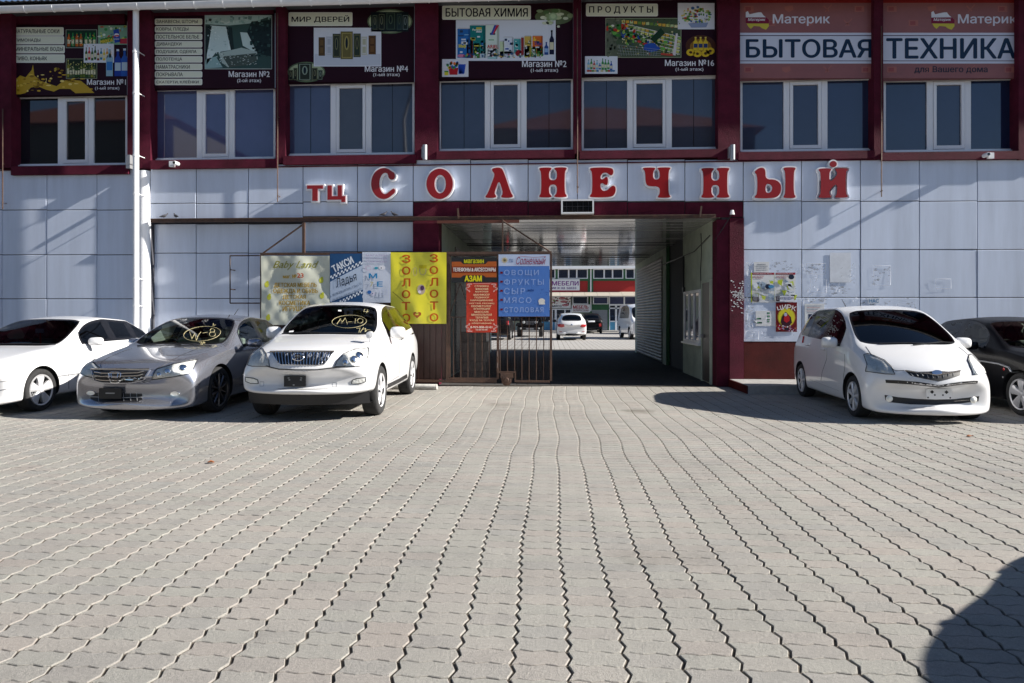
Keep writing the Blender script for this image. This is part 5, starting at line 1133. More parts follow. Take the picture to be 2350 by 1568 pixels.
# ============================================================ CARS
SIDE = {'b': 0, 'g': 1, 'p': 2}             # body, side glass, black pillar
TOPM = {'b': 0, 'ws': 3, 'rw': 4}
def mirror(o, parent):
    me = o.data.copy(); 
    for v in me.vertices: v.co.x = -v.co.x
    me.flip_normals(); n = bpy.data.objects.new(o.name.split('.')[0], me); COL.objects.link(n); setpar(n, parent, True); return n
class Car:
    def __init__(s, name, label, cat, st, wb, oh, rr, paint, loc, yaw=0, level=3, gside='cglass', gws='cglass', grear='cglass', tw=.21, track=.78, group=None, pil='blackg', arch='body', interior='seat'):
        s.root = thing(name, label, cat, loc, yaw, group); s.Mw = Matrix.LocRotScale(Vector(loc), s.root.rotation_euler, (1, 1, 1)); s.Mi = s.Mw.inverted()
        s.L = st[-1][0]; s.st = st; s.wb, s.oh, s.rr = wb, oh, rr; s.track = track; s.tw = tw
        bm = bmesh.new(); rows = []
        for (y, zb, hw, zs, bx, bz, rx, rz, tz, bow, sd_, tp) in st:
            h = zs - zb
            P = [(0, zb), (.45 * hw, zb), (.86 * hw, zb + .005), (.975 * hw, zb + .05), (hw, zb + .36 * h), (hw, zb + .7 * h), (hw * .985, zs - .01), (bx, bz), (rx, rz), (rx - .045, rz + .018), (rx * .5, tz - .008), (0, tz)]
            H = [(x, y + bow * (x / hw) ** 2 if hw else y, z) for x, z in P]
            row = [bm.verts.new(p) for p in H]; row2 = [bm.verts.new((-p[0], p[1], p[2])) for p in H[1:-1]]
            rows.append(row + row2[::-1])
        n = len(rows[0]); H = 11
        cr = bm.edges.layers.float.new('crease_edge')
        for i in range(len(rows) - 1):
            sd_, tp = st[i][10], st[i][11]
            for j in range(n):
                f = bm.faces.new([rows[i][j], rows[i][(j + 1) % n], rows[i + 1][(j + 1) % n], rows[i + 1][j]])
                jj = j if j < H else n - 1 - j
                if jj == 7: f.material_index = SIDE[sd_]
                elif jj in (9, 10): f.material_index = TOPM[tp]
                elif jj == 8: f.material_index = 0
                elif jj == 0 and i > 2: f.material_index = 5
        for rw, fl in ((rows[0], 0), (rows[-1], 1)):
            # cap as quads across
            for j in range(H):
                a, b_ = rw[j], rw[j + 1]; c = rw[(n - j - 1) % n]; d = rw[(n - j) % n]
                vs = [a, b_] + ([c] if c not in (a, b_) else []) + ([d] if d not in (a, b_, c) else [])
                if len(vs) >= 3: bm.faces.new(vs)
        bm.edges.index_update()
        for e in bm.edges:
            mi = {f.material_index for f in e.link_faces}
            if len(mi) == 2 and (mi & {1, 2, 3, 4}): e[cr] = .8
        for i in range(len(rows) - 1):
            for j in (7, n - 7):
                e = bm.edges.get((rows[i][j], rows[i + 1][j]))
                if e: e[cr] = .6
            for j in (6, n - 6, 3, n - 3):
                e = bm.edges.get((rows[i][j], rows[i + 1][j]))
                if e: e[cr] = .25
        bmesh.ops.recalc_face_normals(bm, faces=bm.faces)
        me = bpy.data.meshes.new('body'); bm.to_mesh(me); bm.free()
        for k in range(6): me.materials.append(M['black'])
        o = bpy.data.objects.new('body', me); COL.objects.link(o)
        md = o.modifiers.new('s', 'SUBSURF'); md.levels = level; md.render_levels = level
        # wheel openings
        cut = MB(); R2 = rr + .05
        for yy in (oh, oh + wb):
            for sg in (-1, 1): cut.lathe([(sg * .45, 0), (sg * .45, R2), (sg * 1.3, R2), (sg * 1.3, 0)], 40, 'X', (0, yy, rr * 1.0))
        co = cut.build('cut', M['black']); bo = o.modifiers.new('b', 'BOOLEAN'); bo.object = co; bo.solver = 'EXACT'; bo.operation = 'DIFFERENCE'
        dg = bpy.context.evaluated_depsgraph_get(); dg.update()
        m2 = bpy.data.meshes.new_from_object(o.evaluated_get(dg)); bpy.data.objects.remove(o); bpy.data.objects.remove(co)
        if len(m2.polygons) < 50: print('BOOLEAN FAILED', name)
        b = bmesh.new(); b.from_mesh(m2); b.normal_update()
        s.bvh = BVHTree.FromBMesh(b)
        # faces created by the cutter: dark
        for f in b.faces:
            c = f.calc_center_median()
            for yy in (oh, oh + wb):
                d = math.hypot(c.y - yy, c.z - rr); 
                if (abs(d - R2) < .012 and d < R2 + .004 and abs((Vector((0, c.y - yy, c.z - rr)).normalized()).dot(f.normal)) > .8) or (d < R2 and abs(abs(c.x) - .45) < .004): f.material_index = 5
            if f.material_index == 3 or f.material_index == 4:
                pass
        # black rim round the screens
        for mi in (3, 4, 1):
            ring = [f for f in b.faces if f.material_index == mi and any(len(e.link_faces) == 2 and any(g.material_index not in (mi, 6) for g in e.link_faces) for e in f.edges)]
            for f in ring: f.material_index = 6
        s.parts = {}
        mats = {0: M[paint], 1: M[gside], 2: M[pil], 3: M[gws], 4: M[grear], 5: M['black'], 6: M['blackg']}
        names = {0: 'body', 1: 'side_window', 2: 'pillar', 3: 'windshield', 4: 'rear_window', 5: 'underbody', 6: 'window_trim'}
        for mi in range(7):
            fs = [f for f in b.faces if f.material_index == mi]
            if not fs: continue
            groups = [fs]
            if mi == 1:
                groups = []; left = set(fs)
                while left:
                    st_ = [left.pop()]; gset = [st_[0]]
                    while st_:
                        f = st_.pop()
                        for e in f.edges:
                            for g2 in e.link_faces:
                                if g2 in left: left.discard(g2); st_.append(g2); gset.append(g2)
                    groups.append(gset)
            for gset in groups:
                if mi == 1 and len(gset) < 6 and level > 2: continue
                vm = {}; V = []; Fc = []
                for f in gset:
                    q = []
                    for v in f.verts:
                        if v not in vm: vm[v] = len(V); V.append(tuple(v.co))
                        q.append(vm[v])
                    Fc.append(q)
                me = bpy.data.meshes.new(names[mi]); me.from_pydata(V, [], Fc); me.materials.append(mats[mi])
                me.shade_smooth(); me.set_sharp_from_angle(angle=R(42)); me.update()
                o = bpy.data.objects.new(names[mi], me); COL.objects.link(o); setpar(o, s.root, True); s.parts.setdefault(names[mi], o)
        b.free(); bpy.data.meshes.remove(m2)
    # --- rays from the picture onto the body, in local coordinates
    def hit(s, x, y):
        u = (x - CX) / F; v = (CY - y) / F; d = Vector((u * cs - sn, u * sn + cs, v)); o = Vector((0, 0, CH))
        ol = s.Mi @ o; dl = (s.Mi.to_3x3() @ d).normalized(); h = s.bvh.ray_cast(ol, dl, 60)
        return (h[0], h[1]) if h[0] else (None, None)
    def patch(s, name, pts, m, off=.004, th=.0, par=None, mir=False, smooth=40, sub=3, raywise=True):
        b = bmesh.new(); vs = [b.verts.new((x, -y, 0)) for x, y in pts]; b.faces.new(vs); bmesh.ops.triangulate(b, faces=b.faces[:])
        for _ in range(sub):
            L = sorted((e.calc_length() for e in b.edges)); lim = max(L[-1] * .5, 1.2)
            bmesh.ops.subdivide_edges(b, edges=[e for e in b.edges if e.calc_length() > lim], cuts=1)
            bmesh.ops.triangulate(b, faces=b.faces[:])
        bad = []
        bound = {v for e in b.edges if len(e.link_faces) == 1 for v in e.verts}
        info = {}
        for v in b.verts:
            h, nn = s.hit(v.co.x, -v.co.y)
            if h is None: bad.append(v); continue
            if nn.dot(Vector((0, 1, 0))) > .0 and s.root.rotation_euler.z == 0 and nn.y > .5: pass
            info[v] = h + nn * (off if v in bound or not th else off + th)
        if bad: bmesh.ops.delete(b, geom=bad, context='VERTS')
        for v in b.verts: v.co = info[v]
        # skirt into the body
        be = [e for e in b.edges if len(e.link_faces) == 1]
        r = bmesh.ops.extrude_edge_only(b, edges=be); nv = [g for g in r['geom'] if isinstance(g, bmesh.types.BMVert)]
        b.normal_update()
        for v in nv:
            h, nn, _, _ = s.bvh.find_nearest(v.co); 
            if nn: v.co = h - nn * .006
        bmesh.ops.recalc_face_normals(b, faces=b.faces)
        me = bpy.data.meshes.new(name); b.to_mesh(me); b.free(); me.materials.append(M[m] if isinstance(m, str) else m); me.shade_smooth(); me.set_sharp_from_angle(angle=R(smooth))
        o = bpy.data.objects.new(name, me); COL.objects.link(o); setpar(o, par or s.root, True)
        if mir: mirror(o, par or s.root)
        return o
    def line(s, name, pts, r, m, off=.002, par=None, mir=False, dens=6, n=5, closed=False):
        q = []; pts = list(pts) + ([pts[0]] if closed else [])
        for a, b in zip(pts, pts[1:]):
            for k in range(dens): q.append((a[0] + (b[0] - a[0]) * k / dens, a[1] + (b[1] - a[1]) * k / dens))
        q.append(pts[-1]); P = []
        for x, y in q:
            h, nn = s.hit(x, y)
            if h is not None: P.append(h + nn * off)
        if len(P) < 2: print('line missed', name, pts[0]); return
        b = MB(); b.tube(P, r, n); o = b.build(name, M[m], par or s.root, smooth=60, local=True)
        if mir: mirror(o, par or s.root)
        return o
    def disc(s, name, x, y, r, m, off=.01, par=None, mir=False, dome=.3, n=16, face=None):
        h, nn = s.hit(x, y)
        if h is None: print('disc missed', name); return
        nn = Vector(face) if face else nn; nn.normalize(); q = nn.to_track_quat('Z', 'Y').to_matrix(); b = MB(); k0 = 0
        for i in range(4):
            a = i / 3 * R(80)
            for j in range(n): t = 2 * math.pi * j / n; b.v.append(tuple(h + nn * (off + r * dome * math.cos(a)) + q @ Vector((r * math.sin(a) / math.sin(R(80)) * math.cos(t), r * math.sin(a) / math.sin(R(80)) * math.sin(t), 0))))
        for i in range(3):
            for j in range(n): b.f.append([i * n + j, i * n + (j + 1) % n, (i + 1) * n + (j + 1) % n, (i + 1) * n + j]); b.m.append(0); b.c.append(None)
        o = b.build(name, M[m], par or s.root, smooth=60, local=True)
        if mir: mirror(o, par or s.root)
        return o
    def wheels(s, style='five', rimm='rim', n_sp=5, cover=None, which=(0, 1, 2, 3), turn=0):
        for i, (sx, yy) in enumerate(((1, s.oh), (-1, s.oh), (1, s.oh + s.wb), (-1, s.oh + s.wb))):
            if i not in which: continue
            r = s.rr; w2 = s.tw / 2; ri = r * cover if cover else r * .68
            T = MB(); prof = [(-w2 * .8, ri), (-w2, ri + (r - ri) * .3), (-w2 * 1.0, r * .93), (-w2 * .82, r * .988), (-w2 * .4, r), (w2 * .4, r), (w2 * .82, r * .988), (w2, r * .93), (w2, ri + (r - ri) * .3), (w2 * .8, ri)]
            T.lathe(prof, 48, 'X'); 
            wo = T.build('wheel', M['rubber'], None, smooth=50); wo.location = (sx * s.track, yy, r); wo.rotation_euler = (0, 0, 0)
            setpar(wo, s.root, True); out = sx * w2
            Bm = MB(); Bm.lathe([(out * .8, ri * 1.02), (out * .98, ri * 1.0), (out * .92, ri * .93), (out * .86, ri * .91)], 40, 'X'); Bm.lathe([(out * .86, ri * .91), (out * .5, ri * .86), (-out * .6, ri * .86), (-out * .8, ri * 1.0)], 40, 'X', mi=2)
            Bm.lathe([(out * .3, 0), (out * .3, ri * .5), (out * .1, ri * .55)], 20, 'X', mi=1); Bm.lathe([(-out * .5, 0), (-out * .5, ri * .9)], 24, 'X', mi=2); Bm.lathe([(-out * .82, 0), (-out * .82, ri * 1.0)], 24, 'X', mi=2)
            rim = Bm.build('rim', [M[rimm], M['galv'], M['black']], wo, smooth=45, local=True)
            Sp = MB(); a0 = .3
            for k in range(n_sp):
                a = a0 + 2 * math.pi * k / n_sp
                for da in ((-.11, .11) if style == 'twin' else (0,)):
                    aa = a + da; wi, wo_ = {'five': (.10, .17), 'twin': (.035, .045), 'thin': (.03, .05), 'blade': (.05, .085)}[style]
                    wi *= r / .33; wo_ *= r / .33; u = Vector((0, math.cos(aa), math.sin(aa))); v = Vector((0, -math.sin(aa), math.cos(aa)))
                    hub, end = .14 * ri / .25 * .25, ri * .93
                    x1, x0 = out * .97, out * .62; x2 = out * .86
                    P = []
                    for rad, wd, xf in ((ri * .12, wi * .7, x2), (ri * .55, (wi + wo_) * .42, out * .95), (end, wo_, out * .9)):
                        P.append([Vector((xf, 0, 0)) + u * rad + v * wd * .5 * q for q in (-1, -.55, .55, 1)])
                    for q in range(2):
                        for e in range(3):
                            off = [(-.014 * sx if t in (0, 3) else 0) for t in range(4)]
                            A = [P[q][e] + Vector((off[e], 0, 0)), P[q][e + 1] + Vector((off[e + 1], 0, 0)), P[q + 1][e + 1] + Vector((off[e + 1], 0, 0)), P[q + 1][e] + Vector((off[e], 0, 0))]
                            Sp.face([tuple(p) for p in A])
                        for e in (0, 3):
                            A = [P[q][e] + Vector((-.014 * sx, 0, 0)), P[q + 1][e] + Vector((-.014 * sx, 0, 0)), P[q + 1][e] + Vector((-.05 * sx, 0, 0)), P[q][e] + Vector((-.05 * sx, 0, 0))]
                            Sp.face([tuple(p) for p in A])
            Sp.lathe([(out * .9, ri * .2), (out * .99, ri * .16), (out * 1.0, 0)], 20, 'X')
            Sp.build('spokes', M[rimm], wo, smooth=30, local=True, recalc=False)
            for k in range(5):
                a = .9 + 2 * math.pi * k / 5; Sp2 = MB()
    def interior(s, seatm='seat', dz=0, ycowl=1.2, roof=1.4, half=.7, rhd=True):
        b = MB(); b.box(-half, half, ycowl - .05, ycowl + .38, .5, .86 + dz)
        b.build('dashboard', M['dash'], s.root, local=True)
        b = MB(); b.box(-half, half, ycowl + .4, s.L - .6, .28, .34); b.build('cabin_floor', M['dash'], s.root, local=True)
        for sx in (-.36, .36):
            b = MB(); y = ycowl + 1.15
            b.box(sx - .24, sx + .24, y - .5, y, .45, .6); b.box(sx - .23, sx + .23, y, y + .12, .5, 1.02 + dz); b.box(sx - .12, sx + .12, y + .03, y + .11, 1.04 + dz, 1.22 + dz); 
            o = b.build('seat', M[seatm], s.root, local=True); bv = o.modifiers.new('b', 'BEVEL'); bv.width = .035; bv.segments = 2
        b = MB(); y = ycowl + 2.05; b.box(-.6, .6, y - .45, y, .45, .62); b.box(-.6, .6, y, y + .12, .5, 1.0 + dz)
        for sx in (-.36, .36): b.box(sx - .1, sx + .1, y + .03, y + .1, 1.01 + dz, 1.15 + dz)
        b.build('rear_seat', M[seatm], s.root, local=True)
        sx = -.36 if rhd else .36
        b = MB(); c = Vector((sx, ycowl + .46, .86 + dz)); P = []
        for k in range(20): a = 2 * math.pi * k / 20; P.append(c + Vector((.18 * math.cos(a), .18 * math.sin(a) * .42, .18 * math.sin(a) * .9)))
        b.tube(P, .015, 6, closed=True); b.tube([c + Vector((-.17, 0, 0)), c + Vector((.17, 0, 0))], .015, 6); b.build('steering_wheel', M['black'], s.root, smooth=50, local=True)
    def plate_(s, x0, y0, x1, y1, m='black', off=.03, marks=None):
        hs = [s.hit(x, y)[0] for x, y in ((x0, y0), (x1, y0), (x1, y1), (x0, y1))]
        if None in hs: return
        ym = min(h.y for h in hs) - off; xa = min(hs[0].x, hs[3].x); xb = max(hs[1].x, hs[2].x); za = min(hs[2].z, hs[3].z); zb = max(hs[0].z, hs[1].z)
        b = MB(); b.box(xa, xb, ym, ym + .012, za, zb); b.box(xa + .05, xb - .05, ym + .012, ym + off + .04, za + .02, zb - .02); o = b.build('license_plate', M[m], s.root, local=True)
        return o, xa, xb, ym, za, zb
    def door_mirror(s, y, x, z, sz=(.12, .1, .085), m='pwhite', ys=0):
        for sx in (1, -1):
            b = MB(); n = 16; V = []
            for i in range(9):
                a = math.pi * i / 8
                for j in range(n):
                    t = 2 * math.pi * j / n; q = lambda v: math.copysign(abs(v) ** .6, v)
                    r_ = math.sin(a) ** .6 if 0 < i < 8 else 0
                    b.v.append((sx * x + sz[0] * r_ * q(math.cos(t)), y + sz[1] * (-math.cos(a)) * (1 if math.cos(a) > 0 else .35), z + sz[2] * r_ * q(math.sin(t))))
            for i in range(8):
                for j in range(n): b.f.append([i * n + j, i * n + (j + 1) % n, (i + 1) * n + (j + 1) % n, (i + 1) * n + j]); b.m.append(0); b.c.append(None)
            o = b.build('door_mirror', M[m], s.root, smooth=60, local=True)
            b = MB(); b.box(sx * (x - sz[0]) - .09 * (sx > 0), sx * (x - sz[0]) + .09 * (sx < 0), y - .02, y + .03, z - .06, z - .02); b.build('mirror_arm', M['black'], o, local=True)
A_ = lambda P: [(x * .26666, 665.8 + y * .26666) for x, y in P]
H_ = lambda P: [(532.6 + x * .3248, 470 + y * .3248) for x, y in P]
R_ = lambda P: [(1684.1 + x * .28975, 564 + y * .28975) for x, y in P]
def ell2(cx, cy, rx, ry, n=20, tilt=0): return ellp(cx, cy, rx, ry, n, tilt)

# ---------------------------------------------------------------- white crossover in the middle
ST = [(0.00,.46,.76,.64,.60,.68,.50,.70,.71,.19,'b','b'), (.02,.40,.885,.67,.74,.75,.64,.78,.80,.22,'b','b'), (.08,.385,.915,.74,.80,.86,.70,.92,.95,.24,'b','b'), (.26,.37,.92,.83,.83,.95,.72,1.00,1.03,.24,'b','b'), (.66,.33,.92,.92,.86,1.03,.72,1.075,1.11,.18,'b','b'), (1.05,.27,.92,.97,.87,1.09,.78,1.13,1.17,.13,'b','b'),
      (1.17,.26,.92,.985,.872,1.11,.825,1.15,1.185,.12,'b','ws'), (1.60,.25,.92,1.0,.872,1.125,.735,1.40,1.445,.10,'g','ws'), (2.0,.25,.92,1.0,.87,1.14,.655,1.60,1.655,.08,'g','b'), (2.42,.25,.92,1.0,.87,1.15,.645,1.65,1.71,.02,'p','b'), (2.50,.25,.92,1.0,.87,1.155,.643,1.652,1.712,.02,'g','b'), (3.36,.25,.92,1.01,.86,1.20,.625,1.63,1.70,-.02,'p','b'), (3.43,.25,.92,1.01,.858,1.205,.622,1.625,1.695,-.02,'g','b'),
      (3.98,.27,.91,1.03,.84,1.24,.60,1.55,1.65,-.05,'b','b'), (4.22,.30,.90,1.03,.82,1.22,.59,1.49,1.60,-.08,'b','rw'), (4.58,.34,.88,1.0,.78,1.15,.68,1.18,1.2,-.10,'b','b'), (4.68,.38,.85,.93,.74,1.0,.6,1.03,1.04,-.14,'b','b'), (4.73,.46,.72,.84,.62,.88,.5,.9,.91,-.14,'b','b')]
c = Car('parked_car', 'white crossover with marker writing on its windshield, parked in front of the cream banner', 'car', ST, 2.715, .93, .365, 'pwhite', (-3.37, 9.09, 0), R(1.7), track=.80, tw=.23, grear='tglass', gside='tglass', group='cars parked before the facade')
harrier = c
c.wheels('twin', n_sp=5); c.interior('seatl', .18, 1.2)
hl = c.patch('headlight', H_([(727,1142),(745,1104),(795,1056),(860,1028),(963,1018),(957,1062),(938,1133),(880,1141)]), 'reflector', .003, mir=True)
for x, y, r_ in ((900, 1062, .06), (862, 1092, .055), (800, 1112, .045)): c.disc('projector', *H_([(x, y)])[0], r_, 'chrome', .004, par=hl, dome=.35)
c.patch('headlight_cover', H_([(724,1144),(742,1102),(793,1052),(858,1024),(966,1014),(960,1062),(940,1136),(880,1144)]), 'lens', .018, mir=True)
c.line('headlight_rim', H_([(724,1144),(742,1102),(793,1052),(858,1024),(966,1014),(960,1062),(940,1136),(880,1144)]), .0045, 'black', .006, closed=True, dens=3, mir=True)
gr = c.patch('grille', H_([(283,1042),(715,1042),(688,1078),(650,1128),(600,1136),(345,1132),(316,1108)]), 'black', .004)
for k in range(18):
    x = 308 + k * 22.5; t = (k - 8.5) / 8.5
    yb = 1130 if 330 < x < 640 else 1130 - max(330 - x, x - 640) * .9
    c.line('slat', H_([(x, 1050), (x - 5 * (-1 if t < 0 else 1) * abs(t) * 3, yb)]), .0095, 'chrome', .017, par=gr)
c.line('chrome_strip', H_([(270,1041),(380,1040),(500,1039),(620,1040),(722,1041)]), .014, 'chrome', .008, par=gr)
c.line('chrome_strip', H_([(283,1046),(318,1108),(345,1131),(600,1135),(650,1128),(690,1076),(715,1046)]), .006, 'chrome', .006, par=gr)
em = c.patch('emblem', H_(ell2(470, 1083, 38, 24)), 'blackg', .02, par=gr); c.line('emblem_ring', H_(ell2(470, 1083, 38, 24, 16)), .006, 'chrome', .026, par=gr, closed=True, dens=1)
c.line('emblem_mark', H_([(440,1098),(470,1085),(505,1072)]), .009, 'chrome', .026, par=gr, dens=3); c.line('emblem_mark', H_([(445,1078),(475,1074),(500,1068)]), .006, 'chrome', .026, par=gr, dens=3)
c.line('bumper_gap', H_([(245,1140),(275,1150),(330,1162),(450,1167),(600,1166),(665,1158),(735,1150),(800,1143)]), .009, 'black', .001, dens=4)
pl = c.plate_(*H_([(373, 1208)])[0], *H_([(525, 1283)])[0])
if pl:
    o, xa, xb, ym, za, zb = pl
    for xx, zz in ((.22, .8), (.8, .8), (.25, .62), (.78, .62), (.45, .15)): t = MB(); t.box(xa + (xb - xa) * xx - .012, xa + (xb - xa) * xx + .012, ym - .004, ym, za + (zb - za) * zz - .006, za + (zb - za) * zz + .006); t.build('bolt', M['galv'], o, local=True)
fg = c.patch('fog_lamp', H_([(845,1266),(850,1240),(880,1228),(945,1221),(943,1250),(905,1264)]), 'reflector', .006, mir=True); c.line('fog_trim', H_([(845,1266),(850,1240),(880,1228),(945,1221),(943,1250),(905,1264)]), .006, 'black', .004, mir=True, closed=True, dens=3)
b = MB(); ar = [(x, .10 + .24 * (x / .86) ** 2) for x in [-.86 + .1075 * k for k in range(17)]]; nA = len(ar); k0 = 0
for z in (.24, .47):
    b.v += [(x, y + (.06 if z < .3 else .0), z) for x, y in ar]
b.f += [[i, i + 1, nA + i + 1, nA + i] for i in range(nA - 1)]; b.m += [0] * (nA - 1); b.c += [None] * (nA - 1)
b.v += [(-.84, 1.3, .24), (.84, 1.3, .24)]; b.f.append(list(range(nA)) + [2 * nA + 1, 2 * nA]); b.m.append(0); b.c.append(None); b.build('lower_valance', M['black'], c.root, smooth=40, local=True, recalc=False)
c.line('tow_cover', H_([(712,1257),(742,1257),(742,1286),(712,1286)]), .002, 'galv', .001, closed=True, dens=2, mir=False); c.line('tow_cover', H_([(197,1250),(224,1250),(224,1283),(197,1283)]), .002, 'galv', .001, closed=True, dens=2)
c.line('wiper', H_([(352,916),(500,905),(620,908)]), .009, 'black', .012); c.line('wiper', H_([(640,912),(820,912),(960,916)]), .009, 'black', .012)
c.door_mirror(1.72, 1.0, 1.20, (.125, .1, .10)); 
c.line('door_seam', H_([(1045,945),(1075,1000),(1083,1080)]), .004, 'black', 0); c.line('door_seam', H_([(1158,900),(1172,960),(1180,1060),(1180,1190)]), .004, 'black', 0)
c.line('door_seam', H_([(1085,1268),(1180,1210)]), .004, 'black', 0)
for x, y in ((1190, 950), (1268, 913)): c.line('door_handle', H_([(x - 9, y + 2), (x + 9, y - 3)]), .014, 'chrome', .02, dens=3)
c.patch('rocker_cladding', H_([(1088,1272),(1180,1228),(1234,1196),(1238,1222),(1180,1256),(1090,1300)]), 'black', .006)
def marker(c, T, P, r=.0023): c.line('marker_line', T(P), r, 'yellowp', .004, dens=4)
for P in (ell2(828, 827, 122, 45, 28, -2) + [(950, 825)], [(740,845),(755,825),(766,806),(775,838),(800,800),(815,845)], [(820,830),(848,828)], [(872,806),(868,840)], ell2(905, 822, 20, 17, 12) + [(925, 822)], [(938,738),(930,758),(966,756)], [(958,742),(950,768)], [(878,876),(905,872),(895,905)], [(905,905),(930,868)], [(928,882),(945,876),(938,900),(955,885),(978,886)]): marker(c, H_, P)
c.patch('sticker', H_([(750,744),(772,744),(772,754),(750,754)]), 'white', .003); c.patch('paper', H_([(405,893),(435,890),(432,900),(402,903)]), 'white', .003)
b = MB(); y0 = .62   # little mirror on the front wing
b.tube([(.74, .95, 1.04), (.76, .80, 1.12), (.78, .72, 1.17)], .008, 6); wm_ = b.build('wing_mirror_stalk', M['galv'], c.root, local=True)
b = MB(); b.lathe([(-.05, 0), (-.045, .05), (.02, .06), (.05, .05), (.06, 0)], 12, 'Y', (.79, .70, 1.19)); b.build('wing_mirror', M['pwhite'], c.root, smooth=50, local=True)
b = MB(); b.tube([(.02, 1.62, 1.40), (0, 1.66, 1.36)], .02, 6); b.box(-.11, .11, 1.66, 1.68, 1.34, 1.41); b.build('rear_view_mirror', M['black'], c.root, local=True)

# ---------------------------------------------------------------- silver sedan
SA = [(0.00,.25,.74,.50,.60,.55,.5,.57,.58,.19,'b','b'), (.02,.145,.875,.54,.74,.62,.62,.64,.66,.21,'b','b'), (.08,.135,.905,.62,.80,.725,.68,.755,.775,.24,'b','b'), (.30,.14,.915,.71,.84,.80,.72,.84,.86,.22,'b','b'), (.75,.165,.92,.79,.865,.875,.74,.92,.945,.17,'b','b'), (1.15,.16,.92,.84,.87,.935,.8,.97,1.0,.14,'b','b'),
      (1.28,.16,.92,.85,.87,.955,.83,.985,1.015,.14,'b','ws'), (1.72,.16,.92,.87,.86,.965,.745,1.21,1.255,.12,'g','ws'), (2.18,.16,.92,.89,.85,.98,.635,1.40,1.45,.08,'g','b'), (2.62,.16,.92,.90,.85,.99,.61,1.44,1.50,.02,'p','b'), (2.70,.16,.92,.90,.85,.99,.608,1.44,1.50,.02,'g','b'), (3.35,.16,.92,.90,.84,1.0,.595,1.40,1.465,-.02,'p','b'), (3.41,.16,.92,.90,.84,1.0,.595,1.39,1.455,-.03,'g','rw'),
      (3.85,.16,.92,.91,.83,1.015,.70,1.19,1.24,-.07,'b','rw'), (4.15,.17,.915,.92,.81,1.02,.76,1.045,1.075,-.11,'b','b'), (4.48,.21,.89,.90,.78,1.0,.70,1.03,1.05,-.14,'b','b'), (4.68,.27,.85,.84,.74,.94,.6,.96,.97,-.18,'b','b'), (4.73,.36,.74,.76,.62,.82,.5,.84,.85,-.18,'b','b')]
c = Car('parked_car', 'silver sedan with yellow marker writing on its windshield, between two white cars', 'car', SA, 2.8, .96, .345, 'psilver', (-5.93, 9.24, 0), R(0), track=.80, group='cars parked before the facade'); accord = c
c.wheels('thin', 'rimd', n_sp=10, cover=.76); c.interior('seatl', .06, 1.28)
hl = c.patch('headlight', A_([(1310,765),(1325,725),(1352,684),(1500,640),(1695,603),(1640,712),(1500,742)]), 'reflector', .003, mir=True)
for x, y, r_ in ((1575, 668, .055), (1440, 700, .045), (1365, 728, .035)): c.disc('projector', *A_([(x, y)])[0], r_, 'chrome', .004, par=hl, dome=.35)
c.patch('headlight_cover', A_([(1306,770),(1322,723),(1350,680),(1500,635),(1700,598),(1643,717),(1500,747)]), 'lens', .016, mir=True)
c.line('headlight_rim', A_([(1306,770),(1322,723),(1350,680),(1500,635),(1700,598),(1643,717),(1500,747)]), .0045, 'black', .006, closed=True, dens=3, mir=True)
gr = c.patch('grille', A_([(800,698),(820,690),(1000,692),(1190,694),(1272,698),(1240,764),(1180,784),(1000,792),(880,786),(826,768)]), 'black', .004)
for y, k in ((718, 0), (742, 6), (766, 12)): c.line('slat', A_([(822 + k, y - 8), (880, y), (1000, y + 3), (1120, y), (1190, y - 2), (1246 - k * 1.5, y - 16)]), .010, 'chrome', .02, par=gr)
c.line('grille_frame', A_([(792,686),(808,772),(880,793),(1000,798),(1130,794),(1240,770),(1292,688)]), .014, 'psilver', .006, par=gr); c.line('chrome_strip', A_([(786,684),(880,682),(1000,683),(1180,686),(1290,684)]), .016, 'chrome', .008, par=gr)
em = c.patch('emblem', A_([(948,722),(965,714),(1030,714),(1048,722),(1040,775),(1022,783),(972,783),(955,775)]), 'black', .018, par=gr); c.line('emblem_ring', A_([(948,722),(965,712),(1030,712),(1048,722),(1040,775),(1022,785),(972,785),(955,775)]), .008, 'chrome', .026, par=gr, closed=True, dens=2)
for P in ([(968,722),(976,778)], [(1028,722),(1020,778)], [(974,752),(1022,752)]): c.line('emblem_mark', A_(P), .008, 'chrome', .028, par=gr, dens=2)
pl = c.plate_(*A_([(872, 843)])[0], *A_([(1058, 932)])[0], off=.035)
if pl:
    o, xa, xb, ym, za, zb = pl; t = MB(); t.box(xa + (xb - xa) * .3, xa + (xb - xa) * .7, ym - .004, ym, za + (zb - za) * .48, za + (zb - za) * .58); t.build('plate_slot', M['galv'], o, local=True)
lg = c.patch('lower_grille', A_([(772,888),(870,884),(1060,890),(1222,892),(1225,945),(1195,962),(1000,968),(820,958),(782,940)]), 'black', .004)
c.line('slat', A_([(778,918),(1000,930),(1224,924)]), .006, 'galv', .01, par=lg)
for x in (850, 1065, 1125, 1180): c.line('slat', A_([(x, 890), (x + 2, 960)]), .003, 'galv', .01, par=lg, dens=2)
fg = c.patch('fog_lamp', A_(ell2(1507, 893, 36, 18, 18)), 'reflector', .008, mir=True); c.line('fog_trim', A_(ell2(1507, 893, 38, 20, 16)), .006, 'chrome', .006, closed=True, dens=1, mir=True)
c.line('bumper_gap', A_([(745,680),(760,684),(792,686)]), .004, 'black', 0); c.line('bumper_gap', A_([(1290,686),(1340,690),(1400,660)]), .004, 'black', 0)
c.line('hood_seam', A_([(1345,678),(1420,640),(1560,560),(1700,505)]), .004, 'black', 0, mir=True)
c.line('wiper', A_([(1180,484),(1400,470),(1560,478)]), .009, 'black', .012); c.line('wiper', A_([(1500,486),(1650,480),(1820,486)]), .009, 'black', .012)
c.door_mirror(1.92, 1.02, 1.02, (.125, .1, .075), 'psilver')
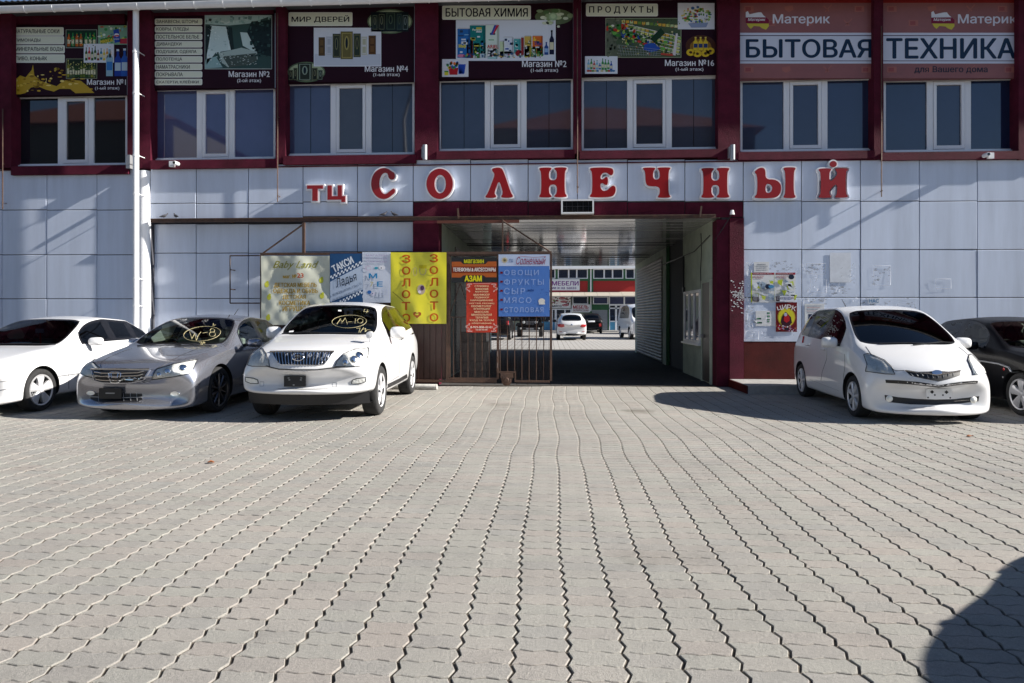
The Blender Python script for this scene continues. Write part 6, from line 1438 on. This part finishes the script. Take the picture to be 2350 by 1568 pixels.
for P in (ell2(1740, 378, 160, 62, 30, -6) + [(1899, 362)], [(1632,362),(1652,424),(1675,376),(1690,436),(1705,395),(1728,362)], [(1745,372),(1788,364)], ell2(1828, 350, 20, 17, 10) + [(1848, 350)], ell2(1828, 382, 27, 20, 12) + [(1855, 382)], [(1838,290),(1832,306),(1858,302)], [(1712,452),(1735,450),(1728,470)], [(1738,474),(1752,446)], [(1765,450),(1752,458),(1765,468)]): marker(c, A_, P)
c.line('door_seam', A_([(1960,600),(1940,700),(1950,880)]), .004, 'black', 0)
b = MB(); b.tube([(.05, 3.2, 1.46), (.07, 3.36, 1.6)], [.008, .004], 6); b.build('antenna', M['black'], c.root, local=True)
b = MB(); b.box(-.11, .11, 1.86, 1.88, 1.18, 1.24); b.build('rear_view_mirror', M['black'], c.root, local=True)

# ---------------------------------------------------------------- white sedan far left
SM = [tuple([r[0], *[v for v in r[1:]]]) for r in SA]
SM = [(y * 1.012, zb + .02, hw * .985, zs + .03, bx * .98, bz + .02, rx * 1.0, rz - .02, tz - .03, bow, a, t) for (y, zb, hw, zs, bx, bz, rx, rz, tz, bow, a, t) in SA]
c = Car('parked_car', 'white sedan cut by the left edge, parked beside the silver one', 'car', SM, 2.83, .87, .325, 'pwhite', (-8.72, 9.28, 0), 0, track=.79, gside='tglass', group='cars parked before the facade')
c.wheels('five', n_sp=5, cover=.73); c.interior('seat', .05, 1.3)
c.door_mirror(2.0, .99, 1.03, (.13, .09, .075), 'pwhite')
c.patch('headlight', A_([(-60,700),(-100,640),(-180,640),(-200,720),(-120,730)]), 'reflector', .003, mir=True)
c.line('body_strip', A_([(495,742),(600,728),(688,716)]), .012, 'galv', .004); c.line('door_seam', A_([(585,500),(582,620),(590,735),(592,850)]), .004, 'black', 0)
c.line('bumper_gap', A_([(0,790),(80,785),(140,778)]), .004, 'black', 0); c.line('bumper_strip', A_([(0,862),(60,852),(128,842)]), .006, 'galv', .002)
c.line('wiper', A_([(0,470),(200,466),(480,472)]), .009, 'black', .012)
b = MB(); b.box(-.02, .12, 1.9, 1.92, 1.18, 1.25); b.build('rear_view_mirror', M['galv'], c.root, local=True)
b = MB(); b.face([(-.22, 1.45, 1.0), (.12, 1.45, 1.0), (.12, 1.66, 1.03), (-.22, 1.66, 1.03)]); b.build('paper', M['white'], c.root, local=True)
b = MB(); b.tube([(.05, 1.92, 1.18), (.055, 1.93, .98)], .012, 5); b.build('hanging_charm', M['red'], c.root, local=True)

# ---------------------------------------------------------------- white compact right
SR = [(0.00,.22,.66,.45,.54,.50,.45,.52,.53,.22,'b','b'), (.02,.13,.79,.5,.69,.60,.58,.62,.635,.25,'b','b'), (.08,.125,.83,.60,.745,.715,.64,.745,.76,.28,'b','b'), (.30,.14,.842,.72,.785,.83,.68,.865,.885,.25,'b','b'), (.56,.16,.845,.80,.80,.935,.72,.975,.995,.21,'b','b'),
      (.74,.16,.848,.86,.80,1.0,.765,1.03,1.055,.20,'b','ws'), (1.18,.16,.848,.90,.80,1.03,.695,1.29,1.335,.16,'g','ws'), (1.66,.16,.848,.93,.80,1.05,.625,1.525,1.575,.12,'g','b'), (2.05,.16,.848,.93,.80,1.06,.615,1.585,1.64,.04,'p','b'), (2.12,.16,.848,.93,.80,1.065,.614,1.588,1.643,.03,'g','b'), (2.92,.16,.848,.94,.80,1.09,.605,1.575,1.64,-.02,'p','b'), (2.99,.16,.845,.94,.80,1.1,.605,1.57,1.635,-.02,'g','b'),
      (3.40,.17,.84,.96,.79,1.12,.595,1.52,1.60,-.05,'b','b'), (3.60,.18,.835,.96,.77,1.12,.595,1.46,1.56,-.06,'b','rw'), (3.84,.20,.82,.92,.74,1.05,.66,1.08,1.1,-.10,'b','b'), (3.94,.24,.79,.85,.7,.9,.55,.92,.93,-.12,'b','b'), (3.98,.32,.68,.74,.58,.78,.5,.8,.8,-.12,'b','b')]
c = Car('parked_car', 'white compact hatchback with a dark tinted windshield, in front of the right posters', 'car', SR, 2.50, .76, .30, 'pwhite', (5.19, 9.40, 0), R(-3.8), track=.73, tw=.19, gside='tglass', gws='tglass', grear='tglass', group='cars parked before the facade'); ract = c
c.wheels('blade', 'rim', n_sp=7, cover=.70); c.interior('seat', .15, .9)
hl = c.patch('headlight', R_([(1033,868),(1060,860),(1110,876),(1190,912),(1240,958),(1270,1016),(1200,1012),(1048,992),(1060,940)]), 'reflector', .003, mir=True)
for x, y, r_ in ((1110, 965, .045), (1185, 978, .04)): c.disc('projector', *R_([(x, y)])[0], r_, 'reflector', .004, par=hl, dome=.2)
c.patch('headlight_cover', R_([(1029,865),(1060,855),(1112,872),(1193,908),(1244,956),(1276,1020),(1200,1017),(1044,996),(1055,940)]), 'lens', .014, mir=True)
c.line('headlight_rim', R_([(1029,865),(1060,855),(1112,872),(1193,908),(1244,956),(1276,1020),(1200,1017),(1044,996),(1055,940)]), .0045, 'black', .006, closed=True, dens=3, mir=True)
gr = c.patch('grille', R_([(1356,990),(1440,1000),(1540,998),(1600,992),(1700,998),(1793,992),(1792,1028),(1700,1058),(1620,1076),(1520,1058),(1400,1030)]), 'black', .004)
c.line('chrome_strip', R_([(1356,990),(1440,1004),(1530,1012),(1600,1026),(1680,1012),(1740,1002),(1793,993)]), .010, 'chrome', .008, par=gr)
c.patch('emblem', R_(ell2(1606, 1008, 40, 18)), 'chrome', .016, par=gr)
for k in range(9): c.line('slat', R_([(1400 + k * 42, 1008 + (14 if k in (4, 5) else 4)), (1420 + k * 40, 1040 + (8 if 2 < k < 7 else -6))]), .0025, 'galv', .008, par=gr, dens=2)
c.patch('upper_slot', R_([(1200,1062),(1300,1066),(1450,1078),(1560,1094),(1620,1108),(1700,1092),(1800,1078),(1900,1070),(1932,1070),(1928,1090),(1800,1100),(1700,1114),(1620,1124),(1560,1116),(1400,1098),(1204,1086)]), 'black', .004)
c.line('chrome_strip', R_([(1700,1100),(1800,1088),(1910,1080)]), .005, 'chrome', .014)
lg = c.patch('lower_grille', R_([(1194,1182),(1300,1200),(1450,1214),(1600,1220),(1750,1216),(1880,1200),(1942,1192),(1936,1232),(1800,1250),(1600,1262),(1400,1258),(1230,1240),(1200,1222)]), 'black', .004)
c.line('chrome_strip', R_([(1740,1232),(1860,1222)]), .005, 'chrome', .01, par=lg)
for x, y in ((1230, 1212), (1896, 1222)): c.disc('fog_lamp', *R_([(x, y)])[0], .045, 'reflector', .006, par=lg)
pl = c.plate_(*R_([(1520, 1134)])[0], *R_([(1706, 1208)])[0], 'white', off=.02)
if pl:
    o, xa, xb, ym, za, zb = pl
    for xx, zz, r_, sq in ((.22, .68, .026, 1), (.79, .68, .026, 1), (.33, .38, .012, 0), (.65, .38, .012, 0), (.06, .12, .012, 0), (.94, .12, .012, 0)):
        t = MB(); X = xa + (xb - xa) * xx; Z = za + (zb - za) * zz; k = 4 if sq else 10; t.face([(X + r_ * math.cos(2 * math.pi * i / k), ym - .002, Z + r_ * math.sin(2 * math.pi * i / k)) for i in range(k)]); t.build('plate_hole', M['black'], o, local=True)
c.line('hood_seam', R_([(1350,988),(1300,990),(1270,985),(1200,925),(1090,862),(1045,800)]), .004, 'black', 0, mir=True)
c.line('wiper', R_([(1150,782),(1380,775),(1560,782)]), .009, 'black', .012); c.line('wiper', R_([(1420,792),(1640,768),(1740,775)]), .009, 'black', .012)
c.door_mirror(1.34, .96, 1.06, (.12, .1, .085))
c.line('door_seam', R_([(878,860),(880,960),(868,1040),(870,1190)]), .004, 'black', 0); c.line('door_seam', R_([(742,745),(735,900),(700,1000),(690,1070)]), .004, 'black', 0); c.line('door_seam', R_([(600,1060),(870,1165)]), .004, 'galv', 0)
for x, y in ((715, 822), (592, 788)): c.line('door_handle', R_([(x - 16, y), (x + 16, y + 2)]), .012, 'pwhite', .018, dens=3)
b = MB(); b.tube([(0, 3.3, 1.58), (0, 3.36, 1.62), (.0, 3.6, 1.78)], [.02, .008, .004], 6); b.build('antenna', M['black'], c.root, local=True)
c.line('tail_light', R_([(556,720),(548,770)]), .02, 'red', .0)

# ---------------------------------------------------------------- black sedan far right
SB = [(y * .97, zb, hw * .94, zs + .0, bx * .94, bz - .01, rx * .96, rz - .03, tz - .04, bow, a, t) for (y, zb, hw, zs, bx, bz, rx, rz, tz, bow, a, t) in SA]
c = Car('parked_car', 'black sedan cut by the right edge, half hidden behind the white hatchback', 'car', SB, 2.65, .92, .315, 'pblack', (7.75, 9.5, 0), 0, track=.755, tw=.19, gside='cglass', gws='cglass', grear='cglass', group='cars parked before the facade')
c.wheels('five', n_sp=5, cover=.72); c.interior('seat', .04, 1.25)
c.door_mirror(1.92, .95, .99, (.115, .09, .07), 'pblack')
c.line('body_strip', [(2229.5,x) for x in ()] or R_([(1910,908),(1990,918),(2100,936),(2180,965),(2200,1000),(2240,998),(2296,1006)]), .014, 'galv', .004)
c.disc('side_indicator', *R_([(2140, 978)])[0], .022, 'red', .004); c.disc('side_badge', *R_([(2132, 1042)])[0], .014, 'galv', .002)

# ---------------------------------------------------------------- white hatchback outside the frame (throws the shadow at the lower right)
def copy_tree(o, parent=None):
    c_ = o.copy(); COL.objects.link(c_)
    if parent: c_.parent = parent
    for ch in [x for x in bpy.data.objects if x.parent == o]: copy_tree(ch, c_)
    return c_
oc = copy_tree(ract.root); oc.location = (4.97, 4.50, 0); oc.rotation_euler = (0, 0, R(180))
for ch in [x for x in bpy.data.objects if x.parent == oc and x.name.split('.')[0] in ('side_window', 'windshield', 'rear_window')]:
    ch.data = ch.data.copy(); ch.data.materials[0] = M['cglass']
oc['label'] = 'white hatchback parked just outside the right edge, casting the shadow on the paving'

# ============================================================ COURTYARD
def far_car(label, st, wb, oh, rr, paint, X, Y, yaw, scale=(1, 1, 1), gl='tglass', **k):
    st = [(y * scale[1], zb * scale[2], hw * scale[0], zs * scale[2], bx * scale[0], bz * scale[2], rx * scale[0], rz * scale[2], tz * scale[2], bow, a, t) for (y, zb, hw, zs, bx, bz, rx, rz, tz, bow, a, t) in st]
    c = Car('parked_car', label, 'car', st, wb * scale[1], oh * scale[1], rr, paint, (X, Y, 0), yaw, level=2, gside=gl, gws=gl, grear=gl, group='cars in the courtyard', **k); c.wheels('five', n_sp=5); return c
def rear_fit(c, x0, x1, y1):   # helper values for a car seen from behind
    pass
sC = lambda x, y: (1175 + .14985 * x, 579.7 + .14985 * y); C_ = lambda P: [sC(x, y) for x, y in P]
def gpos(cx, cy): x, y = sC(cx, cy); return gp(x, y)
X, Y = gpos(915, 1345)
c = far_car('white hatchback seen from behind in the courtyard beyond the gateway', ST, 2.715, .93, .36, 'pwhite', X, Y + 4.35, R(180), (1, .96, .97))
c.Mi = c.Mw.inverted()
for P in ([(697,1095),(795,1100),(804,1135),(760,1148),(705,1135)], [(1145,1098),(1065,1102),(1042,1138),(1090,1148),(1142,1132)]): c.patch('tail_light', C_(P), 'red', .02, sub=2)
c.patch('license_plate', C_([(843,1212),(1005,1212),(1005,1245),(843,1245)]), 'galv', .02, sub=1); c.patch('black_bumper', C_([(700,1262),(750,1248),(1080,1248),(1145,1262),(1100,1292),(1040,1300),(800,1300),(745,1292)]), 'black', .02, sub=2)
c.disc('emblem', *sC(918, 1110), .06, 'chrome', .01); c.line('bumper_reflector', C_([(725,1212),(765,1212)]), .015, 'red', .01); c.line('bumper_reflector', C_([(1075,1212),(1112,1212)]), .015, 'red', .01)
c.door_mirror(1.5, 1.02, 1.15, m='black')
X, Y = gpos(1225, 1240)
c = far_car('black crossover parked behind the white courtyard hatchback', ST, 2.715, .93, .36, 'pblack', X, Y + 4.4, R(180), (1.0, 1, 1.0))
c.patch('license_plate', C_([(1168,1045),(1270,1045),(1270,1066),(1168,1066)]), 'white', .02, sub=1)
c.patch('tail_light', C_([(1330,1090),(1365,1085),(1368,1130),(1335,1135)]), 'red', .02, sub=1)
X, Y = gpos(1790, 1235); c = far_car('dark car half hidden behind the white van in the courtyard', SA, 2.8, .96, .33, 'pblue', X, Y + .5, R(180), (.95, .9, .98))
X, Y = gpos(2040, 1330)
SV = [(0,.36,.80,.9,.78,1.0,.72,1.02,1.04,.1,'b','b'), (.1,.3,.93,1.0,.88,1.1,.8,1.13,1.15,.12,'b','b'), (.55,.3,.97,1.1,.92,1.25,.86,1.28,1.3,.1,'b','ws'), (1.25,.3,.98,1.15,.93,1.3,.82,2.0,2.05,.06,'g','b'), (2.2,.3,.98,1.15,.93,1.3,.84,2.15,2.24,.0,'p','b'), (2.3,.3,.98,1.15,.93,1.3,.84,2.15,2.25,0,'g','b'), (4.5,.3,.98,1.15,.93,1.3,.84,2.15,2.25,0,'b','b'), (5.2,.3,.98,1.15,.93,1.3,.84,2.12,2.2,-.02,'b','b'), (5.35,.34,.95,1.1,.9,1.3,.8,2.0,2.1,-.04,'b','b'), (5.4,.45,.85,1.0,.8,1.2,.7,1.9,1.95,-.04,'b','b')]
c = far_car('white minibus at the right of the courtyard opening', SV, 3.3, .9, .38, 'pwhite', X, Y - 1.0, R(4), track=.84)
X, Y = gpos(700, 1310); X = gp(1130, 781)[0]; Y = gp(1130, 781)[1]
c = far_car('dark crossover with a red tail lamp seen through the gate mesh', ST, 2.715, .93, .36, 'pblack', X + .2, Y + 4.4, R(180))
x0, y0 = sG(905, 925); c.patch('tail_light', [(1163,737),(1167,737),(1167,746),(1163,746)], 'red', .02, sub=1)
# black off-roader
X, Y = gp(1216, 774); t = thing('parked_offroader', 'black off-roader with round headlights seen through the right gate leaf', 'car', (X, Y, 0), 0, 'cars in the courtyard')
def lb(nm, m, fn, sm=0, bev=0):
    b = MB(); fn(b); o = b.build(nm, M[m], t, smooth=sm, local=True)
    if bev: q = o.modifiers.new('b', 'BEVEL'); q.width = bev; q.segments = 2
    return o
body = lb('body', 'pblack', lambda b: (b.prism([(-.55, .55), (.55, .55), (.62, .95), (.58, 1.2), (-.58, 1.2), (-.62, .95)], .1, 1.5), b.box(-.78, .78, 1.5, 3.9, .5, 1.25), b.prism([(-.76, 1.252), (.76, 1.252), (.66, 1.85), (-.66, 1.85)], 1.75, 3.85)), bev=.03)
lb('windshield', 'tglass', lambda b: b.prism([(-.66, 1.28), (.66, 1.28), (.58, 1.76), (-.58, 1.76)], 1.72, 1.745))
lb('bumper', 'black', lambda b: b.box(-.85, .85, -.12, .08, .5, .68), bev=.03); lb('license_plate', 'galv', lambda b: b.box(-.26, .26, -.14, -.122, .52, .63))
for sx in (-1, 1):
    lb('fender', 'black', lambda b: b.prism([(sx * .6, .78), (sx * .98, .76), (sx * .98, .84), (sx * .9, .98), (sx * .62, .99)], .12, 1.2), bev=.02)
    lb('headlight', 'reflector', lambda b: b.lathe([(.05, .0), (.06, .095), (.1, .1)], 20, 'Y', (sx * .42, 0, 1.02)), 40)
    lb('fog_lamp', 'reflector', lambda b: b.lathe([(-.14, 0), (-.13, .06), (-.11, .06)], 14, 'Y', (sx * .62, 0, .6)), 40)
    lb('door_mirror', 'black', lambda b: b.box(sx * .98 - .1, sx * .98 + .1, 1.65, 1.75, 1.2, 1.4), bev=.03)
    for yy in (.6, 3.1):
        o = lb('wheel', 'rubber', lambda b: b.lathe([(sx * .62, .2), (sx * .62, .34), (sx * .66, .38), (sx * .86, .38), (sx * .9, .34), (sx * .9, .2), (sx * .86, 0)], 28, 'X', (0, yy, .38)), 40)
for k in range(7): lb('grille_slot', 'galv', lambda b: b.box(-.27 + k * .085, -.235 + k * .085, .085, .099, .85, 1.12))
# red child's bicycle by the entrance
X, Y = gpos(1408, 1200); t = thing('bicycle', 'small red bicycle standing left of the blue and white entrance', 'bicycle', (X, Y, 0))
fr_ = MB(); fr_.tube([(-.3, 0, .25), (-.05, 0, .3), (.2, 0, .55), (-.2, 0, .6), (-.05, 0, .3)], .02, 6); fr_.tube([(.3, 0, .25), (.2, 0, .55), (.18, 0, .75)], .02, 6); fr_.tube([(-.3, 0, .25), (-.2, 0, .6), (-.22, 0, .7)], .02, 6); fr_.build('frame', M['red'], t, local=True)
for sx in (-.3, .3):
    b = MB(); b.tube([(sx + .24 * math.cos(2 * math.pi * k / 20), 0, .25 + .24 * math.sin(2 * math.pi * k / 20)) for k in range(20)], .02, 6, closed=True)
    for k in range(8): b.tube([(sx, 0, .25), (sx + .23 * math.cos(k * .785), 0, .25 + .23 * math.sin(k * .785))], .004, 4)
    b.build('wheel', M['rubber'], t, local=True)
b = MB(); b.tube([(.16, -.22, .78), (.18, 0, .75), (.16, .22, .78)], .014, 6); b.build('handlebar', M['black'], t, local=True); b = MB(); b.box(-.32, -.12, -.06, .06, .68, .73); b.build('saddle', M['black'], t, local=True)

# ---- market building at the back
YC = 63.0
mb_ = thing('market_building', 'green and red two storey market building at the back of the courtyard', 'building', (0, YC + 1, 0))
def cb(b, x0, y0, x1, y1, dy0=0, dy1=.3, px=True):
    (xa, ya), (xb, yb) = (sC(x0, y0), sC(x1, y1)) if px else ((x0, y0), (x1, y1)); X0, Z1 = wp(xa, ya, YC); X1, Z0 = wp(xb, yb, YC); b.box(X0, X1, YC + dy0, YC + dy1, max(Z0, -.02), Z1)
def part(nm, m, *rs_, **k):
    b = MB()
    for r in rs_: cb(b, *r[:4], *(r[4:] if len(r) > 4 else (0, .3)))
    return b.build(nm, M[m], k.get('par', mb_))
b = MB(); b.box(-14, 22, YC + .5, YC + 10, 0, 7.4); b.build('wall', M['gwall'], mb_)
part('upper_wall', 'green', (-1300, 252, -620, 430, .2, .5), (-620, 400, 2300, 432, .02, .5), (-620, 252, -560, 400, .0, .5), (0, 252, 60, 400, 0, .5), (665, 252, 702, 400, 0, .5), (1162, 252, 1245, 400, 0, .5), (1705, 252, 1738, 400, 0, .5), (1880, 252, 2300, 400, .0, .5))
part('eave', 'whitem', (-1300, 222, 2300, 251, -.5, .5)); part('red_band', 'redb', (-1300, 432, 1160, 602, .1, .5), (1245, 432, 2300, 602, .1, .5)); part('green_pillar', 'green', (1160, 432, 1245, 603, .05, .5), (1180, 668, 1225, 1000, .05, .5), (1225, 795, 1490, 880, .05, .5), (1465, 880, 1492, 1190, .05, .5))
part('downpipe', 'whitem', (1198, 252, 1216, 600, -.1, .0), (1200, 668, 1214, 900, -.1, 0))
def cwin(x0, x1, y0, y1, mull=(), dk='wglass', par=mb_, fw=14):
    rs_ = [(x0, y0, x0 + fw, y1), (x1 - fw, y0, x1, y1), (x0 + fw, y0, x1 - fw, y0 + fw * .7), (x0 + fw, y1 - fw * .7, x1 - fw, y1)] + [(m_ - fw * .75, y0 + fw * .7, m_ + fw * .75, y1 - fw * .7) for m_ in mull]
    w_ = part('window', 'pvc', *[(*r, .0, .15) for r in rs_]); ed = [x0 + fw] + [v for m_ in mull for v in (m_ - fw * .75, m_ + fw * .75)] + [x1 - fw]
    for a, c_ in zip(ed[::2], ed[1::2]): part('pane', dk, (a, y0 + fw * .7, c_, y1 - fw * .7, .08, .12), par=w_)
    return w_
for x0, x1, mu in ((-560, 0, (-380, -200)), (60, 665, (230, 400)), (702, 1162, (868, 992)), (1245, 1705, (1412, 1540)), (1738, 1880, ())): cwin(x0, x1, 252, 400, mu, 'blind')
b = MB(); X0, X1 = wp(sC(-1300, 0)[0], 0, YC)[0], wp(sC(2300, 0)[0], 0, YC)[0]; Za, Zb = wp(1300, sC(0, 604)[1], YC)[1], wp(1300, sC(0, 664)[1], YC - 1.6)[1]
k = X0
while k < X1: b.face([(k, YC, Za), (k + 1.1, YC, Za), (k + 1.1, YC - 1.6, Zb), (k, YC - 1.6, Zb)]); b.face([(k, YC - 1.6, Zb - .06), (k + 1.1, YC - 1.6, Zb - .06), (k + 1.1, YC - 1.6, Zb), (k, YC - 1.6, Zb)]); b.tube([(k + .02, YC - .05, Za - .35), (k + .02, YC - 1.55, Zb - .05)], .025, 4); k += 1.12
b.build('awning', M['cream'], mb_)
cwin(925, 1165, 672, 790, (), 'blind'); cwin(1240, 1475, 678, 792, (), 'wglass')
w_ = cwin(1485, 2100, 670, 800, (1720, 1900), 'wglass')
part('door_frame', 'pvc', (1488, 800, 2100, 812, 0, .2), (1488, 845, 2100, 862, 0, .2), (1488, 812, 1500, 1190, 0, .2), (1580, 812, 1608, 1190, 0, .2), (1700, 812, 1735, 1190, 0, .2), (1840, 812, 1870, 1190, 0, .2), (1500, 1046, 1580, 1064, 0, .2), (1608, 1046, 1700, 1064, 0, .2), (1735, 1046, 1840, 1064, 0, .2))
part('door_panel', 'skyblue', (1500, 1064, 1580, 1188, .1, .2), (1608, 1064, 1700, 1188, .1, .2), (1735, 1064, 1840, 1188, .1, .2)); part('pane', 'blind', (1500, 862, 1580, 1046, .1, .2), (1608, 862, 1700, 1046, .1, .2), (1735, 862, 1840, 1046, .1, .2), (1500, 812, 1840, 845, .1, .2))
part('shopfront', 'pvc', (-400, 862, 915, 878, 0, .25), (605, 878, 625, 1190, 0, .25), (655, 878, 685, 1190, 0, .25), (800, 878, 822, 1190, 0, .25), (893, 878, 915, 1190, 0, .25), (560, 1040, 600, 1060, 0, .2))
part('door_panel', 'skyblue', (822, 1060, 893, 1188, .1, .2), (625, 1060, 655, 1188, .1, .2), (300, 1060, 600, 1188, .1, .2)); part('pane', 'blind', (685, 878, 800, 1188, .12, .2), (822, 878, 893, 1046, .1, .2), (625, 878, 655, 1046, .1, .2), (-400, 878, 600, 1046, .12, .2))
b = MB(); X0, X1 = wp(sC(1225, 0)[0], 0, YC)[0], wp(sC(1465, 0)[0], 0, YC)[0]; z = .1
while z < wp(1300, sC(0, 882)[1], YC)[1]: b.box(X0, X1, YC + .1, YC + .2, z, z + .1); z += .13
b.build('shutter', M['galv'], mb_)
b = MB(); b.box(-12, 20, YC - 1.8, YC + .5, 0, .14); one(b, 'courtyard_kerb', M['sill'], 'raised kerb walk before the market building', 'kerb')
def csign(lab, r, m='white'):
    Y = YC - .06; X, Z = wp(*sC((r[0] + r[2]) / 2, r[3]), Y); t = thing('shop_sign', lab, 'sign', (X, Y, Z), group='signs on the market building'); B = Board(t, Y, sC); B.plate(*r, M[m], .05); B_poly = B; return B
class _L: pass
B = csign('white furniture sign with purple lettering on the red band', (250, 408, 1036, 586)); B.rect(250, 580, 1036, 598, C('b03040'), 1); B.text('МЕБЕЛИ', 612, 440, 1020, 505, C('7a3a86'), .05); B.text('ии и на заказ', 612, 528, 985, 562, C('5a3a80'), .04); B.done()
B = csign('white furniture sign with red lettering beside the door', (915, 795, 1195, 915)); B.text('МЕБЕЛЬ', 935, 812, 1172, 862, C('a01c24'), .06); B.text('БЕЛОРУССКАЯ', 938, 872, 1172, 902, C('7a2a2a'), .05); B.done()
B = csign('white picture sign with red ovals above the left shop door', (300, 672, 900, 850))
for x0, y0, x1, y1 in ((718, 684, 820, 722), (740, 736, 845, 770), (765, 788, 872, 824)): B.ell((x0 + x1) / 2, (y0 + y1) / 2, (x1 - x0) / 2, (y1 - y0) / 2, C('a03048'), 9, 16); B.text('Фрукты', x0 + 14, y0 + 10, x1 - 14, y1 - 10, C('e8d0d0'), .05, part=False, lay=12)
for k in range(50): B.ell(rs.uniform(610, 700) if k % 2 else rs.uniform(820, 890), rs.uniform(690, 790), rs.uniform(6, 15), rs.uniform(5, 12), pick('5a2a30', 'c0a0b0', 'a84058', '8a9a60', 'd8b8b8', '302028'), 3 + k % 4, 8)
B.text('мясо', 618, 806, 760, 836, C('303040'), .05, part=False, lay=8); B.done()
# ============================================================ HOUSES AND LAMP BEHIND THE CAMERA (seen only as reflections)
def house(lab, X0, X1, Y0, Y1, ze, zr, xr):
    t = thing('house', lab, 'building', ((X0 + X1) / 2, Y0, 0)); b = MB(); b.box(X0, X1, Y1, Y0, 0, ze); b.build('wall', mat('olive_plaster', (.16, .15, .11), .8), t)
    b = MB(); o = .5; ym = (Y0 + Y1) / 2; r0, r1 = (xr - 1.2, ym, zr), (xr + 1.2, ym, zr); e = [(X0 - o, Y1 - o, ze), (X1 + o, Y1 - o, ze), (X1 + o, Y0 + o, ze), (X0 - o, Y0 + o, ze)]
    b.face([e[3], e[2], r1, r0]); b.face([e[0], r0, r1, e[1]]); b.face([e[0], e[3], r0]); b.face([e[1], r1, e[2]]); b.face(e)
    b.build('roof', mat('terracotta_roof', (.22, .085, .06), .7, var=.2), t)
house('house with a red hipped roof opposite the shopping centre', -3.6, 12.5, -12, -21, 12.6, 15.4, 3.0)
house('house with a red hipped roof further left opposite the shopping centre', -36, -22.5, -11, -20, 13.2, 16.0, -29.3)
t = thing('street_lamp', 'tall curved steel street lamp opposite the facade', 'lamp', (-6.8, -2, 0)); b = MB(); b.tube([(-6.8, -2, 0), (-6.8, -2, 8), (-6.9, -2, 10.5), (-6.5, -2, 12), (-5.6, -2, 12.3)], [.12, .1, .08, .06, .05], 10); b.build('pole', M['galv'], t, smooth=50); b = MB(); b.box(-5.7, -4.9, -2.15, -1.85, 12.2, 12.36); b.build('lamp_head', M['galv'], t)
# dry leaves on the paving
for px, py, l in ((2217, 1003, 'curled orange leaf lying on the paving before the white hatchback'), (474, 1063, 'small brown leaf on the paving in front of the silver sedan')):
    X, Y = gp(px, py); b = MB(); P = [(0, 0, .004), (.035, .02, .02), (.07, .012, .012), (.09, -.01, .006), (.06, -.03, .022), (.025, -.025, .01)]; b.face([(X + x, Y + y, z + .006) for x, y, z in P]); b.face([(X + x * .9, Y + y * .8 + .004, z * .4 + .002) for x, y, z in P][::-1]); one(b, 'fallen_leaf', mat('dry_leaf', (.35, .12, .04), .8), l, 'leaf')
